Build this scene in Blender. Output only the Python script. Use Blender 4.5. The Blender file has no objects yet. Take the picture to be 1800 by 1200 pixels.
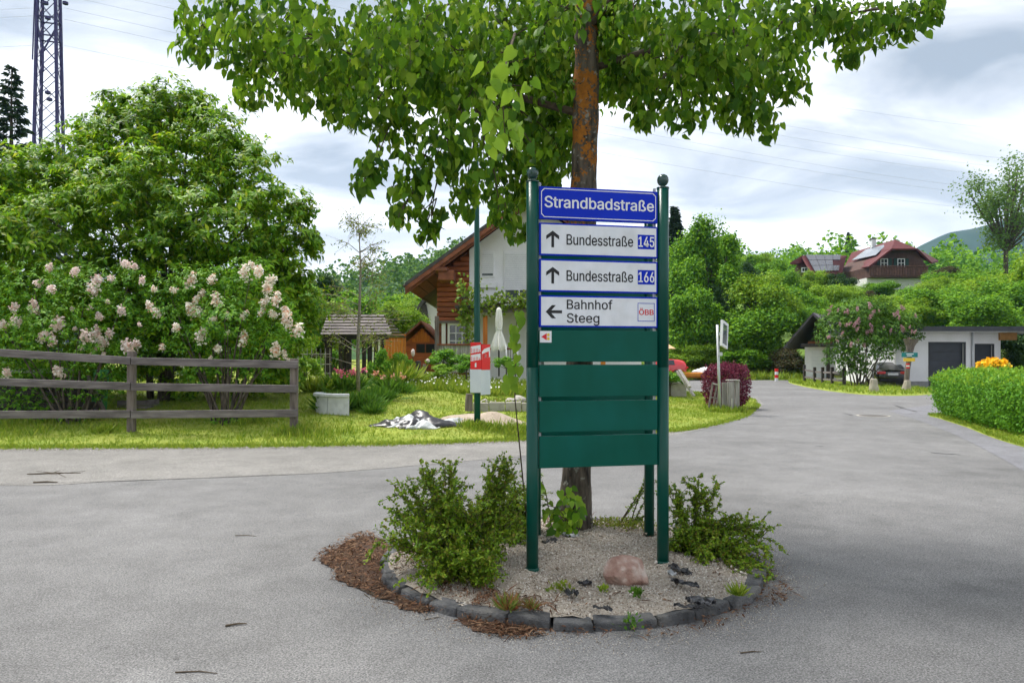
import bpy, bmesh, math, random
import numpy as np
from mathutils import Vector, Matrix
random.seed(7); rng = np.random.default_rng(11)
sc = bpy.context.scene
col = sc.collection
R = math.radians

# ------------------------------------------------------------------ camera
FPX, HOR, CAMZ = 1300.0, 630.0, 1.6
cam_d = bpy.data.cameras.new('camera'); cam = bpy.data.objects.new('camera', cam_d); col.objects.link(cam)
cam.location = (0, 0, CAMZ); cam.rotation_euler = (R(90), 0, 0)
cam_d.sensor_width = 36; cam_d.lens = 26; cam_d.shift_y = 30/1800
cam_d.clip_start = 0.05; cam_d.clip_end = 20000
sc.camera = cam
# ------------------------------------------------------------------ sky and sun
SUN_EL, SUN_AZ = R(63), R(-52)          # azimuth measured from +Y towards +X
w = bpy.data.worlds.new('World'); sc.world = w; w.use_nodes = True
nt = w.node_tree; N = nt.nodes; L = nt.links
for n in list(N): N.remove(n)
def wn(t, **k):
    n = N.new(t)
    for a, b in k.items(): setattr(n, a, b)
    return n
out = wn('ShaderNodeOutputWorld'); bg = wn('ShaderNodeBackground'); bg.inputs[1].default_value = 0.10
sky = wn('ShaderNodeTexSky', sky_type='NISHITA', sun_disc=False); sky.sun_elevation = SUN_EL; sky.sun_rotation = SUN_AZ
tc = wn('ShaderNodeTexCoord'); sep = wn('ShaderNodeSeparateXYZ'); L.new(tc.outputs['Generated'], sep.inputs[0])
def wmath(op, a, b=None, c=None):
    n = wn('ShaderNodeMath', operation=op)
    for i, v in enumerate((a, b, c)):
        if v is None: continue
        if isinstance(v, (int, float)): n.inputs[i].default_value = v
        else: L.new(v, n.inputs[i])
    return n.outputs[0]
zc = wmath('ADD', wmath('MAXIMUM', sep.outputs[2], 0.0), 0.30)
comb = wn('ShaderNodeCombineXYZ')
L.new(wmath('DIVIDE', sep.outputs[0], zc), comb.inputs[0]); L.new(wmath('DIVIDE', sep.outputs[1], zc), comb.inputs[1])
mp = wn('ShaderNodeMapping'); L.new(comb.outputs[0], mp.inputs[0]); mp.inputs['Location'].default_value = (0.9, 0.35, 0); mp.inputs['Rotation'].default_value = (0, 0, R(-24)); mp.inputs['Scale'].default_value = (0.8, 1.7, 1)
n1 = wn('ShaderNodeTexNoise'); n1.inputs['Scale'].default_value = 1.7; n1.inputs['Detail'].default_value = 7; n1.inputs['Roughness'].default_value = 0.52; n1.inputs['Distortion'].default_value = 0.5
L.new(mp.outputs[0], n1.inputs['Vector'])
ramp = wn('ShaderNodeValToRGB'); e = ramp.color_ramp.elements
e[0].position = 0.38; e[0].color = (1.5, 1.7, 1.9, 1)
e[1].position = 0.60; e[1].color = (4.9, 4.88, 4.9, 1)
m = ramp.color_ramp.elements.new(0.50); m.color = (3.0, 3.12, 3.3, 1)
L.new(n1.outputs['Fac'], ramp.inputs[0])
hz = wn('ShaderNodeMapRange'); L.new(sep.outputs[2], hz.inputs[0]); hz.inputs[1].default_value = 0.0; hz.inputs[2].default_value = 0.30; hz.inputs[3].default_value = 0.62; hz.inputs[4].default_value = 0.0; hz.clamp = True
mixh = wn('ShaderNodeMix', data_type='RGBA'); L.new(hz.outputs[0], mixh.inputs[0]); L.new(ramp.outputs[0], mixh.inputs[6]); mixh.inputs[7].default_value = (4.45, 4.45, 4.5, 1)
mix = wn('ShaderNodeMix', data_type='RGBA'); mix.inputs[0].default_value = 0.94
L.new(sky.outputs[0], mix.inputs[6]); L.new(mixh.outputs[2], mix.inputs[7])
L.new(mix.outputs[2], bg.inputs[0]); L.new(bg.outputs[0], out.inputs[0])
sun_d = bpy.data.lights.new('sun', 'SUN'); sun_d.energy = 2.0; sun_d.angle = R(17); sun_d.color = (1, 0.96, 0.9)
sun = bpy.data.objects.new('sun', sun_d); col.objects.link(sun)
sv = Vector((math.sin(SUN_AZ)*math.cos(SUN_EL), math.cos(SUN_AZ)*math.cos(SUN_EL), math.sin(SUN_EL)))
sun.rotation_euler = sv.to_track_quat('Z', 'Y').to_euler(); sun.location = (0, 0, 60)
vs = sc.view_settings; vs.view_transform = 'Standard'; vs.look = 'None'; vs.exposure = 1.7; vs.gamma = 1; vs.use_curve_mapping = False
sc.render.engine = 'CYCLES'
cy = sc.cycles; cy.use_denoising = True; cy.max_bounces = 6; cy.diffuse_bounces = 3; cy.glossy_bounces = 3; cy.transmission_bounces = 4; cy.transparent_max_bounces = 8; cy.volume_bounces = 0; cy.use_adaptive_sampling = True; cy.adaptive_threshold = .025
cy.sample_clamp_indirect = 6; cy.caustics_reflective = False; cy.caustics_refractive = False

# ------------------------------------------------------------------ helpers
def P(x, y, D):                     # a point seen at (x, y) at depth D
    return Vector(((x-900)/FPX*D, D, CAMZ+(HOR-y)/FPX*D))
def G(x, y, z=0.0):                 # ground point of height z seen at (x, y)
    D = FPX*(CAMZ-z)/(y-HOR); return Vector(((x-900)/FPX*D, D, z))
def C(r, g, b): return tuple(((c/255)/12.92 if c <= 10 else (((c/255)+.055)/1.055)**2.4) for c in (r, g, b))
def tag(o, label=None, cat=None, group=None, kind=None):
    if label: o['label'] = label
    if cat: o['category'] = cat
    if group: o['group'] = group
    if kind: o['kind'] = kind
    return o
def thing(name, label, cat, loc=(0, 0, 0), rz=0, group=None, sc_=1):
    o = bpy.data.objects.new(name, None); col.objects.link(o); o.empty_display_size = .1
    o.location = loc; o.rotation_euler = (0, 0, rz)
    if sc_ != 1: o.scale = (sc_,)*3 if isinstance(sc_, (int, float)) else sc_
    return tag(o, label, cat, group)
def link(name, me, mat, parent=None, world=False, loc=None):
    o = bpy.data.objects.new(name, me); col.objects.link(o)
    if mat is not None and not me.materials: me.materials.append(mat)
    if parent is not None:
        o.parent = parent
        if world and parent.type == 'EMPTY': o.location = -parent.location
    if loc is not None: o.location = loc
    return o
def copy_tree(o, parent=None):
    c = o.copy(); col.objects.link(c); c.parent = parent
    for ch in list(o.children): copy_tree(ch, c)
    return c
def fast_mesh(name, V, F, smooth=False):
    V = np.ascontiguousarray(V, dtype=np.float32); F = np.ascontiguousarray(F, dtype=np.int32)
    me = bpy.data.meshes.new(name); k = F.shape[1]; n = len(F)
    me.vertices.add(len(V)); me.vertices.foreach_set('co', V.ravel())
    me.loops.add(n*k); me.loops.foreach_set('vertex_index', F.ravel())
    me.polygons.add(n); me.polygons.foreach_set('loop_start', np.arange(0, n*k, k, dtype=np.int32))
    me.update(calc_edges=True)
    if smooth: me.polygons.foreach_set('use_smooth', np.ones(n, dtype=bool))
    return me
class MB:
    def __init__(s): s.v = []; s.f = []
    def add(s, v, f):
        b = len(s.v); s.v += [tuple(p) for p in v]; s.f += [tuple(i+b for i in q) for q in f]; return s
    def box(s, c, d, rz=0, rx=0, ry=0):
        M = Matrix.Rotation(rz, 3, 'Z') @ Matrix.Rotation(ry, 3, 'Y') @ Matrix.Rotation(rx, 3, 'X'); c = Vector(c)
        v = [c + M @ Vector((sx*d[0]/2, sy*d[1]/2, sz*d[2]/2)) for sx in (-1, 1) for sy in (-1, 1) for sz in (-1, 1)]
        return s.add(v, [(0, 1, 3, 2), (4, 6, 7, 5), (0, 4, 5, 1), (2, 3, 7, 6), (0, 2, 6, 4), (1, 5, 7, 3)])
    def bar(s, a, b, wd, h, up=(0, 0, 1)):
        a = Vector(a); b = Vector(b); d = (b-a).normalized(); up = Vector(up)
        if abs(d.dot(up)) > .98: up = Vector((0, 1, 0))
        x = d.cross(up).normalized(); u = x.cross(d).normalized()
        v = [p + x*(i*wd/2) + u*(j*h/2) for p in (a, b) for i in (-1, 1) for j in (-1, 1)]
        return s.add(v, [(0, 1, 3, 2), (4, 6, 7, 5), (0, 4, 5, 1), (2, 3, 7, 6), (0, 2, 6, 4), (1, 5, 7, 3)])
    def tube(s, path, rad, n=8, cap=True):
        path = [Vector(p) for p in path]
        if isinstance(rad, (int, float)): rad = [rad]*len(path)
        b0 = len(s.v); ref = Vector((0.31, 0.9, 0.2)).normalized(); rings = []
        for i, p in enumerate(path):
            d = (path[min(i+1, len(path)-1)]-path[max(i-1, 0)])
            d = d.normalized() if d.length > 1e-9 else Vector((0, 0, 1))
            x = d.cross(ref)
            if x.length < .05: x = d.cross(Vector((1, 0, 0)))
            x.normalize(); y = d.cross(x)
            rings.append([p + (x*math.cos(2*math.pi*k/n)+y*math.sin(2*math.pi*k/n))*rad[i] for k in range(n)])
        for r_ in rings: s.v += [tuple(q) for q in r_]
        for i in range(len(path)-1):
            for k in range(n):
                a = b0+i*n+k; b = b0+i*n+(k+1) % n; s.f.append((a, b, b+n, a+n))
        if cap:
            s.f.append(tuple(b0+k for k in range(n))[::-1]); s.f.append(tuple(b0+(len(path)-1)*n+k for k in range(n)))
        return s
    def lathe(s, prof, n=16, c=(0, 0, 0)):
        b0 = len(s.v)
        for r_, z in prof:
            for k in range(n): s.v.append((c[0]+r_*math.cos(2*math.pi*k/n), c[1]+r_*math.sin(2*math.pi*k/n), c[2]+z))
        for i in range(len(prof)-1):
            for k in range(n):
                a = b0+i*n+k; b = b0+i*n+(k+1) % n; s.f.append((a, b, b+n, a+n))
        s.f.append(tuple(b0+k for k in range(n))[::-1]); s.f.append(tuple(b0+(len(prof)-1)*n+k for k in range(n)))
        return s
    def prism(s, poly, a, b):       # poly: (x, z) points, extruded along y from a to b
        n = len(poly); v = [(x, a, z) for x, z in poly]+[(x, b, z) for x, z in poly]
        f = [tuple(range(n)), tuple(range(2*n-1, n-1, -1))]+[(i, i+n, (i+1) % n+n, (i+1) % n) for i in range(n)]
        return s.add(v, f)
    def slab(s, poly, z0, z1):      # poly: (x, y) points
        n = len(poly); v = [(x, y, z0) for x, y in poly]+[(x, y, z1) for x, y in poly]
        f = [tuple(range(n-1, -1, -1)), tuple(range(n, 2*n))]+[(i, (i+1) % n, (i+1) % n+n, i+n) for i in range(n)]
        return s.add(v, f)
    def mesh(s, name, smooth=False):
        me = bpy.data.meshes.new(name); me.from_pydata(s.v, [], s.f)
        bm = bmesh.new(); bm.from_mesh(me); bmesh.ops.recalc_face_normals(bm, faces=bm.faces); bm.to_mesh(me); bm.free()
        if smooth: me.polygons.foreach_set('use_smooth', np.ones(len(me.polygons), dtype=bool))
        return me
    def build(s, name, mat, parent=None, world=False, smooth=False, bevel=0, loc=None):
        o = link(name, s.mesh(name, smooth), mat, parent, world, loc)
        if bevel:
            m_ = o.modifiers.new('bevel', 'BEVEL'); m_.width = bevel; m_.segments = 2; m_.limit_method = 'ANGLE'
        return o
def unit(a): return a/np.maximum(np.linalg.norm(a, axis=-1, keepdims=True), 1e-9)
def rnd_dir(n): return unit(rng.normal(size=(n, 3)))
def smooth_noise(p, f=1.0, seed=0):          # cheap sum of sines, p (n,3)
    r_ = np.random.default_rng(seed); o = np.zeros(len(p))
    for k in range(6):
        d = r_.normal(size=3)*f*(1+.45*k); o += np.sin(p@d+r_.uniform(0, 6.28))/(1+.5*k)
    return o/2.6
# leaf templates: (verts, tris); leaf grows along +Y, faces +Z
HEART = (np.array([(0,0,0),(0,.5,.02),(0,1.08,-.20),(-.27,-.10,.15),(-.46,.20,.19),(-.37,.58,.10),(.27,-.10,.12),(.46,.20,.15),(.37,.58,.08)], float),
         np.array([(0,4,3),(0,1,4),(1,5,4),(1,2,5),(0,6,7),(0,7,1),(1,7,8),(1,8,2)]))
HEART2 = (HEART[0]*np.array([.74, 1.05, 1.9]), HEART[1])
LANCE = (np.array([(0,0,0),(0,.5,-.02),(0,1,-.14),(-.21,.45,.06),(.21,.45,.06)], float), np.array([(0,1,3),(1,2,3),(0,4,1),(1,4,2)]))
OVAL = (np.array([(0,0,0),(-.33,.5,.05),(.33,.5,.05),(0,1,-.04)], float), np.array([(0,2,1),(1,2,3)]))
BLADE = (np.array([(-.045,0,0),(.045,0,0),(.03,.6,.05),(0,1,.22),], float), np.array([(0,1,2),(0,2,3)]))
CLUMP = (np.array([(0,0,0),(-.42,.42,.12),(.40,.36,.08),(.05,1,-.1),(-.5,.8,.1),(.5,.85,.0)], float), np.array([(0,2,1),(1,3,4),(2,5,3),(1,2,3)]))
def leaves(tmpl, pos, d, nrm, size):
    tv, tf = tmpl; n = len(pos); d = unit(d); x = unit(np.cross(d, nrm)); z = np.cross(x, d)
    size = np.asarray(size)*np.ones(n); B = np.stack([x, d, z], 1)*size[:, None, None]
    V = np.einsum('kc,ncd->nkd', tv, B)+pos[:, None, :]
    F = tf[None]+(np.arange(n)*len(tv))[:, None, None]
    return V.reshape(-1, 3), F.reshape(-1, 3)
def join(parts):
    V = []; F = []; b = 0
    for v, f in parts: V.append(v); F.append(f+b); b += len(v)
    return np.concatenate(V), np.concatenate(F)
def box_pts(n, lo, hi): return rng.uniform(lo, hi, size=(n, 3))

# ------------------------------------------------------------------ materials
def new_mat(name):
    m_ = bpy.data.materials.new(name); m_.use_nodes = True; return m_, m_.node_tree.nodes, m_.node_tree.links, m_.node_tree.nodes['Principled BSDF']
def mat(name, c1, c2=None, scale=4, rough=.7, bump=0, bscale=None, metal=0, spec=.4, stretch=(1, 1, 1), detail=6, dirt=None, dscale=1.2, damt=.5, isl=0):
    m_, n, l, b = new_mat(name); b.inputs['Roughness'].default_value = rough; b.inputs['Metallic'].default_value = metal
    b.inputs['Specular IOR Level'].default_value = spec
    c2 = c2 or tuple(min(1, x*1.15) for x in c1)
    t = n.new('ShaderNodeTexCoord'); mp_ = n.new('ShaderNodeMapping'); mp_.inputs['Scale'].default_value = stretch; l.new(t.outputs['Object'], mp_.inputs[0])
    nz = n.new('ShaderNodeTexNoise'); nz.inputs['Scale'].default_value = scale; nz.inputs['Detail'].default_value = detail; l.new(mp_.outputs[0], nz.inputs['Vector'])
    r_ = n.new('ShaderNodeValToRGB'); r_.color_ramp.elements[0].position = .3; r_.color_ramp.elements[1].position = .7
    r_.color_ramp.elements[0].color = (*c1, 1); r_.color_ramp.elements[1].color = (*c2, 1); l.new(nz.outputs['Fac'], r_.inputs[0])
    cur = r_.outputs[0]
    if dirt:
        nd = n.new('ShaderNodeTexNoise'); nd.inputs['Scale'].default_value = dscale; nd.inputs['Detail'].default_value = 8; l.new(t.outputs['Object'], nd.inputs['Vector'])
        rd = n.new('ShaderNodeValToRGB'); rd.color_ramp.elements[0].position = .48; rd.color_ramp.elements[1].position = .72; rd.color_ramp.elements[1].color = (damt,)*3+(1,); l.new(nd.outputs['Fac'], rd.inputs[0])
        mx = n.new('ShaderNodeMix'); mx.data_type = 'RGBA'; l.new(rd.outputs[0], mx.inputs[0]); l.new(cur, mx.inputs[6]); mx.inputs[7].default_value = (*dirt, 1); cur = mx.outputs[2]
    if isl:
        g = n.new('ShaderNodeNewGeometry'); oi = n.new('ShaderNodeObjectInfo'); ad = n.new('ShaderNodeMath'); ad.operation = 'ADD'; l.new(g.outputs['Random Per Island'], ad.inputs[0]); l.new(oi.outputs['Random'], ad.inputs[1])
        fr = n.new('ShaderNodeMath'); fr.operation = 'FRACT'; l.new(ad.outputs[0], fr.inputs[0])
        mr = n.new('ShaderNodeMapRange'); l.new(fr.outputs[0], mr.inputs[0]); mr.inputs[3].default_value = 1-isl; mr.inputs[4].default_value = 1+isl
        hs = n.new('ShaderNodeHueSaturation'); l.new(cur, hs.inputs['Color']); l.new(mr.outputs[0], hs.inputs['Value']); cur = hs.outputs[0]
    l.new(cur, b.inputs['Base Color'])
    if bump:
        nb = n.new('ShaderNodeTexNoise'); nb.inputs['Scale'].default_value = bscale or scale*4; nb.inputs['Detail'].default_value = 5; l.new(mp_.outputs[0], nb.inputs['Vector'])
        bp = n.new('ShaderNodeBump'); bp.inputs['Strength'].default_value = bump; bp.inputs['Distance'].default_value = .02; l.new(nb.outputs['Fac'], bp.inputs['Height']); l.new(bp.outputs[0], b.inputs['Normal'])
    return m_
def leaf_mat(name, cols, trans=.35, rough=.6, spec=.18):
    m_, n, l, b = new_mat(name); b.inputs['Roughness'].default_value = rough; b.inputs['Specular IOR Level'].default_value = spec
    g = n.new('ShaderNodeNewGeometry'); oi = n.new('ShaderNodeObjectInfo')
    ad = n.new('ShaderNodeMath'); ad.operation = 'ADD'; l.new(g.outputs['Random Per Island'], ad.inputs[0]); l.new(oi.outputs['Random'], ad.inputs[1])
    fr = n.new('ShaderNodeMath'); fr.operation = 'FRACT'; l.new(ad.outputs[0], fr.inputs[0])
    r_ = n.new('ShaderNodeValToRGB'); el = r_.color_ramp.elements
    for i, c in enumerate(cols):
        p_ = i/(len(cols)-1)
        if i == 0: el[0].position = 0; el[0].color = (*c, 1)
        elif i == len(cols)-1: el[len(el)-1].position = 1; el[len(el)-1].color = (*c, 1)
        else: q = el.new(p_); q.color = (*c, 1)
    l.new(fr.outputs[0], r_.inputs[0]); l.new(r_.outputs[0], b.inputs['Base Color'])
    tr = n.new('ShaderNodeBsdfTranslucent')
    hs = n.new('ShaderNodeHueSaturation'); hs.inputs['Hue'].default_value = .485; hs.inputs['Value'].default_value = 1.25; l.new(r_.outputs[0], hs.inputs['Color']); l.new(hs.outputs[0], tr.inputs['Color'])
    mx = n.new('ShaderNodeMixShader'); mx.inputs[0].default_value = trans; l.new(b.outputs[0], mx.inputs[1]); l.new(tr.outputs[0], mx.inputs[2])
    l.new(mx.outputs[0], n['Material Output'].inputs['Surface'])
    return m_
def glass_mat(name, c=(.02, .025, .03), rough=.06):
    m_, n, l, b = new_mat(name); b.inputs['Base Color'].default_value = (*c, 1); b.inputs['Roughness'].default_value = rough; b.inputs['Specular IOR Level'].default_value = .8
    return m_
M = {}
def asphalt(name, lo, hi, big, crackc=None):
    m_, n, l, b = new_mat(name); b.inputs['Roughness'].default_value = .85; b.inputs['Specular IOR Level'].default_value = .25
    t = n.new('ShaderNodeTexCoord')
    def noise(s, d=4, r_=.6):
        q = n.new('ShaderNodeTexNoise'); q.inputs['Scale'].default_value = s; q.inputs['Detail'].default_value = d; q.inputs['Roughness'].default_value = r_; l.new(t.outputs['Object'], q.inputs['Vector']); return q.outputs['Fac']
    f = noise(95, 3, .7); r_ = n.new('ShaderNodeValToRGB'); r_.color_ramp.elements[0].position = .36; r_.color_ramp.elements[1].position = .64
    r_.color_ramp.elements[0].color = (*lo, 1); r_.color_ramp.elements[1].color = (*hi, 1); l.new(f, r_.inputs[0])
    # scattered pale and dark aggregate
    vo = n.new('ShaderNodeTexVoronoi'); vo.inputs['Scale'].default_value = 130; l.new(t.outputs['Object'], vo.inputs['Vector'])
    bw = n.new('ShaderNodeSeparateColor'); l.new(vo.outputs['Color'], bw.inputs[0])
    mr0 = n.new('ShaderNodeMapRange'); l.new(bw.outputs[0], mr0.inputs[0]); mr0.inputs[3].default_value = .70; mr0.inputs[4].default_value = 1.32
    g1 = noise(.35, 6, .6); g2 = noise(2.3, 5, .6)
    mr = n.new('ShaderNodeMapRange'); l.new(g1, mr.inputs[0]); mr.inputs[1].default_value = .3; mr.inputs[2].default_value = .7; mr.inputs[3].default_value = 1-big; mr.inputs[4].default_value = 1+big
    mr2 = n.new('ShaderNodeMapRange'); l.new(g2, mr2.inputs[0]); mr2.inputs[1].default_value = .3; mr2.inputs[2].default_value = .7; mr2.inputs[3].default_value = .86; mr2.inputs[4].default_value = 1.13
    a = n.new('ShaderNodeMath'); a.operation = 'MULTIPLY'; l.new(mr.outputs[0], a.inputs[0]); l.new(mr2.outputs[0], a.inputs[1])
    a2 = n.new('ShaderNodeMath'); a2.operation = 'MULTIPLY'; l.new(a.outputs[0], a2.inputs[0]); l.new(mr0.outputs[0], a2.inputs[1])
    vs3 = n.new('ShaderNodeTexVoronoi'); vs3.inputs['Scale'].default_value = 1.9; l.new(t.outputs['Object'], vs3.inputs['Vector'])      # gum and oil spots
    ms = n.new('ShaderNodeMapRange'); l.new(vs3.outputs['Distance'], ms.inputs[0]); ms.inputs[1].default_value = .018; ms.inputs[2].default_value = .05; ms.inputs[3].default_value = .62; ms.inputs[4].default_value = 1
    a3 = n.new('ShaderNodeMath'); a3.operation = 'MULTIPLY'; l.new(a2.outputs[0], a3.inputs[0]); l.new(ms.outputs[0], a3.inputs[1])
    st = n.new('ShaderNodeTexNoise'); st.inputs['Scale'].default_value = .9; st.inputs['Detail'].default_value = 9; st.inputs['Roughness'].default_value = .72; l.new(t.outputs['Object'], st.inputs['Vector'])
    mst = n.new('ShaderNodeMapRange'); l.new(st.outputs['Fac'], mst.inputs[0]); mst.inputs[1].default_value = .56; mst.inputs[2].default_value = .70; mst.inputs[3].default_value = 1; mst.inputs[4].default_value = .80
    a4 = n.new('ShaderNodeMath'); a4.operation = 'MULTIPLY'; l.new(a3.outputs[0], a4.inputs[0]); l.new(mst.outputs[0], a4.inputs[1]); a2 = a4
    hs = n.new('ShaderNodeHueSaturation'); l.new(r_.outputs[0], hs.inputs['Color']); l.new(a2.outputs[0], hs.inputs['Value']); l.new(hs.outputs[0], b.inputs['Base Color'])
    bp = n.new('ShaderNodeBump'); bp.inputs['Strength'].default_value = .55; bp.inputs['Distance'].default_value = .008; l.new(f, bp.inputs['Height']); l.new(bp.outputs[0], b.inputs['Normal'])
    return m_
M['asphalt'] = asphalt('asphalt', (.080, .080, .082), (.222, .219, .216), .21)
M['asphalt_pale'] = asphalt('asphalt_pale', (.100, .097, .092), (.268, .258, .242), .18)
M['asphalt_dark'] = asphalt('asphalt_dark', (.10, .10, .112), (.22, .22, .235), .08)
M['tar'] = mat('tar', (.05, .05, .055), (.09, .09, .09), 30, .8)
M['grass_soil'] = mat('grass_soil', (.16, .23, .022), (.26, .30, .035), 1.1, .95, .5, 60, dirt=(.24, .24, .05), dscale=.9)
M['meadow'] = mat('meadow', (.07, .13, .015), (.12, .2, .02), .5, .95, .5, 12)
M['blade'] = leaf_mat('blade', [(.11, .21, .018), (.18, .29, .024), (.25, .34, .03), (.31, .36, .055)], .3)
M['blade_dry'] = leaf_mat('blade_dry', [(.22, .27, .03), (.30, .33, .05), (.36, .36, .08), (.17, .25, .02)], .3)
M['blade_deep'] = leaf_mat('blade_deep', [(.05, .14, .015), (.08, .2, .02), (.14, .27, .03)], .3)
M['linden'] = leaf_mat('linden', [(.036, .112, .009), (.07, .19, .012), (.125, .275, .014), (.20, .375, .018), (.042, .122, .011), (.27, .42, .035)], .5, .5, .22)
M['linden_new'] = leaf_mat('linden_new', [(.20, .36, .03), (.26, .44, .035), (.15, .31, .03)], .42, .5, .22)
M['cherry'] = leaf_mat('cherry', [(.055, .16, .009), (.10, .26, .012), (.19, .38, .014), (.30, .50, .018), (.066, .18, .011), (.38, .44, .03)], .42, .5, .22)
M['shrub'] = leaf_mat('shrub', [(.04, .14, .012), (.085, .25, .016), (.16, .36, .022), (.23, .42, .03)], .32)
M['cotoneaster'] = leaf_mat('cotoneaster', [(.07, .15, .012), (.12, .23, .014), (.18, .31, .016), (.25, .36, .024), (.20, .17, .03)], .28, .5, .22)
M['hedge'] = leaf_mat('hedge', [(.06, .18, .016), (.10, .27, .020), (.17, .37, .024)], .28)
M['purple'] = leaf_mat('purple', [(.10, .015, .035), (.17, .025, .05), (.26, .06, .09), (.06, .012, .02)], .25)
M['wood_green'] = leaf_mat('wood_green', [(.04, .13, .010), (.09, .24, .015), (.15, .33, .018), (.24, .44, .022)], .34)
M['wood_light'] = leaf_mat('wood_light', [(.09, .21, .012), (.16, .31, .018), (.23, .39, .022), (.29, .41, .035)], .34)
M['wood_dark'] = leaf_mat('wood_dark', [(.022, .065, .016), (.04, .10, .02), (.06, .13, .024)], .22)
M['wood_brown'] = leaf_mat('wood_brown', [(.06, .08, .02), (.10, .085, .03), (.08, .05, .025), (.07, .12, .025)], .25)
M['conifer'] = leaf_mat('conifer', [(.014, .035, .018), (.025, .055, .025), (.035, .07, .03)], .1, .6)
M['bark'] = mat('bark', (.022, .018, .014), (.165, .135, .10), 22, .95, 1.0, 60, stretch=(1, 1, .22))
M['twig'] = mat('twig', (.05, .035, .022), (.11, .085, .055), 20, .9)
M['grey_bark'] = mat('grey_bark', (.17, .15, .12), (.3, .27, .22), 20, .9)
# ================================================================== the setting
def sheet(name, poly, z, m_, parent=None):
    bm = bmesh.new(); f = bm.faces.new([bm.verts.new((x, y, z)) for x, y in poly]); bmesh.ops.triangulate(bm, faces=[f])
    me = bpy.data.meshes.new(name); bm.normal_update(); bm.to_mesh(me); bm.free()
    if me.polygons and me.polygons[0].normal.z < 0: me.flip_normals()
    o = link(name, me, m_, parent)
    if parent is None: o['kind'] = 'structure'
    return o
def blob(pts, n=6, close=True):      # Catmull-Rom through points
    q = []; k = len(pts)
    for i in range(k if close else k-1):
        p0, p1, p2, p3 = [np.array(pts[(i+j) % k] if close else pts[min(max(i+j, 0), k-1)], float) for j in (-1, 0, 1, 2)]
        for t in np.linspace(0, 1, n, endpoint=False):
            q.append(tuple(.5*((2*p1)+(-p0+p2)*t+(2*p0-5*p1+4*p2-p3)*t*t+(-p0+3*p1-3*p2+p3)*t**3)))
    if not close: q.append(tuple(pts[-1]))
    return q
sheet('ground', [(-1300, -280), (1980, -280), (1980, 1880), (-1300, 1880)], -0.35, M['meadow'])
road = sheet('road', [(-70, -25), (75, -25), (75, 57), (-70, 57)], 0, M['asphalt'])
# pale worn shoulder along the garden
sh = [G(-500, 838), G(0, 853), G(200, 846), G(420, 838), G(600, 829), G(800, 812), G(960, 797), G(1100, 779), G(1220, 758), G(1288, 741), G(1333, 722), G(1340, 708), G(1328, 697)]
sheet('road_shoulder', [(-40, 8.6)]+blob([(p.x, p.y) for p in sh], 6, False)+[(8.6, 31), (6, 30), (-40, 30)], .004, M['asphalt_pale'])
dk = [G(1560, 722), G(1590, 731), G(1640, 748), G(1710, 779), G(1800, 828), G(1950, 915)]
sheet('path', blob([(p.x, p.y) for p in dk], 6, False)+[(16, 6), (26, 14), (24, 27), (17, 28)], .004, M['asphalt_dark'])
def crack(pts, wd, z=.0045):
    m_ = MB(); pts = blob([(p.x, p.y) for p in pts], 8, False)
    v = []
    for i, (x, y) in enumerate(pts):
        a = pts[max(i-1, 0)]; b = pts[min(i+1, len(pts)-1)]; dx, dy = b[0]-a[0], b[1]-a[1]; q = math.hypot(dx, dy) or 1
        ww = wd*(.35+.9*random.random())*(0.25 if i in (0, len(pts)-1) else 1); jx = random.uniform(-.3, .3)*wd
        v += [(x-dy/q*ww/2+jx, y+dx/q*ww/2, z), (x+dy/q*ww/2+jx, y-dx/q*ww/2, z)]
    m_.add(v, [(2*i, 2*i+1, 2*i+3, 2*i+2) for i in range(len(pts)-1)])
    return m_.build('crack', M['tar'], road)
crack([G(1300, 745.5), G(1400, 746.5), G(1500, 746), G(1592, 747)], .035)
crack([G(1636, 795), G(1655, 797), G(1690, 799)], .09)
crack([G(1572, 712), G(1590, 718), G(1612, 724)], .12, .0085)
crack([G(0, 851), G(150, 847.5), G(330, 841), G(520, 833)], .022, .0085)
crack([G(1480, 726), G(1492, 728), G(1496, 730)], .10)
crack([G(1432, 783), G(1440, 784), G(1446, 783.5)], .06)

# garden lawn: edge against the road
EDGE = [(-60, 11.6), (-30, 12.6), (-9.2, 13.15), (-5, 13.35), (-2, 13.75), (0, 14.4), (2, 15.2), (3.84, 16.5), (5.3, 18.5), (6.6, 20.8), (7.5, 23), (8.3, 25), (8.95, 27), (9.6, 29.2), (9.75, 31), (9.3, 32.6), (8.4, 33.5)]
EDGE_S = np.array(blob(EDGE, 6, False))
def edge_dist(p):
    a = EDGE_S[:-1]; b = EDGE_S[1:]; d = b-a; L2 = (d*d).sum(1)
    o = np.full(len(p), 1e9)
    for i in range(len(a)):
        t = np.clip(((p-a[i])@d[i])/L2[i], 0, 1); q = a[i]+t[:, None]*d[i]; o = np.minimum(o, np.linalg.norm(p-q, axis=1))
    return o
def lawn_z(x, y):
    p = np.stack([np.ravel(x), np.ravel(y)], 1).astype(float); s = edge_dist(p)
    z = np.interp(s, [0, .25, 1, 4, 9, 12, 15, 25, 60], [.0, .035, .09, .31, .72, 1.0, 1.24, 1.45, 1.9])
    z += .018*np.sin(p[:, 0]*1.7+p[:, 1])*np.minimum(s, 1)+.012*np.sin(p[:, 0]*4.1-p[:, 1]*3.3)*np.minimum(s, 1)
    return z.reshape(np.shape(x))
def gz(x, y): return float(lawn_z(np.array([x]), np.array([y]))[0])
def edge_y(x):
    m_ = EDGE_S[:, 0]; k = np.argmax(m_); return np.interp(x, m_[:k+1], EDGE_S[:k+1, 1])
xs = np.concatenate([np.linspace(-55, -14, 30), np.linspace(-13.8, 9.74, 260)]); vs_ = np.concatenate([[0], np.linspace(.01, .25, 26), np.linspace(.27, 1, 24)])
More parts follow.
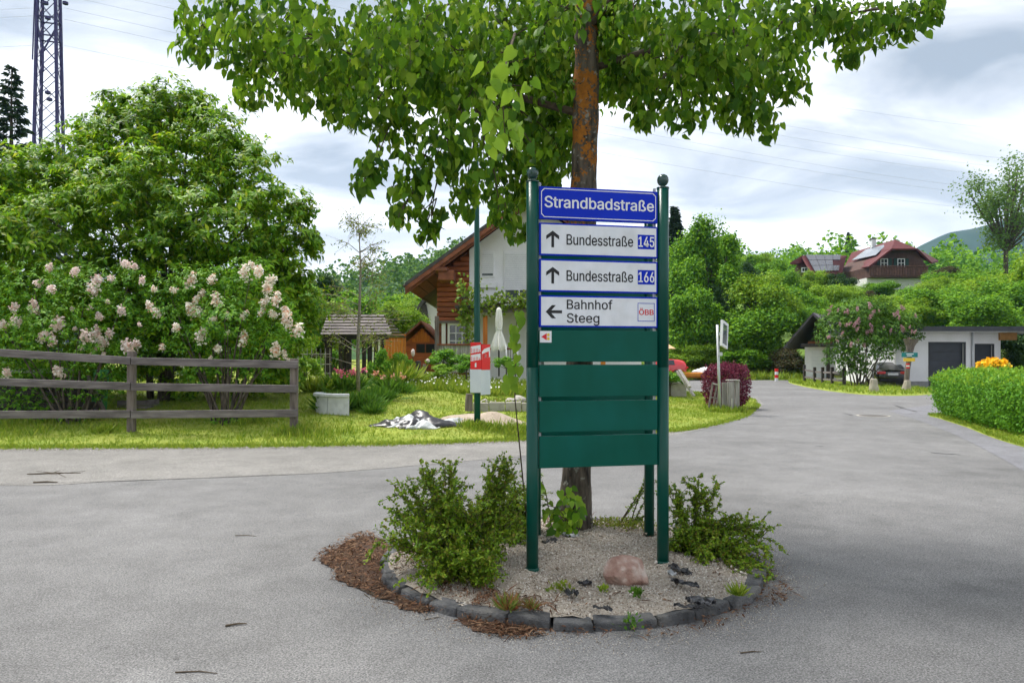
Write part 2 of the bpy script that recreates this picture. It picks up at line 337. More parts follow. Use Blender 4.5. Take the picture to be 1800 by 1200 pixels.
X = np.repeat(xs[:, None], len(vs_), 1); y0 = edge_y(xs)+.05*np.sin(xs*5)+.04*np.sin(xs*13.7+1)+.03*np.sin(xs*31)
y1 = np.where(xs > 5.8, 33.6, np.where(xs > 4.8, 33.6+(5.8-xs)*24, 57.6)); Y = y0[:, None]+(y1-y0)[:, None]*vs_[None]
Z = lawn_z(X, Y); Z[:, 0] = -.03
nx, ny = X.shape; idx = np.arange(nx*ny).reshape(nx, ny)
F = np.stack([idx[:-1, :-1], idx[1:, :-1], idx[1:, 1:], idx[:-1, 1:]], -1).reshape(-1, 4)
tag(link('lawn', fast_mesh('lawn', np.stack([X, Y, Z], -1).reshape(-1, 3), F, True), M['grass_soil']), kind='structure')
def grass(name, label, pts, h, m_, spread=.55, wide=1.0, tufts=3, parent=None):
    n = len(pts); V = []; 
    p = np.repeat(pts, tufts, 0)+np.concatenate([rng.normal(0, .012, (n*tufts, 2)), np.zeros((n*tufts, 1))], 1)
    d = np.concatenate([rng.normal(0, spread, (n*tufts, 2)), np.ones((n*tufts, 1))], 1)
    nr = rnd_dir(n*tufts); t = (BLADE[0]*np.array([wide, 1, 1]), BLADE[1])
    v, f = leaves(t, p, d, nr, np.repeat(h, tufts)*rng.uniform(.6, 1.3, n*tufts))
    o = link(name, fast_mesh(name, v, f), m_, parent)
    return tag(o, label, 'grass' if parent is None else None, kind='stuff')
# mown grass: density falls off with distance
n = 52000; gx = rng.uniform(-13.5, 9.6, n); gd = rng.beta(1.1, 2.4, n)*17; gy = edge_y(gx)-.06+gd
k = (gy < 33.2) & (rng.uniform(size=n) < 1.2); gx, gy, gd = gx[k], gy[k], gd[k]
gzv = lawn_z(gx, gy); pts = np.stack([gx, gy, gzv-.01], 1)
pat = smooth_noise(pts*[1, 1, 0], .9, 21)+.6*smooth_noise(pts*[1, 1, 0], 3.1, 22)+rng.normal(0, .25, len(pts)) > .35; hh_ = .045+.02*rng.random(len(pts))+.008*gd**.5
grass('lawn_grass', 'short mown yellow-green grass covering the garden lawn', pts[~pat], hh_[~pat], M['blade'], wide=1.6)
grass('lawn_grass', 'paler dry patches in the mown garden lawn', pts[pat], hh_[pat]*.8, M['blade_dry'], wide=1.6)
# ragged verge along the road edge
n = 9000; gx = rng.uniform(-13.5, 8.6, n); gy = edge_y(gx)+rng.normal(.02, .11, n); pts = np.stack([gx, gy, np.maximum(lawn_z(gx, gy)-.03, 0)], 1)
grass('verge_grass', 'ragged fringe of grass where lawn meets the road', pts, .05+.05*rng.random(n), M['blade'], .8, 1.5)
# pale grit and small stones washed along the lawn edge
n = 9000; gx = rng.uniform(-13, 3.5, n); off_ = np.abs(rng.normal(0, .22, n)); gy = edge_y(gx)+.02-off_; OC_ = (np.array([(1, 0, 0), (-1, 0, 0), (0, .8, 0), (0, -.8, 0), (0, 0, .6), (0, 0, -.6)], float), np.array([(0, 2, 4), (2, 1, 4), (1, 3, 4), (3, 0, 4), (2, 0, 5), (1, 2, 5), (3, 1, 5), (0, 3, 5)]))
v, f = leaves(OC_, np.stack([gx, gy, np.full(n, .008)], 1), rnd_dir(n), rnd_dir(n), rng.uniform(.005, .02, n)*(1-.5*np.clip(off_/.6, 0, 1)))
M['verge_stone'] = leaf_mat('verge_stone', [(.28, .26, .23), (.42, .39, .35), (.55, .52, .47), (.2, .17, .14)], 0, .9, .2); tag(link('verge_grit', fast_mesh('verge_grit', v, f), M['verge_stone']), 'pale grit and small stones along the lawn edge', 'grit', kind='stuff')
# taller unmown grass in front of the house terrace and round posts
n = 9000; t = rng.uniform(0, 1, n); gx = -3.2+5.4*t+rng.normal(0, .1, n); gy = 21.6+4.6*rng.random(n)+.5*np.sin(gx*2)
pts = np.stack([gx, gy, lawn_z(gx, gy)], 1); grass('tall_grass', 'tall unmown grass with white daisies below the terrace', pts, .14+.12*rng.random(n), M['blade'], .35, 1.2)
v, f = leaves(CLUMP, pts[:260]+[0, 0, .24], rnd_dir(260), rnd_dir(260), .06)
M['white_petal'] = mat('white_petal', (.75, .74, .68), (.82, .8, .76), 5)
tag(link('daisy_heads', fast_mesh('daisies', v, f), M['white_petal']), 'scattered white daisy heads above the tall grass', 'daisies', kind='stuff')
pz = []
for cx, cy_, r_, k in ((-8.05, 14.62, .22, 260), (-4.3, 14.6, .22, 300), (-.74, 15.6, .3, 420), (6.0, 21.4, .35, 500), (-11, 14.8, 1.6, 1400), (-5.6, 16.1, .45, 500), (.2, 15.4, .7, 700), (-3.9, 14.5, .9, 500), (6.6, 21.7, .3, 300)):
    a = rng.normal(0, 1, (k, 2))*r_*.6; gx = cx+a[:, 0]; gy = cy_+a[:, 1]; pz.append(np.stack([gx, gy, lawn_z(gx, gy)], 1))
pz = np.concatenate(pz); pz = pz[rng.random(len(pz)) < .6]; grass('long_tufts', 'longer grass tufts left standing round posts and fence', pz, .08+.12*rng.random(len(pz)), M['blade'], .4, 1.1)

# grass plots on the right
def plot(name, poly, h, inner=.25):
    q = np.array(blob(poly, 5)); c = q.mean(0); v = []; nn = len(q)
    rings = [(1.0, -.03), (.985, .03), (.9, h*.7), (.55, h), (.02, h)]
    for s, z in rings: v += [(c[0]+(a-c[0])*s, c[1]+(b-c[1])*s, z) for a, b in q]
    F = [(i*nn+k, i*nn+(k+1) % nn, (i+1)*nn+(k+1) % nn, (i+1)*nn+k) for i in range(len(rings)-1) for k in range(nn)]
    me = fast_mesh(name, np.array(v), np.array(F), True); o = tag(link(name, me, M['grass_soil']), kind='structure')
    return q, c
def in_poly(q, p):
    x, y = p[:, 0], p[:, 1]; r_ = np.zeros(len(p), bool); j = len(q)-1
    for i in range(len(q)):
        c_ = ((q[i, 1] > y) != (q[j, 1] > y)) & (x < (q[j, 0]-q[i, 0])*(y-q[i, 1])/(q[j, 1]-q[i, 1]+1e-12)+q[i, 0]); r_ ^= c_; j = i
    return r_
isl_px = [(1385, 671), (1420, 681), (1480, 690), (1545, 695), (1610, 695), (1650, 691), (1632, 686), (1580, 682), (1520, 677), (1460, 671), (1415, 666)]
q, c = plot('verge_island', [(G(x, y).x, G(x, y).y) for x, y in isl_px], .12)
lo, hi = q.min(0), q.max(0); a = rng.uniform(lo, hi, (9000, 2)); a = a[in_poly(q, a)]
pts = np.concatenate([a, np.full((len(a), 1), .06)], 1); grass('island_grass', 'grass on the kerbless island under the lilac bush', pts, .12+.1*rng.random(len(pts)), M['blade'], .5, 2.2, 2)
HV = [(12.0, 20.9), (11.35, 19.6), (10.55, 17.2), (9.75, 15.1), (9.2, 13.3), (8.9, 11.5), (8.8, 8), (14, 7), (16, 12), (15, 20)]
q, c = plot('hedge_verge', HV, .08)
a = rng.uniform((8.5, 11), (12.4, 21), (26000, 2)); a = a[in_poly(q, a)]; a = a[(a[:, 0] < np.interp(a[:, 1], [11, 13.3, 15.1, 17.2, 20.9], [9.9, 10.2, 10.8, 11.6, 13.0]))]
pts = np.concatenate([a, np.full((len(a), 1), .03)], 1); grass('hedge_verge_grass', 'narrow strip of mown grass at the foot of the hedge', pts, .05+.04*rng.random(len(pts)), M['blade'], .6, 1.6)

# hillside behind the garages and far hills
def hill_z(x, y):
    r_ = np.clip((x-2)/22, 0, 1); r_ = r_*r_*(3-2*r_)
    z = np.interp(y, [54, 58, 75, 112, 160, 260], [0, .2, 3.6, 13.2, 19, 30])*(.25+.75*r_)
    return z+.5*np.sin(x*.13+y*.09)*np.clip((y-60)/30, 0, 1)
xs = np.linspace(7, 200, 70); ys = np.concatenate([np.linspace(54, 120, 50), np.linspace(123, 260, 20)])
X, Y = np.meshgrid(xs, ys, indexing='ij'); Z = hill_z(X, Y); Z[:, 0] = -.1
idx = np.arange(X.size).reshape(X.shape); F = np.stack([idx[:-1, :-1], idx[1:, :-1], idx[1:, 1:], idx[:-1, 1:]], -1).reshape(-1, 4)
tag(link('hillside', fast_mesh('hillside', np.stack([X, Y, Z], -1).reshape(-1, 3), F, True), M['meadow']), kind='structure')
n = 9000; gx = rng.uniform(9, 34, n); gy = 54.5+9*rng.random(n); pts = np.stack([gx, gy, hill_z(gx, gy)], 1)
grass('bank_grass', 'rough meadow grass on the bank at the road end', pts, .35+.3*rng.random(n), M['blade'], .4, 2.2, 2)
# wooded hill to the left and mountain far right
def ridge(name, x0, x1, y0, prof, depth, m_, nseg=120, seed=1, rough=.06):
    xs = np.linspace(x0, x1, nseg); top = np.interp(xs, [p[0] for p in prof], [p[1] for p in prof]); rows = 26; V = []
    for j in range(rows+8):
        t = j/rows
        hgt = np.where(t <= 1, top*(1-(1-min(t, 1))**1.5), top*(1-.5*(t-1)))
        p = np.stack([xs, np.full(nseg, y0+depth*t), hgt], 1)
        p[:, 2] += rough*top*smooth_noise(p*np.array([1, 1, 0])/max(top.max(), 1), 5, seed)*(min(t, 1)*.8) - (0.5 if j == 0 else 0)
        V.append(p)
    V = np.array(V); R_ = V.shape[0]; idx = np.arange(R_*nseg).reshape(R_, nseg)
    F = np.stack([idx[:-1, :-1], idx[:-1, 1:], idx[1:, 1:], idx[1:, :-1]], -1).reshape(-1, 4)
    return tag(link(name, fast_mesh(name, V.reshape(-1, 3), F, True), m_), kind='structure'), V
M['far_forest'] = mat('far_forest', (.018, .055, .014), (.045, .11, .02), .18, .95, 1, .5)
M['mountain'] = mat('mountain', (.012, .035, .02), (.03, .065, .03), .02, .95, 1, .08, dirt=(.07, .10, .05), dscale=.006)
def pk(px, py, D): v = P(px, py, D); return (v.x, v.z)
# hill crest (px,y) as seen over the garden
o, HV_ = ridge('hill', -260, 40, 150, [(-260, 30), *[pk(x, y, 300) for x, y in ((300, 570), (480, 545), (560, 535), (640, 512), (700, 496), (760, 478), (860, 462), (960, 470))], (40, 44)], 150, M['far_forest'])
ridge('far_ridge', -460, 470, 600, [(-460, 40), *[pk(x, y, 740) for x, y in ((560, 505), (640, 490), (720, 462), (800, 446), (900, 450), (1100, 470), (1300, 462), (1400, 470), (1500, 470))], (470, 80)], 140, M['mountain'], seed=5)
ridge('mountain', 420, 1900, 1150, [(420, 10), *[pk(x, y, 1400) for x, y in ((1480, 500), (1560, 462), (1620, 430), (1670, 410), (1730, 394), (1800, 380), (1900, 360), (2050, 345), (2300, 380))], (1900, 300)], 250, M['mountain'], 160, 8, .03)
# ================================================================== traffic island
IC = np.array([.45, 5.8]); IR = 1.47
def mz(x, y):
    r_ = math.hypot(x-IC[0], y-IC[1]); return .052+.065*max(0, 1-(r_/1.4)**2)
M['granite'] = mat('granite', (.04, .042, .045), (.13, .13, .132), 9, .85, .9, 45, dirt=(.2, .19, .17), dscale=5, damt=.6, isl=.2)
M['gravel'] = mat('gravel', (.27, .23, .185), (.50, .445, .375), 60, .95, 1, 90, dirt=(.20, .15, .10), dscale=1.6, damt=.5)
M['pebble'] = leaf_mat('pebble', [(.16, .12, .085), (.38, .33, .275), (.49, .44, .375), (.66, .62, .56), (.28, .225, .175), (.55, .495, .42)], 0, .9, .2)
M['mulch'] = leaf_mat('mulch', [(.05, .026, .015), (.09, .042, .022), (.15, .072, .038), (.24, .15, .09), (.03, .018, .012)], .05, .9, .2)
M['litter_soil'] = mat('litter_soil', (.035, .02, .012), (.10, .05, .026), 14, .95, 1, 70)
isl = thing('traffic_island', 'round gravel traffic island ringed with dark granite kerb stones', 'traffic island', (IC[0], IC[1], 0))
# gravel bed
rs = np.linspace(0, 1.40, 26); th = np.linspace(0, 2*math.pi, 96, endpoint=False); v = []
for r_ in rs:
    for t in th:
        x, y = IC[0]+r_*math.cos(t), IC[1]+r_*math.sin(t); v.append((x, y, mz(x, y)+(0.012*math.sin(x*9+y*4)+.008*math.sin(x*21-y*17))*(1 if r_ > .05 else 0)))
v = np.array(v); nn = len(th); F = np.array([(i*nn+k, i*nn+(k+1) % nn, (i+1)*nn+(k+1) % nn, (i+1)*nn+k) for i in range(len(rs)-1) for k in range(nn)])
link('gravel_bed', fast_mesh('gravel_bed', v, F, True), M['gravel'], isl, True)
OCT = (np.array([(1, 0, 0), (-1, 0, 0), (0, .8, 0), (0, -.8, 0), (0, 0, .6), (0, 0, -.6)], float), np.array([(0, 2, 4), (2, 1, 4), (1, 3, 4), (3, 0, 4), (2, 0, 5), (1, 2, 5), (3, 1, 5), (0, 3, 5)]))
def pebbles(n, xy, z, s): return leaves(OCT, np.concatenate([xy, z[:, None]], 1), rnd_dir(n), rnd_dir(n), s)
n = 24000; a = rng.uniform(0, 2*math.pi, n); r_ = 1.38*np.sqrt(rng.random(n)); xy = IC+np.stack([r_*np.cos(a), r_*np.sin(a)], 1)
z = .052+.065*np.maximum(0, 1-(r_/1.4)**2)+.012*np.sin(xy[:, 0]*9+xy[:, 1]*4)+.008*np.sin(xy[:, 0]*21-xy[:, 1]*17)
v, f = pebbles(n, xy, z+.002, rng.uniform(.0025, .011, n)); tag(link('pebbles', fast_mesh('pebbles', v, f), M['pebble'], isl, True), kind='stuff')
n = 420; a = rng.uniform(0, 2*math.pi, n); r_ = 1.34*np.sqrt(rng.random(n)); xy = IC+np.stack([r_*np.cos(a), r_*np.sin(a)], 1); v, f = pebbles(n, xy, .058+.065*np.maximum(0, 1-(r_/1.4)**2), rng.uniform(.009, .02, n)); tag(link('coarse_pebbles', fast_mesh('coarse', v, f), M['pebble'], isl, True), kind='stuff')
# kerb stones
a = 0; ks = []
while a < 2*math.pi-.1:
    w_ = min(random.uniform(.17, .30), 2*math.pi-a)
    if 2*math.pi-a-w_ < .13: w_ = 2*math.pi-a
    ks.append((a, a+w_)); a += w_
for a0, a1 in ks:
    g = .0035; v = []; h = random.uniform(.054, .068); ro = IR+random.uniform(-.012, .014); ri = ro-random.uniform(.10, .125); m3 = (a0+a1)/2
    for zz in (-.05, h):
        for rr in (ri, ro):
            for t in (a0+g, m3, a1-g):
                j = .004 if zz < 0 else .008
                v.append((IC[0]+(rr-(.012 if zz > 0 else 0))*math.cos(t)+random.gauss(0, j), IC[1]+(rr-(.012 if zz > 0 else 0))*math.sin(t)+random.gauss(0, j), zz+random.gauss(0, .005)))
    f = [(0, 1, 4, 3), (1, 2, 5, 4), (6, 9, 10, 7), (7, 10, 11, 8), (0, 6, 7, 1), (1, 7, 8, 2), (3, 4, 10, 9), (4, 5, 11, 10), (0, 3, 9, 6), (2, 8, 11, 5)]
    MB().add(v, f).build('kerb_stone', M['granite'], isl, True, bevel=.014)
# brown leaf litter washed against the kerb on the left
lit = [G(560, 980), G(600, 950), G(650, 938), G(690, 965), G(720, 1010), G(800, 1060), G(870, 1095), G(960, 1112), G(930, 1122), G(840, 1112), G(780, 1078), G(720, 1080), G(660, 1048), G(600, 1030), G(580, 1005)]
lq = np.array(blob([(p.x, p.y) for p in lit], 5)); lq += rng.normal(0, .018, lq.shape)
def litter(name, label, q, n, ns, soil=True):
    lo, hi = q.min(0), q.max(0); a = rng.uniform(lo, hi, (n*4, 2)); a = a[in_poly(q, a)][:n]
    keep = rng.random(len(a)) < .55+.5*smooth_noise(np.concatenate([a, a[:, :1]*0], 1), 6, 4); a = a[keep]; k = len(a)
    d = np.concatenate([rng.normal(0, 1, (k, 2)), rng.normal(0, .3, (k, 1))], 1); nr = np.concatenate([rng.normal(0, .5, (k, 2)), np.ones((k, 1))], 1)
    t = (OVAL[0]*np.array([.55, 1, 1]), OVAL[1]); v1, f1 = leaves(t, np.concatenate([a, .008+.022*rng.random((k, 1))], 1), d, nr, rng.uniform(.012, .04, k))
    v2, f2 = leaves((OVAL[0]*np.array([.12, 1, 1]), OVAL[1]), np.concatenate([a[:ns], .012+.025*rng.random((len(a[:ns]), 1))], 1), d[:ns], nr[:ns], rng.uniform(.04, .12, len(a[:ns])))
    v, f = join([(v1, f1), (v2, f2)]); return tag(link(name, fast_mesh(name, v, f), M['mulch']), label, 'leaf litter', kind='stuff')
litter('leaf_litter', 'reddish brown leaf and needle litter heaped along the kerb', lq, 7600, 900)
sheet('litter_soil', [tuple(IC*0+lq.mean(0)+(p-lq.mean(0))*.93) for p in lq], .0085, M['litter_soil'])
ring = np.array([(IC[0]+1.45*math.cos(t), IC[1]+1.45*math.sin(t)) for t in np.linspace(R(-120), R(10), 30)]+[(IC[0]+(1.60+.05*math.sin(t*9))*math.cos(t), IC[1]+(1.60+.05*math.sin(t*9))*math.sin(t)) for t in np.linspace(R(10), R(-120), 30)])
litter('kerb_crumbs', 'thin line of gravel and brown crumbs below the front kerb', ring, 2600, 120)
def ring_in(a0, a1, r0, r1): return np.array([(IC[0]+r0*math.cos(t), IC[1]+r0*math.sin(t)) for t in np.linspace(R(a0), R(a1), 20)]+[(IC[0]+r1*math.cos(t), IC[1]+r1*math.sin(t)) for t in np.linspace(R(a1), R(a0), 20)])
for a0, a1, r0, r1, k, lab in ((165, 240, .95, 1.36, 1500, 'dead brown leaves lying on the bed under the big bush'), (236, 262, 1.1, 1.36, 700, 'rusty dead grass patch inside the front kerb'), (35, 110, .55, 1.3, 1500, 'brown leaf litter behind the sign round the tree foot'), (185, 355, .15, 1.3, 420, 'sparse dry leaves scattered over the gravel bed')):
    o = litter('dry_litter', lab, ring_in(a0, a1, r0, r1), k, 200); o.location.z = .06
# loose grit spread on the asphalt
n = 2600; a = rng.uniform(R(-150), R(30), n); r_ = 1.5+np.abs(rng.normal(0, .16, n)); xy = IC+np.stack([r_*np.cos(a), r_*np.sin(a)], 1)
v, f = pebbles(n, xy, np.full(n, .004), rng.uniform(.002, .0055, n)); tag(link('loose_grit', fast_mesh('grit', v, f), M['pebble']), 'loose grit scattered on the asphalt beside the island', 'grit', kind='stuff')

# ================================================================== direction sign
M['sign_green'] = mat('sign_green', (.0, .074, .050), (.001, .092, .064), 4, .38, 0, spec=.16, stretch=(1.6, 1, .6), dirt=(.003, .115, .095), dscale=2.2, damt=.6)
M['post_green'] = mat('post_green', (.0, .055, .039), (.001, .07, .05), 5, .28, 0, spec=.3)
M['sign_blue'] = mat('sign_blue', (.001, .022, .44), (.002, .03, .52), 2, .4, spec=.15)
M['sign_white'] = mat('sign_white', (.68, .71, .75), (.77, .78, .81), 3.5, .4, spec=.4, stretch=(3, 1, .5), dirt=(.54, .55, .54), dscale=7, damt=.5)
M['print_white'] = mat('print_white', (.74, .75, .77), (.78, .78, .8), 3, .5)
M['print_black'] = mat('print_black', (.008, .008, .01), (.014, .014, .016), 3, .5)
M['print_red'] = mat('print_red', (.62, .012, .02), (.68, .02, .03), 3, .5)
M['print_yellow'] = mat('print_yellow', (.75, .5, .02), (.8, .55, .05), 3, .5)
M['galv0'] = mat('galv0', (.36, .38, .39), (.5, .52, .52), 9, .5)
M['cap_dark'] = mat('cap_dark', (.006, .035, .03), (.012, .06, .05), 8, .22, spec=.7)
A0 = Vector((.145, 5.25)); A1 = Vector((1.112, 5.452)); SW = (A1-A0).length; SR = math.atan2(A1.y-A0.y, A1.x-A0.x)
sg = thing('direction_sign', 'tall green street sign frame with blue and white name boards on the island', 'street sign', (A0.x, A0.y, 0), SR)
try:                                   # Blender's own interface typeface; its default face otherwise
    SANS = bpy.data.fonts.load(bpy.utils.resource_path('LOCAL')+'/datafiles/fonts/Inter.woff2')
except Exception:
    SANS = None
def text_mesh(s, x0, z0, width, cap, y, bold=.0, name='lettering', ref='H'):
    def ev(t, off):
        cu = bpy.data.curves.new('t', 'FONT'); cu.body = t; cu.size = 1; cu.offset = off; cu.resolution_u = 3; cu.font = SANS or cu.font; o = bpy.data.objects.new('t', cu); col.objects.link(o)
        bpy.context.view_layer.update(); me = bpy.data.meshes.new_from_object(o.evaluated_get(bpy.context.evaluated_depsgraph_get()))
        bpy.data.objects.remove(o); bpy.data.curves.remove(cu); return me
    hm = ev('H', 0); hz_ = np.array([v_.co[:] for v_ in hm.vertices]); bpy.data.meshes.remove(hm); ch = np.ptp(hz_[:, 1])
    me = ev(s, 0 if SANS else bold); c_ = np.array([v_.co[:] for v_ in me.vertices]); mn, mxx = c_.min(0), c_.max(0)
    for v_ in me.vertices:
        x_, y_ = v_.co.x, v_.co.y; v_.co = (x0+(x_-mn[0])/(mxx[0]-mn[0])*width, y, z0+y_/ch*cap)
    if SANS and bold:                      # thicken the strokes with shifted copies, each on its own thin layer
        V0 = np.array([v_.co[:] for v_ in me.vertices]); F0 = [tuple(p_.vertices) for p_ in me.polygons]; e_ = bold*cap*.62; V = []; F = []
        for k_, (a_, b_) in enumerate(((0, 0), (e_, 0), (-e_, 0), (0, e_*.6), (0, -e_*.6))):
            F += [tuple(i_+len(V)*len(V0) for i_ in q_) for q_ in F0]; V.append(V0+np.array([a_, -.00025*k_, b_]))
        me2 = bpy.data.meshes.new(name); me2.from_pydata(np.concatenate(V).tolist(), [], F); bpy.data.meshes.remove(me); me = me2
    me.name = name; me.materials.clear(); return me
for i in range(2):
    m_ = MB(); x = SW*i; h = 2.853
    m_.tube([(x, 0, -.1), (x, 0, 1.535)], .043, 20).tube([(x, 0, 1.535), (x, 0, 1.54)], .041, 20).tube([(x, 0, 1.54), (x, 0, h)], .043, 20)
    po = m_.build('post', M['post_green'], sg, smooth=False, bevel=0); po.data.polygons.foreach_set('use_smooth', np.array([len(p_.vertices) == 4 for p_ in po.data.polygons]))
    k = MB().lathe([(.001, -.006), (.046, -.005), (.046, .006), (.02, .012), (.018, .018), (.030, .026), (.040, .043), (.043, .060), (.040, .078), (.030, .093), (.014, .102), (.001, .104)], 20, (x, 0, h))
    k.build('ball_finial', M['cap_dark'], po, smooth=True)
    MB().lathe([(.05, 0), (.05, .012), (.044, .02)], 16, (x, 0, mz(*(A0 if i == 0 else A1))-.004)).build('foot_collar', M['post_green'], po, smooth=False)
rowz = [(2.823, 2.590), (2.565, 2.333), (2.308, 2.075), (2.050, 1.824), (1.802, 1.577), (1.556, 1.326), (1.298, 1.076), (1.048, .821)]
XL, XR = .046, SW-.046; PW = XR-XL
def px2l(x): return XL+(x-944)/209*PW
def plate(poly, y, m_, parent, name): 
    me = bpy.data.meshes.new(name); me.from_pydata([(x, y, z) for x, z in poly], [], [tuple(range(len(poly)))]); return link(name, me, m_, parent)
def rect(x0, x1, z0, z1): return [(x0, z0), (x1, z0), (x1, z1), (x0, z1)]
for i, (zt, zb) in enumerate(rowz):
    blue = i < 4
    p_ = MB().box(((XL+XR)/2, 0, (zt+zb)/2), (PW, .028, zt-zb)).build('name_board' if blue else 'blank_board', M['sign_blue'] if blue else M['sign_green'], sg, bevel=.004)
    yf = -.0155; zc_ = (zt+zb)/2
    if i == 0:
        p_['label'] = 'blue board with white street name'
        b = .014; c_ = .022; t_ = .0055
        def oct_(d, k): return [(XL+d+k, zb+d), (XR-d-k, zb+d), (XR-d, zb+d+k), (XR-d, zt-d-k), (XR-d-k, zt-d), (XL+d+k, zt-d), (XL+d, zt-d-k), (XL+d, zb+d+k)]
        A = oct_(b, c_); B = oct_(b+t_, c_-.002); me = bpy.data.meshes.new('border')
        me.from_pydata([(x, yf, z) for x, z in A+B], [], [(k, (k+1) % 8, (k+1) % 8+8, k+8) for k in range(8)]); link('border_line', me, M['print_white'], p_)
        link('lettering', text_mesh('Strandbadstraße', px2l(953.5), zc_-.031, px2l(1145.5)-px2l(953.5), .078, yf, .05), M['print_white'], p_)
    elif blue:
        p_['label'] = ['', 'white board with arrow up and road number 145', 'white board with arrow up and road number 166', 'white board with arrow left to the railway station'][i]
        plate(rect(XL+.014, XR-.012, zb+.012, zt-.012), yf, M['sign_white'], p_, 'white_face'); y2 = yf-.0012
        if i < 3:
            cx, w2 = px2l(967), .0475; z1, z2 = zc_-.058, zc_+.060
            plate([(cx-.010, z1), (cx+.010, z1), (cx+.010, z2-.036), (cx+w2, z2-.062), (cx+w2, z2-.035), (cx, z2), (cx-w2, z2-.035), (cx-w2, z2-.062), (cx-.010, z2-.036)], y2, M['print_black'], p_, 'arrow')
            link('lettering', text_mesh('Bundesstraße', px2l(991), zc_-.036, px2l(1108)-px2l(991), .074, y2, .03), M['print_black'], p_)
            plate(rect(px2l(1116.5), px2l(1147), zc_-.051, zc_+.054), y2, M['sign_blue'], p_, 'number_panel')
            link('lettering', text_mesh(('145', '166')[i-1], px2l(1118), zc_-.034, px2l(1146)-px2l(1118), .073, y2-.0012, .04), M['print_white'], p_)
        else:
            cz = zc_-.004; xa, xb = px2l(955), px2l(983)
            plate([(xa, cz), (xa+.045, cz+.047), (xa+.075, cz+.047), (xa+.042, cz+.0105), (xb, cz+.0105), (xb, cz-.0105), (xa+.042, cz-.0105), (xa+.075, cz-.047), (xa+.045, cz-.047)], y2, M['print_black'], p_, 'arrow')
            link('lettering', text_mesh('Bahnhof', px2l(991.5), zc_+.017, px2l(1071)-px2l(991.5), .066, y2, .03), M['print_black'], p_)
            link('lettering', text_mesh('Steeg', px2l(991.5), zc_-.080, px2l(1048)-px2l(991.5), .066, y2, .03), M['print_black'], p_)
            A = rect(px2l(1116.5), px2l(1147), zc_-.066, zc_+.068); t_ = .0042; B = rect(px2l(1116.5)+t_, px2l(1147)-t_, zc_-.066+t_, zc_+.068-t_)
            me = bpy.data.meshes.new('frame'); me.from_pydata([(x, y2, z) for x, z in A+B], [], [(k, (k+1) % 4, (k+1) % 4+4, k+4) for k in range(4)]); link('logo_frame', me, M['sign_blue'], p_)
            link('logo', text_mesh('ÖBB', px2l(1119), zc_-.018, px2l(1145)-px2l(1119), .038, y2, .06), M['print_red'], p_)
    elif i == 4:
        st = plate(rect(px2l(945), px2l(965), zt-.088, zt-.006), yf, M['print_white'], p_, 'sticker'); x0 = px2l(945); zz = zt-.047; y2 = yf-.0012
        plate([(x0+.010, zz), (x0+.050, zz-.025), (x0+.050, zz+.025)], y2, M['print_red'], p_, 'sticker_triangle')
        for dz in (-.014, .014):
            plate([(x0+.062+.010*math.cos(t), zz+dz+.010*math.sin(t)) for t in np.linspace(0, 6.28, 13)[:-1]], y2-.001, M['print_yellow'], p_, 'sticker_dot')
# clamps holding the boards, and the frame's rear side
for i, (zt, zb) in enumerate(rowz):
    for x in (XL+.012, XR-.012): MB().box((x, .022, zt+.006), (.018, .02, .05)).build('clamp', M['galv0'], sg, bevel=.003)
B0 = Vector((.198, 6.17)); B1 = Vector((1.184, 6.38)); inv = Matrix.Rotation(-SR, 2)
b0 = inv @ (B0-A0); b1 = inv @ (B1-A0)
for b_ in (b0, b1):
    m_ = MB().tube([(b_.x, b_.y, -.1), (b_.x, b_.y, 2.853)], .043, 16); po = m_.build('rear_post', M['post_green'], sg); po.data.polygons.foreach_set('use_smooth', np.array([len(p_.vertices) == 4 for p_ in po.data.polygons]))
    MB().lathe([(.001, -.006), (.046, -.005), (.046, .006), (.018, .018), (.040, .043), (.043, .060), (.030, .093), (.001, .104)], 16, (b_.x, b_.y, 2.853)).build('ball_finial', M['cap_dark'], po, smooth=True)
for i, (zt, zb) in enumerate(rowz):
    if i in (0, 5): continue
    MB().box(((b0.x+b1.x)/2, (b0.y+b1.y)/2, (zt+zb)/2), (abs(b1.x-b0.x)-.09, .028, zt-zb), math.atan2(b1.y-b0.y, b1.x-b0.x)).build('rear_board', M['sign_green'], sg, bevel=.004)

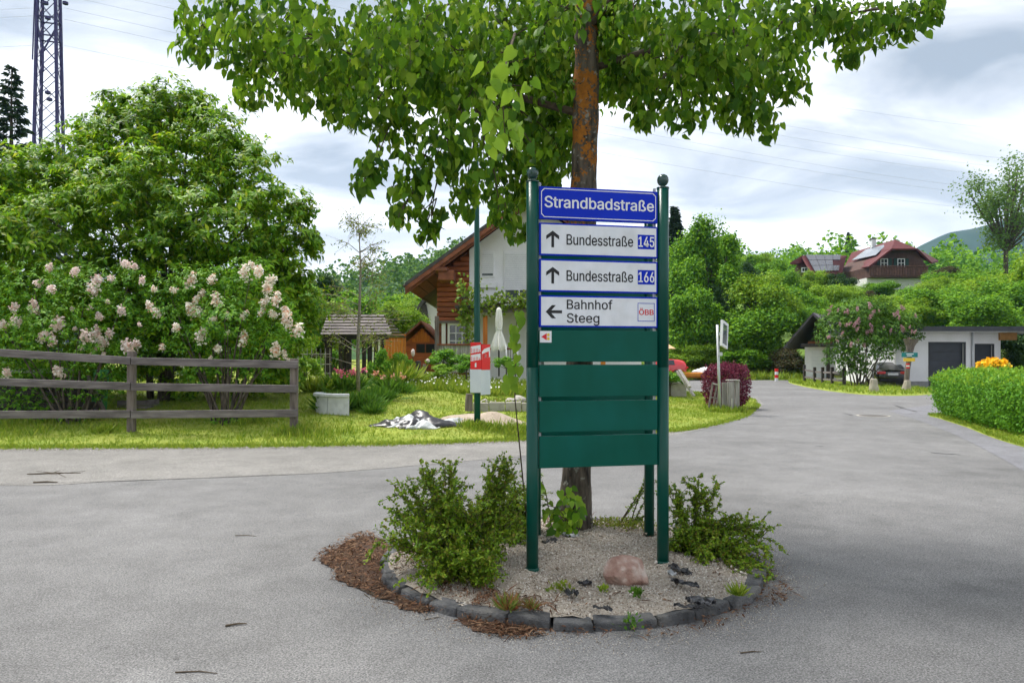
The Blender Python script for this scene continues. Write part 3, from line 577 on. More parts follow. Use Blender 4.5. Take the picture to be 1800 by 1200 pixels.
# ================================================================== linden tree
def lichen_bark():
    m_ = M['bark'].copy(); m_.name = 'lichen_bark'; n = m_.node_tree.nodes; l = m_.node_tree.links; b = n['Principled BSDF']
    cur = b.inputs['Base Color'].links[0].from_socket; t = n.new('ShaderNodeTexCoord'); sp = n.new('ShaderNodeSeparateXYZ'); l.new(t.outputs['Object'], sp.inputs[0])
    def nz(s, d, st=(1, 1, 1)):
        mp_ = n.new('ShaderNodeMapping'); mp_.inputs['Scale'].default_value = st; l.new(t.outputs['Object'], mp_.inputs[0]); q = n.new('ShaderNodeTexNoise'); q.inputs['Scale'].default_value = s; q.inputs['Detail'].default_value = d; l.new(mp_.outputs[0], q.inputs['Vector']); return q.outputs['Fac']
    # orange lichen patches grow in a band of the trunk
    band = n.new('ShaderNodeValToRGB'); e_ = band.color_ramp.elements; e_[0].position = .27; e_[0].color = (.0,)*3+(1,); e_[1].position = .62; e_[1].color = (0, 0, 0, 1)
    q1 = e_.new(.34); q1.color = (.11,)*3+(1,); q2 = e_.new(.40); q2.color = (.235,)*3+(1,); q3 = e_.new(.50); q3.color = (.17,)*3+(1,)
    dv = n.new('ShaderNodeMath'); dv.operation = 'DIVIDE'; l.new(sp.outputs[2], dv.inputs[0]); dv.inputs[1].default_value = 9; l.new(dv.outputs[0], band.inputs[0])
    a0 = n.new('ShaderNodeMath'); a0.operation = 'MULTIPLY_ADD'; l.new(nz(42, 5), a0.inputs[0]); a0.inputs[1].default_value = .55; l.new(nz(5.5, 8), a0.inputs[2]); a1 = n.new('ShaderNodeMath'); a1.operation = 'SUBTRACT'; l.new(a0.outputs[0], a1.inputs[0]); a1.inputs[1].default_value = .275
    ad = n.new('ShaderNodeMath'); ad.operation = 'ADD'; l.new(a1.outputs[0], ad.inputs[0]); l.new(band.outputs[0], ad.inputs[1])
    rr = n.new('ShaderNodeValToRGB'); rr.color_ramp.elements[0].position = .70; rr.color_ramp.elements[1].position = .76; l.new(ad.outputs[0], rr.inputs[0])
    oc = n.new('ShaderNodeValToRGB'); oc.color_ramp.elements[0].color = (.16, .06, .012, 1); oc.color_ramp.elements[1].color = (.55, .20, .02, 1); l.new(nz(30, 4), oc.inputs[0])
    mx = n.new('ShaderNodeMix'); mx.data_type = 'RGBA'; l.new(rr.outputs[0], mx.inputs[0]); l.new(cur, mx.inputs[6]); l.new(oc.outputs[0], mx.inputs[7])
    r2 = n.new('ShaderNodeValToRGB'); r2.color_ramp.elements[0].position = .60; r2.color_ramp.elements[1].position = .66; l.new(nz(13, 6), r2.inputs[0])
    mx2 = n.new('ShaderNodeMix'); mx2.data_type = 'RGBA'; l.new(r2.outputs[0], mx2.inputs[0]); l.new(mx.outputs[2], mx2.inputs[6]); mx2.inputs[7].default_value = (.26, .25, .21, 1)
    l.new(mx2.outputs[2], b.inputs['Base Color']); return m_
M['lichen_bark'] = lichen_bark()
TB = Vector((.56, 6.62, .05)); lt = thing('linden_tree', 'linden tree with orange lichen on its trunk growing from the island', 'tree', TB)
TP = [(0.565, 6.62, -.1), (.56, 6.62, .12), (.575, 6.62, .5), (.60, 6.62, 1.4), (.625, 6.6, 2.6), (.645, 6.58, 3.4), (.665, 6.57, 4.3), (.66, 6.55, 5.4), (.62, 6.5, 6.6), (.66, 6.5, 7.6)]
def trunk_at(z): zs = [p[2] for p in TP]; return Vector([float(np.interp(z, zs, [p[k] for p in TP])) for k in range(3)])
rad = [.17, .145, .130, .124, .117, .113, .107, .09, .055, .02]
PP = [tuple(trunk_at(z)) for z in np.linspace(-.1, 7.6, 60)]; RR = [float(np.interp(p[2], [q[2] for q in TP], rad))*(1+.035*math.sin(p[2]*7)+.02*math.sin(p[2]*19)) for p in PP]
tk = MB().tube([tuple(trunk_at(z)) for z in np.linspace(-.1, 7.6, 230)], [float(np.interp(z, [q[2] for q in TP], rad))*(1+.035*math.sin(z*7)+.02*math.sin(z*19)) for z in np.linspace(-.1, 7.6, 230)], 40)
tv_ = np.array(tk.v); ax_ = np.array([tuple(trunk_at(z)) for z in tv_[:, 2]]); rd_ = tv_-ax_; an_ = np.arctan2(rd_[:, 1], rd_[:, 0]); q_ = np.stack([np.cos(an_)*3.2, np.sin(an_)*3.2, tv_[:, 2]*1.5], 1)
am = .045*np.abs(smooth_noise(q_, 2.6, 61))+.035*smooth_noise(q_*[1, 1, 3], 4.0, 62)+.14*np.exp(-np.maximum(tv_[:, 2]-.05, 0)/.16)*(1+np.cos(an_*5+.6))*.5
tv_ = tv_+rd_*am[:, None]*np.array([1, 1, 0]); tk.v = [tuple(p_) for p_ in tv_]; tk.build('trunk', M['lichen_bark'], lt, True, True)
clumps = [(360,40,6.5,50),(420,30,6,60),(340,85,6.8,32),(430,90,6.3,50),(485,130,6.5,58),(440,158,6.8,32),(540,60,5.8,80),(555,150,6.2,62),(620,100,6.5,80),(655,180,6,55),(600,196,6.6,36),(720,60,5.5,90),(740,150,6,80),(700,228,6.2,48),(800,80,6,90),(820,180,6,70),(780,250,5.8,55),(880,60,7,90),(930,150,7.5,90),(950,60,7.5,90),(905,250,7,70),(965,240,7.4,55),(880,320,7,55),(820,300,6,45),(740,295,5.8,42),(660,290,5.8,32),(640,318,5.7,22),(720,335,5.8,36),(702,378,5.7,24),(758,380,5.8,28),(815,356,6,28),(745,412,5.8,14),(885,378,6.6,32),(908,405,6.8,20),(955,300,7,45),(690,60,7,80),(500,40,7,70),(850,130,7.6,90),(760,110,7.4,90),(660,130,7.4,70),
 (1090,60,7,80),(1100,140,6.8,48),(1140,175,6.4,46),(1132,212,6.2,20),(1200,100,6,80),(1200,205,6,34),(1260,60,5.8,80),(1270,150,6,60),(1300,185,6,48),(1345,215,6,32),(1360,120,6,58),(1388,150,6.2,36),(1370,50,6.2,70),(1440,30,6.5,50),(1500,55,6.5,48),(1490,98,6.5,22),(1560,38,6.6,48),(1610,28,6.7,38),(1640,18,6.8,22),(1160,90,7.4,80),(1240,130,7.2,70),(1320,90,7.2,70),(980,30,5.6,50),(1110,20,5.8,50),(970,120,7.4,58),(985,200,7.5,48),(940,215,7.6,55),(985,275,7.4,40),(960,330,7.3,36),(1085,110,7.6,55),(985,50,7.6,60),(1075,150,7.4,30),(925,340,7.3,40),(610,150,7.2,60),(540,110,7.2,60),(1078,55,6.5,40),(1088,118,6.6,36),(972,160,6.6,42),(958,90,6.3,48),(985,250,6.9,32),(978,20,6.4,40),(1075,10,6.4,40),(945,280,6.6,36),(1120,150,6.7,34)]
CL = [(P(x, y, D), r_*D/FPX) for x, y, D, r_ in clumps]
for k in range(95):                                       # the crown above and around the view
    d = rnd_dir(1)[0]; q = np.array([.65, 6.5, 6.2])+d*np.array([3.5, 3.4, 2.4])*rng.uniform(.35, 1)**.6
    if q[2] < 4.9 or (q[1] < 6 and q[2] < 1.6+ .60*q[1]): continue
    CL.append((Vector(q), rng.uniform(.4, .65)))
bm_ = MB(); lp = []; ld = []; ln = []; lsz = []
limbs = []                                                 # main limbs first, then thin boughs that leave them
def bough(s_, e_, r0, sag=.12):
    mid = s_.lerp(e_, .5)+Vector((random.uniform(-.1, .1), random.uniform(-.1, .1), sag)); n_ = 8
    pts_ = [s_.lerp(mid, t).lerp(mid.lerp(e_, t), t)+Vector(rng.normal(0, .012, 3))*(0 < t < 1) for t in np.linspace(0, 1, n_)]
    bm_.tube(pts_, [max(.005, r0*(1-.85*k/(n_-1))) for k in range(n_)], 7, False); return pts_
order = sorted(CL, key=lambda q: -(Vector((q[0].x-.64, q[0].y-6.55)).length)); main = []
for c_, r_ in order:
    if len(main) < 17 and all((c_-m2).length > 1.15 for m2 in main): main.append(c_)
for i, c_ in enumerate(main):
    z0 = min(max(3.0, c_.z-.55*(Vector((c_.x-.64, c_.y-6.55)).length)*.35), 7.0); limbs.append(bough(trunk_at(z0+.12*math.sin(i*2.4)), c_, .014+.006*(c_-trunk_at(z0)).length, .25))
for c_, r_ in CL:
    if c_ not in main:
        best = min((p for l_ in limbs for p in l_[2:]), key=lambda p: (p-c_).length+max(0, p.z-c_.z)*.3); s_ = best; bough(best, c_, .011, .05)
    else: s_ = c_.lerp(trunk_at(c_.z), .3)
    k = int(1750*r_**2+16) if c_.z < 4.9 else int(480*r_**2+8)
    p = rnd_dir(k)*r_*(rng.uniform(.1, 1, (k, 1))**.5)*np.array([1.05, 1.05, .9]); outw = unit(p+1e-6)
    p = p+np.array(c_); lp.append(p); ld.append(np.concatenate([outw[:, :2]*.45+rng.normal(0, .4, (k, 2)), -.9+rng.normal(0, .25, (k, 1))], 1))
    ln.append(np.concatenate([outw[:, :2]+rng.normal(0, .7, (k, 2)), .35+rng.normal(0, .3, (k, 1))], 1)); lsz.append(np.clip(rng.normal(.066, .017, k), .03, .11))
    for _ in range(max(2, int(r_*8))):                   # twigs
        e_ = c_+Vector(rnd_dir(1)[0])*r_*.9; bm_.tube([c_.lerp(s_, .12), c_.lerp(e_, .5)+Vector((0, 0, .03)), e_], [.006, .004, .002], 4, False)
bm_.build('branches', M['twig'], lt, True, True)
lp, ld, ln, lsz = map(np.concatenate, (lp, ld, ln, lsz))
vis = np.argsort(lp[:, 1]+np.where((lp[:, 2]-1.6)/lp[:, 1] > .47, 50, 0)+np.where(np.abs(lp[:, 0])/lp[:, 1] > .68, 50, 0))[:260]; rest = np.setdiff1d(np.arange(len(lp)), vis)
h2 = rng.random(len(rest)) < .45; r1, r2 = rest[~h2], rest[h2]; v, f = join([leaves(HEART, lp[r1], ld[r1], ln[r1], lsz[r1]), leaves(HEART2, lp[r2], ld[r2]+[0, 0, -.3], ln[r2], lsz[r2]*1.1)]); tag(link('foliage', fast_mesh('linden_foliage', v, f), M['linden'], lt, True), kind='stuff')
bi = rng.choice(rest, 2600, replace=False); tb_ = (LANCE[0]*np.array([.62, 1, 1]), LANCE[1]); v, f = leaves(tb_, lp[bi]+rng.normal(0, .03, (len(bi), 3)), np.concatenate([rng.normal(0, .3, (len(bi), 2)), -np.ones((len(bi), 1))], 1), rnd_dir(len(bi)), rng.uniform(.06, .1, len(bi)))
tag(link('flower_bracts', fast_mesh('bracts', v, f), leaf_mat('bract', [(.30, .40, .06), (.38, .46, .08), (.24, .34, .05)], .4), lt, True), kind='stuff')
leaf_me = fast_mesh('linden_leaf', HEART[0]*1.0, HEART[1]); leaf_me.materials.append(M['linden'])
leaf_new = fast_mesh('linden_leaf_new', HEART[0]*1.0, HEART[1]); leaf_new.materials.append(M['linden_new'])
def place_leaf(me, parent, p, d, nr, s):
    d = Vector(d).normalized(); x = d.cross(Vector(nr)).normalized(); z = x.cross(d)
    o = bpy.data.objects.new('leaf', me); col.objects.link(o); o.parent = parent
    B = Matrix((x*s, d*s, z*s)).transposed().to_4x4(); B.translation = Vector(p)-parent.location; o.matrix_local = B; return o
for i in vis: place_leaf(leaf_me, lt, lp[i], ld[i], ln[i], lsz[i])
# bright young shoot hanging towards the viewer, and suckers at the foot
def shoot(pts_, rr): MB().tube(pts_, rr, 6).build('young_shoot', M['twig'], lt, True, True)
shoot([P(905, 60, 6.2), P(890, 110, 5.0), P(882, 160, 4.65), P(890, 270, 4.6)], [.012, .008, .005, .003])
for k in range(64):
    t = k/63; p = P(878+random.gauss(0, 24)+14*t, 98+165*t+random.gauss(0, 8), 4.6+random.gauss(0, .12)); place_leaf(leaf_new if random.random() < .75 else leaf_me, lt, p, (random.gauss(0, .5), random.gauss(-.2, .5), -1), (random.gauss(0, .9), -1, .5), random.uniform(.055, .105))
for k in range(11):
    b_ = Vector((.5+random.gauss(0, .06), 6.45, .1)); e_ = P(random.uniform(945, 1025), random.uniform(838, 935), 6.25+random.gauss(0, .12)); shoot([b_, b_.lerp(e_, .6)+Vector((0, 0, .06)), e_], [.006, .004, .002])
    for j in range(6):
        p = b_.lerp(e_, .35+.13*j)+Vector((random.gauss(0, .05), random.gauss(-.04, .04), random.gauss(0, .04))); place_leaf(leaf_me if random.random() < .6 else leaf_new, lt, p, (random.gauss(0, .7), random.gauss(-.3, .4), -.6), (random.gauss(0, .5), -.8, .7), random.uniform(.05, .085))
for x_, y_, k in ((906, 590, 9), (912, 640, 5), (897, 665, 4)):       # leafy shoot beside the left post
    for j in range(k): p = P(x_+random.gauss(0, 7), y_+random.gauss(0, 22), 5.9+random.gauss(0, .06)); place_leaf(leaf_new, lt, p, (random.gauss(0, .4), -.2, -1), (random.gauss(0, .5), -1, .4), random.uniform(.07, .10))
shoot([P(925, 905, 6.2), P(915, 800, 6.0), P(905, 700, 5.92), P(908, 560, 5.9)], [.007, .006, .005, .003])

# ================================================================== island shrubs
def twig_bush(name, label, base, stems, leaf_m, lsize=.02, step=.0105, side=12, sidelen=.18, group=None):
    t = thing(name, label, 'shrub', base, group=group); m_ = MB(); ps = []; ds = []
    for tip, bend in stems:
        b_ = Vector(base)+Vector((random.gauss(0, .05), random.gauss(0, .05), 0)); tip = Vector(tip); mid = b_.lerp(tip, .5)+Vector((0, 0, bend))
        path = [b_.lerp(mid, u).lerp(mid.lerp(tip, u), u) for u in np.linspace(0, 1, 9)]; m_.tube(path, list(np.linspace(.007, .0018, 9)), 5, False)
        segs = [path[2:]]
        for k in range(side):
            u = .2+.78*(k+random.random())/side; i_ = min(int(u*8), 7); a_ = path[i_].lerp(path[i_+1], u*8-i_); dr = (path[i_+1]-path[i_]).normalized()
            sd = (dr*.7+Vector(rnd_dir(1)[0])*.9+Vector((0, 0, .1))).normalized(); ln_ = sidelen*random.uniform(.4, 1.2); e_ = a_+sd*ln_+Vector((0, 0, -.015)); segs.append([a_, a_.lerp(e_, .5)+Vector((0, 0, .012)), e_]); m_.tube(segs[-1], [.003, .002, .001], 3, False)
        for sg_ in segs:
            for a_, b2 in zip(sg_[:-1], sg_[1:]):
                ln_ = (b2-a_).length; k = max(1, int(ln_/step*2)); u = rng.random((k, 1)); d = np.array((b2-a_).normalized())
                ps.append(np.array(a_)+u*np.array(b2-a_)+rng.normal(0, .004, (k, 3))); ds.append(d*.6+rng.normal(0, .7, (k, 3)))
    b_ = Vector(base); m_.tube([b_+Vector((0, 0, -.08)), b_+Vector((0, 0, .012))], [.14, .12], 10)
    m_.build('stems', M['twig'], t, True)
    p = np.concatenate(ps); d = np.concatenate(ds); nr = rnd_dir(len(p))*.7+[0, 0, .9]
    v, f = leaves(OVAL, p, d, nr, lsize*1.45*rng.uniform(.6, 1.25, len(p))); tag(link('foliage', fast_mesh('bush_leaves', v, f), leaf_m, t, True), kind='stuff'); return t
def tips(lst, jit, base, each):
    o = []
    for x, y, D, b_ in lst:
        for _ in range(each): o.append((P(x, y, D)+Vector(rng.normal(0, jit, 3)), b_*random.uniform(.5, 1.3)))
    return o
bl = G(815, 1000, .1); bl.z = .06
twig_bush('cotoneaster_shrub', 'large spreading small-leaved shrub left of the sign on the island', bl, tips([(745, 822, 5.55, .05), (790, 820, 5.6, .05), (770, 850, 5.5, .06), (715, 865, 5.45, .08), (695, 905, 5.35, .10), (690, 945, 5.3, .10), (730, 940, 5.1, .1), (745, 985, 5.0, .1), (800, 900, 5.3, .05), (835, 900, 5.3, .05), (870, 860, 5.7, .06), (895, 820, 5.9, .05), (875, 825, 5.8, .05), (900, 875, 5.75, .08), (905, 925, 5.5, .08), (860, 970, 5.15, .1), (780, 1000, 4.95, .08), (830, 1005, 4.95, .08), (810, 960, 5.05, .08), (850, 1020, 4.92, .06), (760, 900, 5.3, .06), (740, 890, 5.6, .06)], .05, bl, 4), M['cotoneaster'])
br = Vector((1.42, 5.95, .05))
twig_bush('cotoneaster_shrub', 'straggling shrub right of the sign trailing over the kerb', br, tips([(1185, 860, 6.0, .06), (1225, 855, 6.0, .06), (1250, 862, 5.95, .06), (1200, 900, 5.9, .06), (1260, 905, 5.85, .08), (1290, 920, 5.8, .1), (1325, 938, 5.7, .12), (1345, 950, 5.65, .14), (1348, 985, 5.5, .14), (1352, 1000, 5.4, .14), (1325, 1005, 5.4, .12), (1280, 960, 5.6, .08), (1210, 940, 5.7, .05), (1240, 985, 5.4, .06), (1335, 1030, 5.25, .12), (1185, 950, 5.7, .04)], .045, br, 3), M['cotoneaster'], .019, .010, 12, .15)
bm2 = Vector((.02, 6.4, .05))
twig_bush('cotoneaster_shrub', 'thin shrub behind the left sign post beside the trunk', bm2, tips([(905, 850, 6.3, .05), (915, 890, 6.2, .05), (890, 905, 6.2, .05), (915, 930, 6.0, .05), (870, 900, 6.4, .06), (930, 870, 6.4, .05)], .05, bm2, 4), M['cotoneaster'], .02, .013)
b4 = Vector((1.0, 6.75, .06))
twig_bush('cotoneaster_shrub', 'wispy sprig poking out between the two right sign posts', b4, tips([(1138, 835, 6.4, .04), (1150, 850, 6.4, .04), (1150, 900, 6.4, .04)], .02, b4, 2), M['cotoneaster'], .018, .014, 4, .08)
# low yellow-green ground cover at the back of the island
def tuft(name, label, c_, r_, n_, h, m_, tm=OVAL, size=.02, cat='weed', group=None):
    t = thing(name, label, cat, c_, group=group); a = rng.normal(0, 1, (n_, 2))*np.array(r_)*.5; p = np.concatenate([a, rng.random((n_, 1))*h*.8], 1)
    if tm is BLADE: p[:, 2] = 0; p[:, :2] *= .35
    d = np.concatenate([a/np.max(r_)*.9+rng.normal(0, .35, (n_, 2)), np.full((n_, 1), .7)], 1); v, f = leaves(tm, p, d, rnd_dir(n_)+[0, 0, .5], (h if tm is BLADE else size)*rng.uniform(.6, 1.25, n_))
    link('foliage', fast_mesh('tuft', v, f), m_, t); return t
M['sedum'] = leaf_mat('sedum', [(.16, .24, .02), (.24, .30, .03), (.12, .2, .03), (.28, .26, .05)], .25)
M['rusty_grass'] = leaf_mat('rusty_grass', [(.22, .08, .03), (.30, .16, .06), (.16, .22, .04), (.12, .2, .03)], .25)
for x, y, rx, n_, lab in ((1070, 925, .22, 500, 'yellow-green low ground cover right of the tree trunk'), (1120, 930, .18, 350, 'yellow-green low ground cover in front of the rear right post')):
    p = G(x, y, .09); tuft('ground_cover', lab, p, (rx, .14), n_, .09, M['sedum'], size=.022, cat='ground cover')
for x, y, r_, n_, h, m_, tm, lab in ((1110, 1108, .05, 60, .10, 'blade_deep', OVAL, 'leafy weed sprouting from the joint of the front kerb'), (893, 1070, .08, 120, .10, 'rusty_grass', BLADE, 'reddish grass tuft just inside the front kerb left of the stone'), (935, 1068, .09, 90, .06, 'rusty_grass', BLADE, 'low rusty grass patch inside the front kerb'), (1120, 1048, .03, 70, .05, 'blade_deep', OVAL, 'small round green weed in front of the pink stone'), (1060, 1040, .03, 40, .035, 'blade', OVAL, 'tiny green weed left of the pink stone'), (1298, 1045, .08, 110, .08, 'blade', BLADE, 'grass tuft inside the kerb at far right of the island'), (985, 1038, .07, 90, .04, 'sedum', OVAL, 'flat mossy weed left of the pink stone'), (740, 985, .10, 90, .09, 'blade', LANCE, 'broad-leaved weed at the kerb under the large shrub'), (690, 955, .05, 40, .10, 'linden_new', OVAL, 'yellow-green dandelion leaves at the left end of the kerb'), (830, 1025, .08, 70, .10, 'blade', LANCE, 'broad-leaved weed in front of the large shrub')):
    p = G(x, y, .09 if 'joint' not in lab else .02); tuft('weed', lab, p, (r_, r_), n_, h, M[m_], tm, .03)
# pink boulder
bm = bmesh.new(); bmesh.ops.create_icosphere(bm, subdivisions=4, radius=1)
pts = np.array([v_.co[:] for v_ in bm.verts])
for d_, lim in (((-.15, -.25, 1), .66), ((.75, -.55, .45), .62), ((-.8, -.3, .45), .70), ((-.1, -1, .15), .70), ((.9, .2, .1), .80), ((-.3, -.8, .5), .82), ((.3, -.75, -.5), .75), ((-.6, -.6, -.4), .78)):
    d_ = np.array(d_)/np.linalg.norm(d_); k = np.maximum(pts@d_-lim, 0); pts = pts-(k*.97)[:, None]*d_
pts *= (1+.03*smooth_noise(pts, 3, 2)+.012*smooth_noise(pts, 11, 3))[:, None]
for v_, p_ in zip(bm.verts, pts): v_.co = p_*np.array([.165, .135, .118])
me = bpy.data.meshes.new('boulder'); bm.to_mesh(me); bm.free(); me.polygons.foreach_set('use_smooth', np.ones(len(me.polygons), bool))
M['pink_rock'] = mat('pink_rock', (.26, .14, .105), (.46, .33, .27), 11, .8, 1.0, 34, dirt=(.56, .49, .43), dscale=13, damt=.75)
p = G(1102, 1022, .1); bo = link('boulder', me, M['pink_rock']); bo.location = (p.x, p.y-.01, .165); bo.rotation_euler = (.1, .12, .2); tag(bo, 'rounded pink stone lying on the gravel of the island', 'stone')
# torn plastic scraps
M['black_plastic'] = mat('black_plastic', (.008, .008, .01), (.02, .02, .024), 6, .35, spec=.6)
M['white_plastic'] = mat('white_plastic', (.30, .32, .33), (.6, .62, .63), 2.5, .45)
def scrap(label, x, y, lx, ly, rz, m_, seed, hz_=.02, z=.10):
    r_ = np.random.default_rng(seed); nx, ny = 12, 7; u, v_ = np.meshgrid(np.linspace(-1, 1, nx), np.linspace(-1, 1, ny), indexing='ij')
    edge = 1-.35*np.abs(u)**2*r_.uniform(.3, 1.0, u.shape); X = u*lx/2+r_.normal(0, lx*.02, u.shape); Y = v_*ly/2*edge*(1-.6*np.abs(u))+r_.normal(0, ly*.08, u.shape); Z = hz_*(.5+.5*np.sin(u*5+v_*3+seed)*np.cos(v_*4+seed))+r_.normal(0, hz_*.2, u.shape)
    idx = np.arange(nx*ny).reshape(nx, ny); F = np.stack([idx[:-1, :-1], idx[1:, :-1], idx[1:, 1:], idx[:-1, 1:]], -1).reshape(-1, 4)
    o = link('plastic_scrap', fast_mesh('scrap', np.stack([X, Y, Z], -1).reshape(-1, 3), F), m_); p = G(x, y, z); o.location = p; o.rotation_euler = (0, 0, rz)
    md = o.modifiers.new('solid', 'SOLIDIFY'); md.thickness = .002
    return tag(o, label, 'plastic scrap', 'torn plastic scraps on the island')
scrap('crumpled black plastic by the left post foot', 970, 957, .16, .16, .2, M['black_plastic'], 1, .05)
scrap('white plastic scrap near the trunk foot', 1003, 942, .15, .10, -.5, M['white_plastic'], 2, .03)
scrap('small black scrap between post and pink stone', 1028, 1025, .10, .08, .4, M['black_plastic'], 3)
scrap('black and mossy scrap left of the pink stone', 1005, 1044, .09, .09, .1, M['black_plastic'], 4, .03)
scrap('black strip right of the pink stone', 1205, 1027, .20, .09, -.7, M['black_plastic'], 5, .025)
scrap('long black strip at the right post foot', 1195, 1003, .20, .10, -1.0, M['black_plastic'], 6, .03)
scrap('pale scrap at the right post foot', 1181, 1010, .05, .13, .2, M['white_plastic'], 7, .03)
scrap('large torn black scrap near the right kerb', 1232, 1058, .18, .16, -.3, M['black_plastic'], 8, .03)
scrap('flat black scrap left of the large torn one', 1208, 1067, .16, .07, -.2, M['black_plastic'], 9)
scrap('thin brown-black scrap near the front kerb', 1060, 1070, .12, .05, -.4, M['black_plastic'], 10)
scrap('tiny dark scrap behind the pink stone', 1076, 946, .07, .06, .4, M['black_plastic'], 11)
scrap('tiny dark scrap beside the rear right post', 1128, 955, .06, .06, .9, M['black_plastic'], 12)
# twigs lying on the road
for x, y, ln_, a_, r_, lab in ((415, 1099, .12, .25, .007, 'thick short stick on the asphalt'), (345, 1183, .22, -.05, .004, 'long curved twig at the bottom edge of the road'), (432, 942, .2, -.08, .004, 'thin curved twig on the road left of the island'), (650, 1045, .22, -.8, .006, 'pale forked stick by the leaf litter'), (1320, 1147, .12, .1, .004, 'twig on the road below the right kerb'), (760, 1087, .1, .4, .003, 'small twig below the leaf litter'), (95, 833, .7, .1, .008, 'bunch of dry twigs at the far left of the road'), (80, 849, .3, .05, .012, 'dark stick by the seam at far left')):
    p = G(x, y); dx = Vector((math.cos(a_), math.sin(a_)*1.2, 0))*ln_/2; m_ = MB().tube([p-dx+Vector((0, 0, r_)), p+Vector((.01, .015*ln_/.2, r_*1.4)), p+dx+Vector((0, 0, r_))], [r_, r_*.9, r_*.5], 6)
    if 'fork' in lab or 'bunch' in lab:
        for k in range(7 if 'bunch' in lab else 2): e_ = p+Vector((random.uniform(-1, 1)*ln_*.6, random.uniform(-.5, .5)*ln_, r_)); m_.tube([p+Vector((random.uniform(-.1, .1), 0, r_)), e_], [r_*.6, r_*.3], 4)
    tag(m_.build('twig', M['twig']), lab, 'twig', 'twigs on the road')
# ================================================================== garden on the left
M['old_wood'] = mat('old_wood', (.10, .085, .085), (.24, .21, .205), 6, .85, .6, 30, stretch=(.35, 1, 3), dirt=(.07, .06, .06), dscale=3, isl=.12)
M['old_wood_v'] = mat('old_wood_v', (.10, .08, .07), (.24, .20, .175), 6, .85, .6, 30, stretch=(3, 3, .35), isl=.15)
M['grey_board'] = mat('grey_board', (.24, .225, .20), (.46, .44, .41), 5, .85, .7, 30, stretch=(4, 4, .3), isl=.18)
M['dark_wood'] = mat('dark_wood', (.022, .018, .016), (.06, .05, .045), 6, .85, .5, 30, isl=.2)
M['orange_wood'] = mat('orange_wood', (.42, .12, .015), (.62, .22, .03), 5, .65, .4, 20, stretch=(4, 4, .4), isl=.1)
M['red_log'] = mat('red_log', (.18, .045, .014), (.38, .11, .035), 4, .6, .5, 22, stretch=(.4, 1, 4), isl=.22)
M['brown_beam'] = mat('brown_beam', (.13, .038, .016), (.26, .085, .035), 5, .65, .4, 20, isl=.15)
M['roof_dark'] = mat('roof_dark', (.045, .042, .042), (.09, .085, .082), 5, .8, .6, 20)
M['render_white'] = mat('render_white', (.76, .76, .775), (.82, .82, .83), 2.2, .9, .25, 60, dirt=(.64, .64, .63), dscale=.7, damt=.5)
M['white_paint'] = mat('white_paint', (.72, .73, .74), (.8, .8, .81), 4, .5)
M['shutter'] = mat('shutter', (.66, .67, .69), (.73, .74, .75), 3, .55)
M['glass'] = glass_mat('glass'); M['glass_teal'] = glass_mat('glass_teal', (.03, .045, .045))
M['concrete'] = mat('concrete', (.56, .58, .60), (.70, .71, .72), 5, .9, .3, 40, dirt=(.3, .3, .28), dscale=4, damt=.5)
M['concrete_warm'] = mat('concrete_warm', (.3, .28, .25), (.44, .41, .37), 6, .9, .4, 40, dirt=(.18, .18, .12), dscale=3, damt=.6)
# --- wooden fence
fe = thing('wooden_fence', 'weathered grey post and rail fence between road and garden', 'fence', P(230, 762, 14.6))
px_ = [-62, 230, 516]
for i, x in enumerate(px_):
    b_ = P(x, 764, 14.68); t_ = P(x, (600, 617, 630)[i], 14.68); MB().bar((b_.x, 14.7, -.1), (t_.x+.01, 14.7, t_.z), .14, .13, (0, 1, 0)).build('post', M['old_wood_v'], fe, True, bevel=.012)
for (xa, xb, ys) in ((-62, 230, ((616, 634), (669, 679), (729, 727.5))), (230, 524, ((634.5, 641), (679.5, 683.5), (728.5, 726)))):
    for ya, yb in ys:
        a = P(xa, ya, 14.6); b_ = P(xb, yb, 14.6); g_ = .006; mid = (a+b_)/2
        MB().bar(a+Vector((g_, 0, 0)), b_-Vector((g_, 0, 0)), .045, .152).build('rail', M['old_wood'], fe, True, bevel=.008)
# --- lobed tree builder
def tube_tree(m_, base, c_, r0, n=6):
    base = Vector(base); c_ = Vector(c_); mid = base.lerp(c_, .55)+Vector((random.gauss(0, .1), random.gauss(0, .1), .25*(c_-base).length*.3))
    m_.tube([base.lerp(mid, u).lerp(mid.lerp(c_, u), u) for u in (0, .25, .5, .75, 1)], [r0, r0*.8, r0*.6, r0*.4, r0*.15], n, False)
def pads(c_, r_, k, nro, nl, size):
    "leaf sprays gathered in flat drooping tiers, as on cherry boughs"
    d = rnd_dir(k); p = np.array(c_)+d*r_*np.array([1, 1, .9])*(rng.uniform(.25, 1.0, (k, 1))**.5); pr = rng.uniform(.16, .34, (k, 1))*min(1, r_+.25)
    q = np.repeat(p, nro, 0); o = rng.normal(0, 1, (k*nro, 3))*np.repeat(pr, nro, 0)*np.array([.62, .62, .2]); o[:, 2] -= (o[:, 0]**2+o[:, 1]**2)*.9; q = q+o
    ax = unit(np.repeat(d*np.array([1, 1, .3]), nro, 0)*.5+o*1.5+[0, 0, .55]+rng.normal(0, .2, (k*nro, 3))); a = np.repeat(ax, nl, 0); pp = np.repeat(q, nl, 0); rd = rnd_dir(k*nro*nl); rd = unit(rd-a*(rd*a).sum(1, keepdims=True))
    return leaves(LANCE, pp+a*rng.uniform(-.4, .4, (len(a), 1))*size, rd*.9+a*.35+[0, 0, -.5], a+[0, 0, .7], size*rng.uniform(.65, 1.25, len(a)))
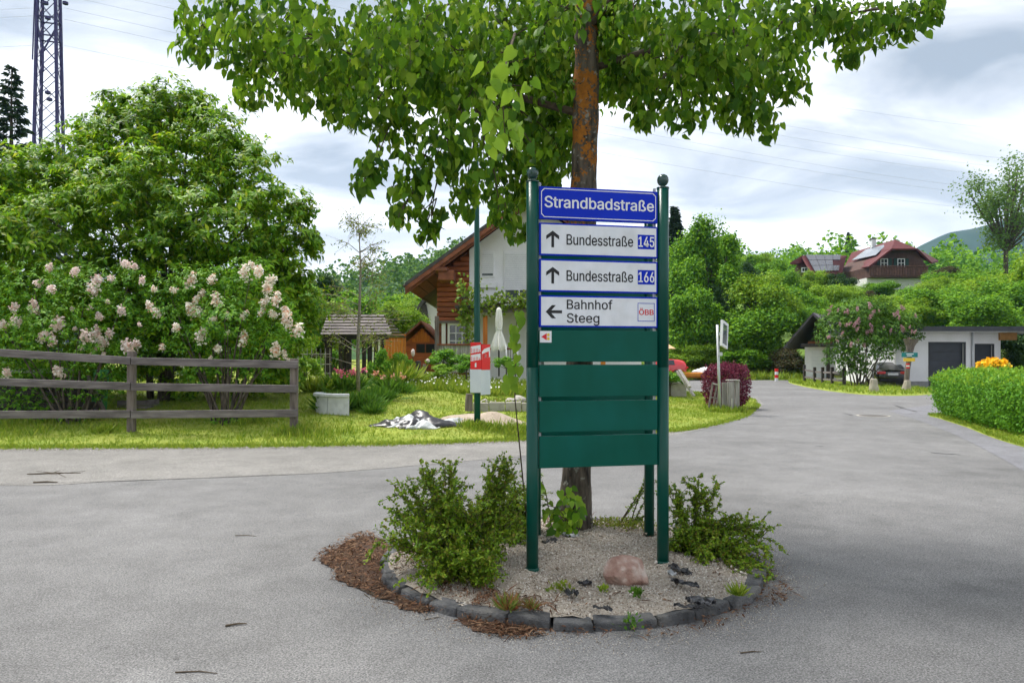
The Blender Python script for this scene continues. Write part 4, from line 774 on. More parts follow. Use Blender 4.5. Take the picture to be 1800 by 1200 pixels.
def rosettes(c_, r_, k, nl, size, up=.3, inner=.25, sq=(1, 1, .9)):
    d = rnd_dir(k); d[:, 2] = np.where(d[:, 2] < -.5, -d[:, 2]*.4, d[:, 2]); d = unit(d)
    p = np.array(c_)+d*r_*np.array(sq)*(rng.uniform(inner, 1, (k, 1))**.55); ax = unit(d+[0, 0, up]+rng.normal(0, .35, (k, 3)))
    a = np.repeat(ax, nl, 0); pp = np.repeat(p, nl, 0); rd = rnd_dir(k*nl); rd = unit(rd-a*(rd*a).sum(1, keepdims=True))
    dd = rd*.9+a*.55+[0, 0, -.62]; return leaves(LANCE, pp+a*rng.uniform(-.5, .5, (k*nl, 1))*size, dd, a+[0, 0, .6], size*rng.uniform(.65, 1.25, k*nl))
# --- cherry tree
cb = P(292, 716, 19.6); cb.z = gz(cb.x, cb.y); ct = thing('cherry_tree', 'large broad cherry tree behind the fence and flowering shrubs', 'tree', cb)
lobes = [(300,210,20.5,75),(335,185,20.6,40),(270,190,20.4,40),(225,235,20,70),(200,185,20.2,28),(385,255,20,80),(430,300,19.6,70),(140,310,20,80),(150,240,20.6,35),(60,320,19.4,80),(0,330,19,80),(470,370,19.4,75),(300,330,18.6,110),(200,370,18.4,100),(390,400,18.6,100),(500,440,19.4,60),(530,370,19.8,28),(540,420,19.5,25),(90,420,18,100),(10,440,18,90),(-70,380,19,110),(290,450,18.2,90),(440,500,18.8,80),(190,500,18.2,90),(520,520,19.2,50),(360,560,18.8,80),(480,590,19,55),(250,590,19,80),(120,560,18.4,90),(530,560,19.4,35),(420,640,19.6,60),(330,650,20,60),(200,640,19.6,70),(60,640,19.4,80),(490,650,19.8,45),(20,560,18.6,90),(300,300,21.5,110),(420,420,21.5,100),(180,330,21.5,110),(80,500,20.5,110),(300,520,20.8,110)]
m_ = MB(); m_.tube([cb+Vector((0, 0, -.2)), cb+Vector((0, 0, .6)), cb+Vector((.1, 0, 1.6)), cb+Vector((.05, .1, 2.6))], [.24, .19, .17, .14], 12)
m_.tube([cb+Vector((-.5, .2, -.2)), cb+Vector((-.55, .2, 1.0)), cb+Vector((-.3, .2, 2.4))], [.1, .08, .06], 8); vv = []
for x, y, D, r_ in lobes:
    c_ = P(x, y, D); rm = r_*D/FPX; tube_tree(m_, cb+Vector((.05, .1, 1.4+random.random()*1.2)), c_, .05+.02*random.random())
    vv.append(pads(c_, rm*1.02, int(25*rm*rm)+9, 8, 7, .18)); vv.append(rosettes(c_, rm*.8, int(18*rm*rm)+6, 7, .16, inner=.1))
    vv.append(rosettes(c_, rm*1.18, int(7*rm*rm)+6, 7, .16, inner=.85))
m_.build('trunk', M['bark'], ct, True, True); v, f = join(vv); tag(link('crown', fast_mesh('cherry_leaves', v, f), M['cherry'], ct, True), kind='stuff')
# --- flowering shrubs behind the fence
M['lilac_leaf'] = leaf_mat('lilac_leaf', [(.035, .10, .012), (.06, .16, .016), (.10, .22, .02), (.14, .26, .028)], .25)
M['petal_pink'] = leaf_mat('petal_pink', [(.76, .58, .53), (.84, .72, .67), (.87, .82, .77), (.86, .80, .76), (.74, .48, .40), (.86, .80, .75)], .25, .7, .2)
M['petal_cream'] = leaf_mat('petal_cream', [(.86, .81, .66), (.88, .86, .77), (.87, .83, .73), (.66, .36, .2), (.88, .86, .80), (.88, .86, .78)], .25, .7, .2)
def panicle(name, m_, n_, rx, rz_, size):
    d = rnd_dir(n_)*np.array([rx, rx, rz_])*rng.uniform(.4, 1, (n_, 1)); d[:, :2] *= (1-.55*(d[:, 2:]/rz_*.5+.5)); v, f = leaves(CLUMP, d, rnd_dir(n_), unit(d)+[0, 0, .4], size*rng.uniform(.6, 1.3, n_)); me = fast_mesh(name, v, f); me.materials.append(m_); return me
pk_me = [panicle('panicle_pink', M['petal_pink'], 120, .16, .18, .056) for _ in range(3)]; cr_me = [panicle('panicle_cream', M['petal_cream'], 120, .15, .21, .056) for _ in range(3)]
def flower_shrub(name, label, base, D, lob, flowers, mes, leaf_m, stems, lz=.10, fname='flower_cluster', fs=1.0, dens=330, fdep=.7):
    t = thing(name, label, 'shrub', base); m_ = MB(); vv = []
    for (x, y, dD, r_) in lob:
        c_ = P(x, y, D+dD); rm = r_*(D+dD)/FPX; vv.append(rosettes(c_, rm, int(dens*rm*rm)+8, 5, lz, .5, .3))
        b_ = base+Vector((random.gauss(0, .12), random.gauss(0, .12), -.1)); m_.tube([b_, b_.lerp(c_, .5)+Vector((0, 0, .12)), c_], [.028, .018, .006], 6, False)
    for x0, x1, y1 in stems: b_ = base+Vector(((x0)/FPX*D, 0, -.1)); c_ = P(x1, y1, D); m_.tube([b_, b_.lerp(c_, .5)+Vector((.03, 0, .05)), c_], [.04, .032, .022], 7, False)
    m_.build('stems', M['bark'], t, True, True); v, f = join(vv); tag(link('foliage', fast_mesh('shrub_leaves', v, f), leaf_m, t, True), kind='stuff')
    for x, y, s_ in flowers:
        o = bpy.data.objects.new(fname, random.choice(mes)); col.objects.link(o); o.parent = t; o.location = P(x, y, D-fdep+random.uniform(0, .45))-base; k = s_*fs*random.uniform(.55, 1.1); o.scale = (k, k, k*random.uniform(.7, 1.1)); o.rotation_euler = (random.gauss(0, .4), random.gauss(0, .5), random.uniform(0, 6))
    return t
b1_ = P(125, 760, 16.0); b1_.z = gz(b1_.x, b1_.y)
flower_shrub('flowering_shrub', 'tall flowering shrub with pink clusters at the left end of the fence', b1_, 16.2, [(60,510,0,62),(150,520,.2,72),(205,560,0,62),(100,590,-.3,78),(30,600,0,68),(225,505,.4,50),(180,640,-.2,58),(50,680,0,50),(-20,540,0,70),(10,660,.2,60),(100,660,.2,45),(225,620,.3,45),(130,740,-.2,30),(150,690,.0,45),(60,720,.1,40),(205,680,.2,38),(10,720,.2,40)],
 [(87,470,1),(133,476,.9),(220,463,1),(238,468,.9),(170,492,.9),(195,490,1),(250,492,1),(90,508,1),(163,509,1.1),(60,533,.8),(25,541,1.1),(28,563,1.1),(55,540,.9),(127,543,.7),(4,570,1.1),(175,555,1.1),(158,540,.7),(190,530,.7),(213,545,.9),(102,570,1.1),(152,590,1.3),(170,583,1),(132,578,.7),(78,590,.9),(92,598,1.2),(193,585,.8),(178,603,1),(143,612,.7),(227,610,1.1),(240,603,.7),(182,623,.8),(161,625,.6),(103,653,1),(12,655,.9),(245,570,.6),(68,497,.7),(60,545,.8)], pk_me, M['shrub'], [(0, 120, 640), (6, 140, 650), (-8, 100, 680)], .085)
b2_ = P(395, 758, 16.0); b2_.z = gz(b2_.x, b2_.y)
flower_shrub('flowering_shrub', 'tall flowering shrub with cream clusters behind the fence middle', b2_, 16.2, [(440,490,0,48),(350,505,.2,55),(485,560,0,48),(400,570,-.3,66),(305,560,.2,48),(325,605,0,42),(465,610,0,52),(300,520,.3,45),(395,500,.4,40),(395,640,.1,40),(395,745,-.1,26),(420,748,-.2,22),(350,660,.1,36),(440,655,.1,36),(395,600,.3,40),(500,600,.1,36)],
 [(335,492,1),(372,490,1),(445,468,1.3),(430,480,1.1),(455,478,1),(475,495,1.1),(470,508,.9),(355,515,1.1),(305,510,.8),(380,525,1.1),(385,537,.9),(335,545,1),(350,548,.9),(375,560,1.2),(400,555,1),(430,553,1),(465,530,1.1),(485,525,.9),(460,548,.9),(503,548,1),(505,565,1.1),(525,580,1.1),(275,550,.9),(310,575,1),(353,590,1),(400,585,.6),(428,594,1.1),(382,613,.8),(370,632,.6),(485,615,1),(500,622,.8),(508,636,.6),(262,537,.8),(480,552,.7),(322,640,.5),(270,508,.6),(285,610,.7),(345,528,.7)], cr_me, M['shrub'], [(-18, 350, 620), (0, 385, 600), (6, 425, 600), (14, 470, 600), (10, 440, 640), (-6, 405, 610)], .095)
# --- dark pile of old timber, green board and planks behind the fence
tm_ = thing('timber_stack', 'dark stack of old timber behind the left end of the fence', 'timber stack', P(55, 745, 17.2))
for k in range(6):
    z = .15+.145*k; MB().box((-11.25+random.uniform(-.15, .15), 17.2+random.uniform(-.05, .05), z+gz(-11, 17)-.05), (2.7+random.uniform(-.3, .3), .5, .13), random.gauss(0, .015)).build('beam', M['dark_wood'], tm_, True, bevel=.01)
MB().box((-10.85, 17.0, 1.32), (1.1, .7, .05), .02, .06).build('lid', M['grey_board'], tm_, True, bevel=.006)
a = P(70, 738, 16.4); tag(MB().box((a.x+.3, 16.4, gz(a.x, 16.4)+.10), (1.15, .06, .2), .02, .3).build('plank', M['old_wood'], bevel=.006), 'grey plank lying on edge below the dark timber stack', 'plank')
gbd = MB().box((P(172, 690, 17.4).x, 17.5, gz(-9.7, 17.4)+.5), (.34, .05, 1.0), .1, -.15).build('green_board', mat('green_board', (.03, .19, .05), (.05, .25, .07), 3, .6), bevel=.006); tag(gbd, 'upright green board leaning behind the fence', 'board')
for xa, ya, xb, yb, lab in ((154, 660, 190, 738, 'weathered plank leaning to the left behind the fence'), (186, 665, 165, 736, 'thin plank crossing behind the leaning one')):
    tag(MB().bar(P(xa, ya, 17.0), P(xb, yb, 16.8), .10, .05).build('leaning_plank', M['dark_wood'] if 'thin' in lab else M['old_wood_v'], bevel=.005), lab, 'plank')
cr = thing('wooden_crate', 'low weathered board crate behind the fence post', 'crate', P(232, 722, 18.0))
for k in range(2): c_ = P(232, 704+10*k+4, 18.0); MB().box((c_.x, 18, c_.z), (.7, .05, .125), 0).build('board', M['old_wood'], cr, True, bevel=.005); MB().box((c_.x+.33, 18.35, c_.z), (.05, .62, .125)).build('board', M['old_wood'], cr, True, bevel=.005)
# --- spruce on the left and conifer maker
def conifer(h, r_, n_lv, nb, seed, nlen=.28):
    rg = np.random.default_rng(seed); P_ = []; D_ = []; m_ = MB(); m_.tube([(0, 0, -.3), (0, 0, h*.5), (0, 0, h*.98)], [h*.018, h*.011, .01], 8)
    for i in range(n_lv):
        t = i/(n_lv-1); z = h*(.08+.90*t); L_ = r_*(1-t)**.95*rg.uniform(.8, 1.12)+.12
        for k in range(nb):
            a = rg.uniform(0, 6.28); d = np.array([math.cos(a), math.sin(a), .1-.35*(1-t)]); l_ = L_*rg.uniform(.65, 1.15); tip = np.array([0, 0, z])+d*l_+np.array([0, 0, .12*l_])
            kk = int(l_*26)+6; u = rg.uniform(.12, 1, (kk, 1))**.8; p = np.array([0, 0, z])*(1-u)+tip*u+rg.normal(0, .03, (kk, 3)); side = np.array([-d[1], d[0], 0])
            dd = d*.6+side*rg.choice([-1, 1], (kk, 1))*rg.uniform(.2, 1, (kk, 1))+np.array([0, 0, -.35])+rg.normal(0, .2, (kk, 3)); P_.append(p); D_.append(dd)
            if i % 2 == 0 and k % 2 == 0: m_.tube([(0, 0, z), tuple(tip)], [.02, .006], 3, False)
    p = np.concatenate(P_); d = np.concatenate(D_); v, f = leaves((OVAL[0]*np.array([.55, 1, 1]), OVAL[1]), p, d, rnd_dir(len(p))+[0, 0, .6], nlen*rng.uniform(.6, 1.2, len(p)))
    c_ = fast_mesh('conifer_crown', v, f); c_.materials.append(M['conifer']); tr = m_.mesh('conifer_trunk', True); tr.materials.append(M['bark']); return tr, c_
def put_tree(name, label, meshes, loc, s_=1, rz=0, group=None, cat='tree'):
    t = thing(name, label, cat, loc, rz, group, s_); o = link('trunk', meshes[0], None, t); o2 = link('crown', meshes[1], None, t); o2['kind'] = 'stuff'; return t
spr = conifer(19.5, 4.4, 46, 8, 3, .40)
put_tree('spruce_tree', 'dark spruce beside the pylon at the left edge', spr, (P(20, 400, 46).x, 46, .5))
# --- small deciduous prototypes
def bush_proto(seed, m_, rx, rz_, n_, size, lob=26, trunk=True, base=.35):
    r_ = np.random.default_rng(seed); vv = []; tr = MB(); zc_ = rz_*(1+base)
    tr.tube([(0, 0, -1.5), (0, 0, zc_*.5), (r_.normal(0, .1), 0, zc_)], [rx*.06, rx*.045, rx*.02], 8)
    for k in range(lob):
        d = rnd_dir(1)[0]; d[2] = d[2]*.9+.12; c_ = np.array([0, 0, zc_])+d*np.array([rx, rx, rz_])*r_.uniform(.3, .95); lr = r_.uniform(.14, .42)
        kk = n_//lob; dd = rnd_dir(kk); p = c_+dd*np.array([rx, rx, rz_])*lr*(r_.uniform(.15, 1.06, (kk, 1))**.45); p += rng.normal(0, .035*rx, p.shape); st_ = r_.random(kk) < .10; p[st_] = c_+dd[st_]*np.array([rx, rx, rz_])*lr*r_.uniform(1.05, 1.6, (st_.sum(), 1))
        vv.append(leaves(CLUMP, p, dd*.7+rng.normal(0, .6, (kk, 3))+[0, 0, -.3], dd+[0, 0, .7]+rng.normal(0, .4, (kk, 3)), size*r_.uniform(.55, 1.2, kk)))
        tr.tube([(0, 0, zc_*.4), tuple(c_)], [rx*.03, rx*.01], 4, False)
    v, f = join(vv); c_ = fast_mesh('bush_crown', v, f); c_.materials.append(m_); t = tr.mesh('bush_trunk', True); t.materials.append(M['bark']); return t, c_
PB = {'green': [bush_proto(s, M['wood_green'], 2.6, 2.5, 20000, .17) for s in (1, 2)], 'light': [bush_proto(s, M['wood_light'], 2.6, 2.4, 20000, .16) for s in (3, 4)], 'dark': [bush_proto(5, M['wood_dark'], 2.5, 2.5, 18000, .17)], 'brown': [bush_proto(6, M['wood_brown'], 2.4, 2.0, 16000, .16)], 'fine': [bush_proto(s, M['shrub'], .8, .55, 3600, .075, 9, base=.0) for s in (7, 8)], 'lime': [bush_proto(9, M['linden_new'], .8, .55, 3000, .085, 9, base=0)]}
def bush(kind, label, px, py, D, w_px, h_px, group=None, name='bush', z=None, cat='bush', i=0):
    "a bush whose crown centre is seen at (px,py)"
    pr = PB[kind][i % len(PB[kind])]; fine = kind in ('fine', 'lime'); rx = .8 if fine else (2.5); rz_ = .55 if fine else 2.4; c_ = P(px, py, D); W = w_px*D/FPX/2; H = h_px*D/FPX/2
    sx = W/rx*.95; sz = H/rz_*.95; zc_ = rz_*(1 if fine else 1.35)*sz
    return put_tree(name, label, pr, (c_.x, D, c_.z-zc_), (sx, sx, sz), random.uniform(0, 6.28), group, cat)
# --- young bare tree in the garden
ybase = P(630, 672, 21); ybase.z = gz(ybase.x, 21); yt = thing('young_tree', 'slender sparse young tree in front of the gazebo', 'tree', ybase); m_ = MB(); top = P(630, 385, 21)
tr_ = [ybase+Vector((0, 0, -.1)), P(629, 620, 21), P(632, 540, 21), P(634, 470, 21), top]; m_.tube(tr_, [.06, .052, .042, .026, .007], 8); lp_ = []
for k in range(40):
    u = .16+.84*random.random()**.8; a_ = Vector([float(np.interp(u*4, range(5), [q[i] for q in tr_])) for i in range(3)]); an = random.uniform(0, 6.28); l_ = (1.75*(1-u)+.45)*random.uniform(.5, 1.1); e_ = a_+Vector((math.cos(an)*l_, math.sin(an)*l_*.8, l_*random.uniform(.05, .6))); mid = a_.lerp(e_, .5)+Vector((0, 0, .1)); m_.tube([a_, mid, e_], [.013, .008, .003], 4, False)
    for _ in range(4): e2 = mid.lerp(e_, random.random())+Vector(rnd_dir(1)[0])*.35; m_.tube([mid, e2], [.007, .003], 3, False); lp_.append(np.array(e2))
    k2 = 60 if u < .6 else 34; t_ = rng.uniform(.35, 1, (k2, 1)); lp_ += list(np.array(a_)*(1-t_)+np.array(e_)*t_+rng.normal(0, .09, (k2, 3)))
lp_ = np.array(lp_); m_.build('trunk', M['grey_bark'], yt, True, True); v, f = leaves(LANCE, lp_, rnd_dir(len(lp_))+[0, 0, -.2], rnd_dir(len(lp_))+[0, 0, .6], rng.uniform(.05, .11, len(lp_)))
M['sparse'] = leaf_mat('sparse', [(.14, .18, .03), (.2, .25, .04), (.12, .2, .03), (.24, .2, .06)], .35); tag(link('crown', fast_mesh('young_leaves', v, f), M['sparse'], yt, True), kind='stuff')
# --- gazebo
gD = 25.2; gb = P(622, 672, gD); gzb = gz(gb.x, gD); gzo = thing('gazebo', 'small dark timber gazebo with slatted roof in the garden', 'gazebo', (gb.x, gD, gzb))
for x, D in ((577, 24.3), (599, 26.2), (607, 26.3), (614, 24.3), (640, 26.3), (650, 24.3), (661, 24.3), (672, 26.2)):
    a = P(x, 640, D); w_ = .22 if x == 577 else .13; MB().box((a.x, D, (gzb-.2+2.55)/2), (w_, .14, 2.55-gzb+.2)).build('post', M['dark_wood'], gzo, True, bevel=.01)
for k in range(7):
    t = k/6; y = 586-31*t; D = 23.9+1.2*t; xa, xb = 564+11*t, 688-13*t; a = P(xa, y, D); b_ = P(xb, y, D); MB().bar(a, b_, .135, .03, (0, -.55, 1)).build('roof_slat', M['old_wood'], gzo, True, bevel=.006)
    a2 = Vector((a.x, 2*25.3-D, a.z)); b2 = Vector((b_.x, 2*25.3-D, b_.z)); MB().bar(a2, b2, .135, .03, (0, .55, 1)).build('roof_slat', M['old_wood'], gzo, True, bevel=.006)
for D in (24.2, 26.3): a = P(570, 592, D); b_ = P(683, 592, D); MB().bar(a, b_, .1, .16).build('beam', M['dark_wood'], gzo, True)
for x in (575, 655): a = P(x, 588, 24.2); MB().bar((a.x, 24.1, 2.5), (a.x, 26.5, 2.5), .1, .14).build('beam', M['dark_wood'], gzo, True)
MB().box((gb.x+.9, 24.6, gzb+.18), (.75, .5, .09)).build('bench', M['grey_board'], gzo, True, bevel=.01)
# --- curved white planter wall
pc = Vector((-3.95, 18.0)); pw = thing('planter_wall', 'curved white concrete planter wall with stone coping on the lawn', 'planter', (pc.x, pc.y, gz(pc.x, 17.3)))
zb_, zt_ = gz(pc.x, 17.2)-.12, gz(pc.x, 17.2)+.42; angs = [R(168), R(205), R(242), R(282)]
for a0, a1 in zip(angs[:-1], angs[1:]):
    q = [(pc.x+.80*math.cos(t), pc.y+.80*math.sin(t)) for t in np.linspace(a0+.012, a1-.012, 7)]+[(pc.x+.66*math.cos(t), pc.y+.66*math.sin(t)) for t in np.linspace(a1-.012, a0+.012, 7)]
    MB().slab(q, zb_, zt_).build('wall_segment', M['concrete'], pw, True, bevel=.01)
    q = [(pc.x+.86*math.cos(t), pc.y+.86*math.sin(t)) for t in np.linspace(a0+.004, a1-.004, 7)]+[(pc.x+.60*math.cos(t), pc.y+.60*math.sin(t)) for t in np.linspace(a1-.004, a0+.004, 7)]
    MB().slab(q, zt_+.003, zt_+.075).build('coping', M['concrete'], pw, True, bevel=.015)
# --- border plants
def iris(label, px, py, D, n_, h, w_=.3, m_='blade_deep', cat='plant', fl=None, group=None):
    b_ = P(px, py, D); b_.z = gz(b_.x, D); t = tuft('border_plant', label, b_, (w_*2, w_*1.6), n_, h, M[m_], BLADE, cat=cat, group=group)
    if fl is not None:
        for k in range(5): v, f = leaves(CLUMP, rng.normal(0, .04, (14, 3)), rnd_dir(14), rnd_dir(14), .07); o = link('blossom', fast_mesh('blossom', v, f), fl, t); o.location = (random.gauss(0, w_*.8), random.gauss(0, w_*.5), h*random.uniform(.75, 1.1))
    return t
M['blossom_pink'] = leaf_mat('blossom_pink', [(.6, .1, .16), (.7, .22, .22), (.62, .12, .35)], .2); M['blossom_peach'] = leaf_mat('blossom_peach', [(.72, .35, .2), (.75, .5, .35), (.6, .2, .12)], .2)
iris('green iris clump rising behind the white planter wall', 590, 695, 17.9, 420, .5, .34); iris('wispy grey-green lavender right of the planter wall', 640, 700, 18.2, 420, .42, .36, 'blade_deep')
iris('iris bed with pink blossoms in front of the gazebo left post', 600, 672, 21.5, 260, .55, .5, fl=M['blossom_pink']); iris('iris with magenta blossoms in front of the gazebo', 621, 672, 21.8, 200, .55, .3, fl=M['blossom_pink'])
iris('peach daylily at the corner of the border', 683, 672, 21.5, 200, .5, .3, fl=M['blossom_peach']); iris('bright green daylily clump left of the wooden stakes', 703, 660, 23.0, 420, .75, .42, 'blade')
iris('lavender fringe along the border edge', 665, 690, 19.6, 420, .38, .4); iris('lavender fringe near the planter end', 655, 712, 17.6, 260, .25, .25); iris('lavender fringe below the wooden stakes', 705, 675, 21.4, 300, .3, .4); iris('low green leaves left of the gazebo', 560, 680, 21.5, 420, .45, .5, 'blade')
for px, py, D, w_, h_, kd, lab in ((780, 632, 25.5, 70, 36, 'fine', 'rounded green shrub below the terrace railing'), (835, 636, 25.5, 66, 30, 'fine', 'rounded green shrub left of the terrace posts'), (705, 636, 25.8, 50, 32, 'fine', 'rounded shrub in front of the orange fence'), (668, 645, 22.8, 44, 62, 'fine', 'leafy shrub beside the gazebo right posts'), (770, 652, 24.4, 60, 22, 'lime', 'pale catmint clump with small flowers below the shrubs'), (820, 645, 24.2, 50, 22, 'fine', 'low hosta clump by the tall grass'), (890, 640, 25, 50, 26, 'fine', 'small shrub left of the sign post in the garden'), (535, 650, 23.5, 70, 40, 'lime', 'yellowish shrub at the garden mesh'), (585, 640, 27, 60, 50, 'fine', 'leafy bush behind the gazebo'), (500, 665, 21, 70, 44, 'fine', 'leafy bush behind the right fence end')):
    bush(kd, lab, px, py, D, w_, h_, name='garden_shrub')
# --- stakes with white ornaments
M['ornament'] = mat('ornament', (.55, .40, .36), (.70, .62, .58), 9, .8)
for px, w_, yt_, ox, oy, orx, ory, lab, D in ((735, .17, 634, 726, 620, .07, .13, 'dark wooden garden stake with white oval ornament', 24.4), (746, .11, 640, 752, 634, .07, .07, 'light wooden garden stake with white round ornament', 24.6)):
    b_ = P(px, 663, D); t = thing('garden_stake', lab, 'garden stake', (b_.x, D, gz(b_.x, D))); a = P(px, yt_, D); MB().box((b_.x, D, (a.z+gz(b_.x, D)-.15)/2), (w_, .12, a.z-gz(b_.x, D)+.15)).build('stake', M['dark_wood'] if 'dark' in lab else M['old_wood_v'], t, True, bevel=.02)
    c_ = P(ox, oy, D); s_ = MB().tube([c_+Vector((0, 0, -ory-.25)), c_], .012, 5); s_.build('rod', M['dark_wood'], t, True)
    MB().lathe([(.001, -ory), (orx*.6, -ory*.75), (orx*.95, -ory*.2), (orx*.9, ory*.35), (orx*.5, ory*.85), (.001, ory)], 12, tuple(c_)).build('ornament', M['ornament'], t, True, True)
# --- tarp, sand heap, stones
def cloth(name, parent, c_, lx, ly, hh, m_, seed, rz=0):
    r_ = np.random.default_rng(seed); nx, ny = 22, 12; u, v_ = np.meshgrid(np.linspace(-1, 1, nx), np.linspace(-1, 1, ny), indexing='ij')
    ph = r_.uniform(0, 6, 6); ridge_ = np.abs(np.sin(u*2.3+v_*1.5+ph[0]))*.6+np.abs(np.sin(u*3.9-v_*2.2+ph[1]))*.3+np.abs(np.cos(v_*4.6+u*1.1+ph[2]))*.3
    fall = np.clip(1-np.abs(u)**1.6, 0, 1)*np.clip(1-np.abs(v_)**3, 0, 1); Z = hh*ridge_*fall+.012; X = u*lx/2+.05*lx*np.sin(v_*3+ph[3]); Y = v_*ly/2*(.55+.45*np.cos(u*1.4+ph[4]*.1))+.1*ly*np.sin(u*4+ph[5])
    X += r_.normal(0, .012*lx, X.shape); Z = Z+r_.normal(0, .006, X.shape)
    xx = X*math.cos(rz)-Y*math.sin(rz)+c_.x; yy = X*math.sin(rz)+Y*math.cos(rz)+c_.y; zz = Z+lawn_z(xx, yy)
    idx = np.arange(nx*ny).reshape(nx, ny); F = np.stack([idx[:-1, :-1], idx[1:, :-1], idx[1:, 1:], idx[:-1, 1:]], -1).reshape(-1, 4)
    o = link(name, fast_mesh(name, np.stack([xx, yy, zz], -1).reshape(-1, 3), F), m_, parent, True); md = o.modifiers.new('s', 'SOLIDIFY'); md.thickness = .006; return o
tc_ = P(738, 752, 15.9); tp = thing('plastic_sheet', 'crumpled black and white plastic sheet lying on the lawn', 'plastic sheet', (tc_.x, tc_.y, gz(tc_.x, tc_.y)))
for dx, dy, lx, ly, hh, m_, sd, rz in ((-.05, .1, 1.5, .85, .25, 'black_plastic', 3, .1), (-.25, -.05, .85, .5, .19, 'white_plastic', 5, .3), (.35, -.1, 1.2, .5, .17, 'black_plastic', 9, -.1), (.1, -.32, .7, .35, .15, 'white_plastic', 12, .0), (-.6, -.05, .9, .45, .12, 'black_plastic', 14, -.2), (-.45, .12, .6, .28, .14, 'white_plastic', 18, -.15), (.75, .35, 1.1, .35, .10, 'white_plastic', 21, .25), (1.15, .6, .6, .22, .12, 'white_plastic', 24, .5), (-.15, -.22, .7, .35, .15, 'black_plastic', 31, .5)):
    cloth('fold', tp, Vector((tc_.x+dx, tc_.y+dy, 0)), lx, ly, hh, M[m_], sd, rz)
M['sand'] = mat('sand', (.30, .24, .18), (.44, .37, .29), 12, .95, .8, 50)
hc = P(850, 752, 16.6); xs = np.linspace(-1.1, 1.1, 40); U, V_ = np.meshgrid(xs, xs*.55, indexing='ij'); r_ = np.sqrt((U/1.1)**2+(V_/.6)**2); Zs = .24*np.clip(1-r_**1.5, 0, 1)*(1+.25*np.sin(U*5)*np.cos(V_*7))-.03
XX = U+hc.x; YY = V_+hc.y; Zs = Zs+lawn_z(XX, YY); idx = np.arange(U.size).reshape(U.shape); F = np.stack([idx[:-1, :-1], idx[1:, :-1], idx[1:, 1:], idx[:-1, 1:]], -1).reshape(-1, 4)
tag(link('sand_heap', fast_mesh('sand', np.stack([XX, YY, Zs], -1).reshape(-1, 3), F, True), M['sand']), 'low heap of tan sand behind the green pole', 'sand heap')
rb = thing('raised_bed', 'raised bed edged with pale concrete blocks behind the sand heap', 'raised bed', P(900, 722, 18.4))
for k in range(7):
    a = P(845+28*k, 716, 18.4); z = gz(a.x, 18.4); MB().box((a.x+.01*k, 18.4+.02*k, z+.10), (.385, .16, .24), .03).build('edging_block', M['concrete_warm'], rb, True, bevel=.012)
v = box_pts(900, (-.8, 18.55, 0), (2.2, 19.3, .1)); v[:, 2] += lawn_z(v[:, 0], v[:, 1])+.12; vv, ff = leaves(OVAL, v, rnd_dir(900)+[0, 0, .6], rnd_dir(900)+[0, 0, .8], .07); tag(link('sedum_plants', fast_mesh('sedum', vv, ff), M['sedum'], rb, True), kind='stuff')
tag(MB().tube([P(824, 722, 18.0), P(824, 702, 18.0), P(825, 692, 18.0)], [.10, .09, .085], 9).build('wooden_stump', M['old_wood_v'], smooth=False), 'short weathered wooden stump left of the green pole', 'stump')
for x, y, s_ in ((852, 700, .14), (866, 704, .12), (898, 699, .16), (914, 690, .2)):
    bm = bmesh.new(); bmesh.ops.create_icosphere(bm, subdivisions=2, radius=1)
    for v_ in bm.verts: v_.co = Vector(v_.co)*s_*(1+.25*math.sin(v_.co.x*4+x)*math.cos(v_.co.y*3+y)); v_.co.z *= .8
    me = bpy.data.meshes.new('stone'); bm.to_mesh(me); bm.free(); o = link('bed_stone', me, M['concrete_warm']); a = P(x, y, 18.9); o.location = (a.x, 18.9, gz(a.x, 18.9)+s_*.5+.06); tag(o, {852: 'leftmost grey stone on the raised bed near the green pole', 866: 'small grey stone second from left on the raised bed', 898: 'rounded grey stone in the middle of the raised bed', 914: 'largest grey stone at the back of the raised bed by the sign'}[x], 'stone', 'stones on the raised bed')
# --- green lamp pole with election boards
pb = P(839, 756, 15.6); pz_ = gz(pb.x, pb.y); gp = thing('green_pole', 'slim dark green lamp pole at the lawn edge', 'lamp pole', (pb.x, pb.y, pz_))
po = MB().tube([(pb.x, pb.y, -.2), (pb.x, pb.y, 1.2), (pb.x-.01, pb.y, 4.6), (pb.x-.02, pb.y, 5.8)], [.068, .068, .055, .05], 16).build('pole', M['post_green'], gp, True); po.data.polygons.foreach_set('use_smooth', np.array([len(p_.vertices) == 4 for p_ in po.data.polygons]))
MB().tube([(pb.x-.02, pb.y, 5.78), (pb.x-.02, pb.y-.3, 5.95), (pb.x-.02, pb.y-.9, 6.0)], .035, 10).build('arm', M['post_green'], gp, True, True)
MB().box((pb.x-.02, pb.y-1.15, 5.98), (.2, .55, .1)).build('lamp_head', M['post_green'], gp, True, bevel=.03)
M['board_red'] = mat('board_red', (.68, .012, .012), (.74, .02, .02), 2, .45); M['board_clear'] = mat('board_clear', (.55, .60, .64), (.62, .66, .69), 3, .3, spec=.5)
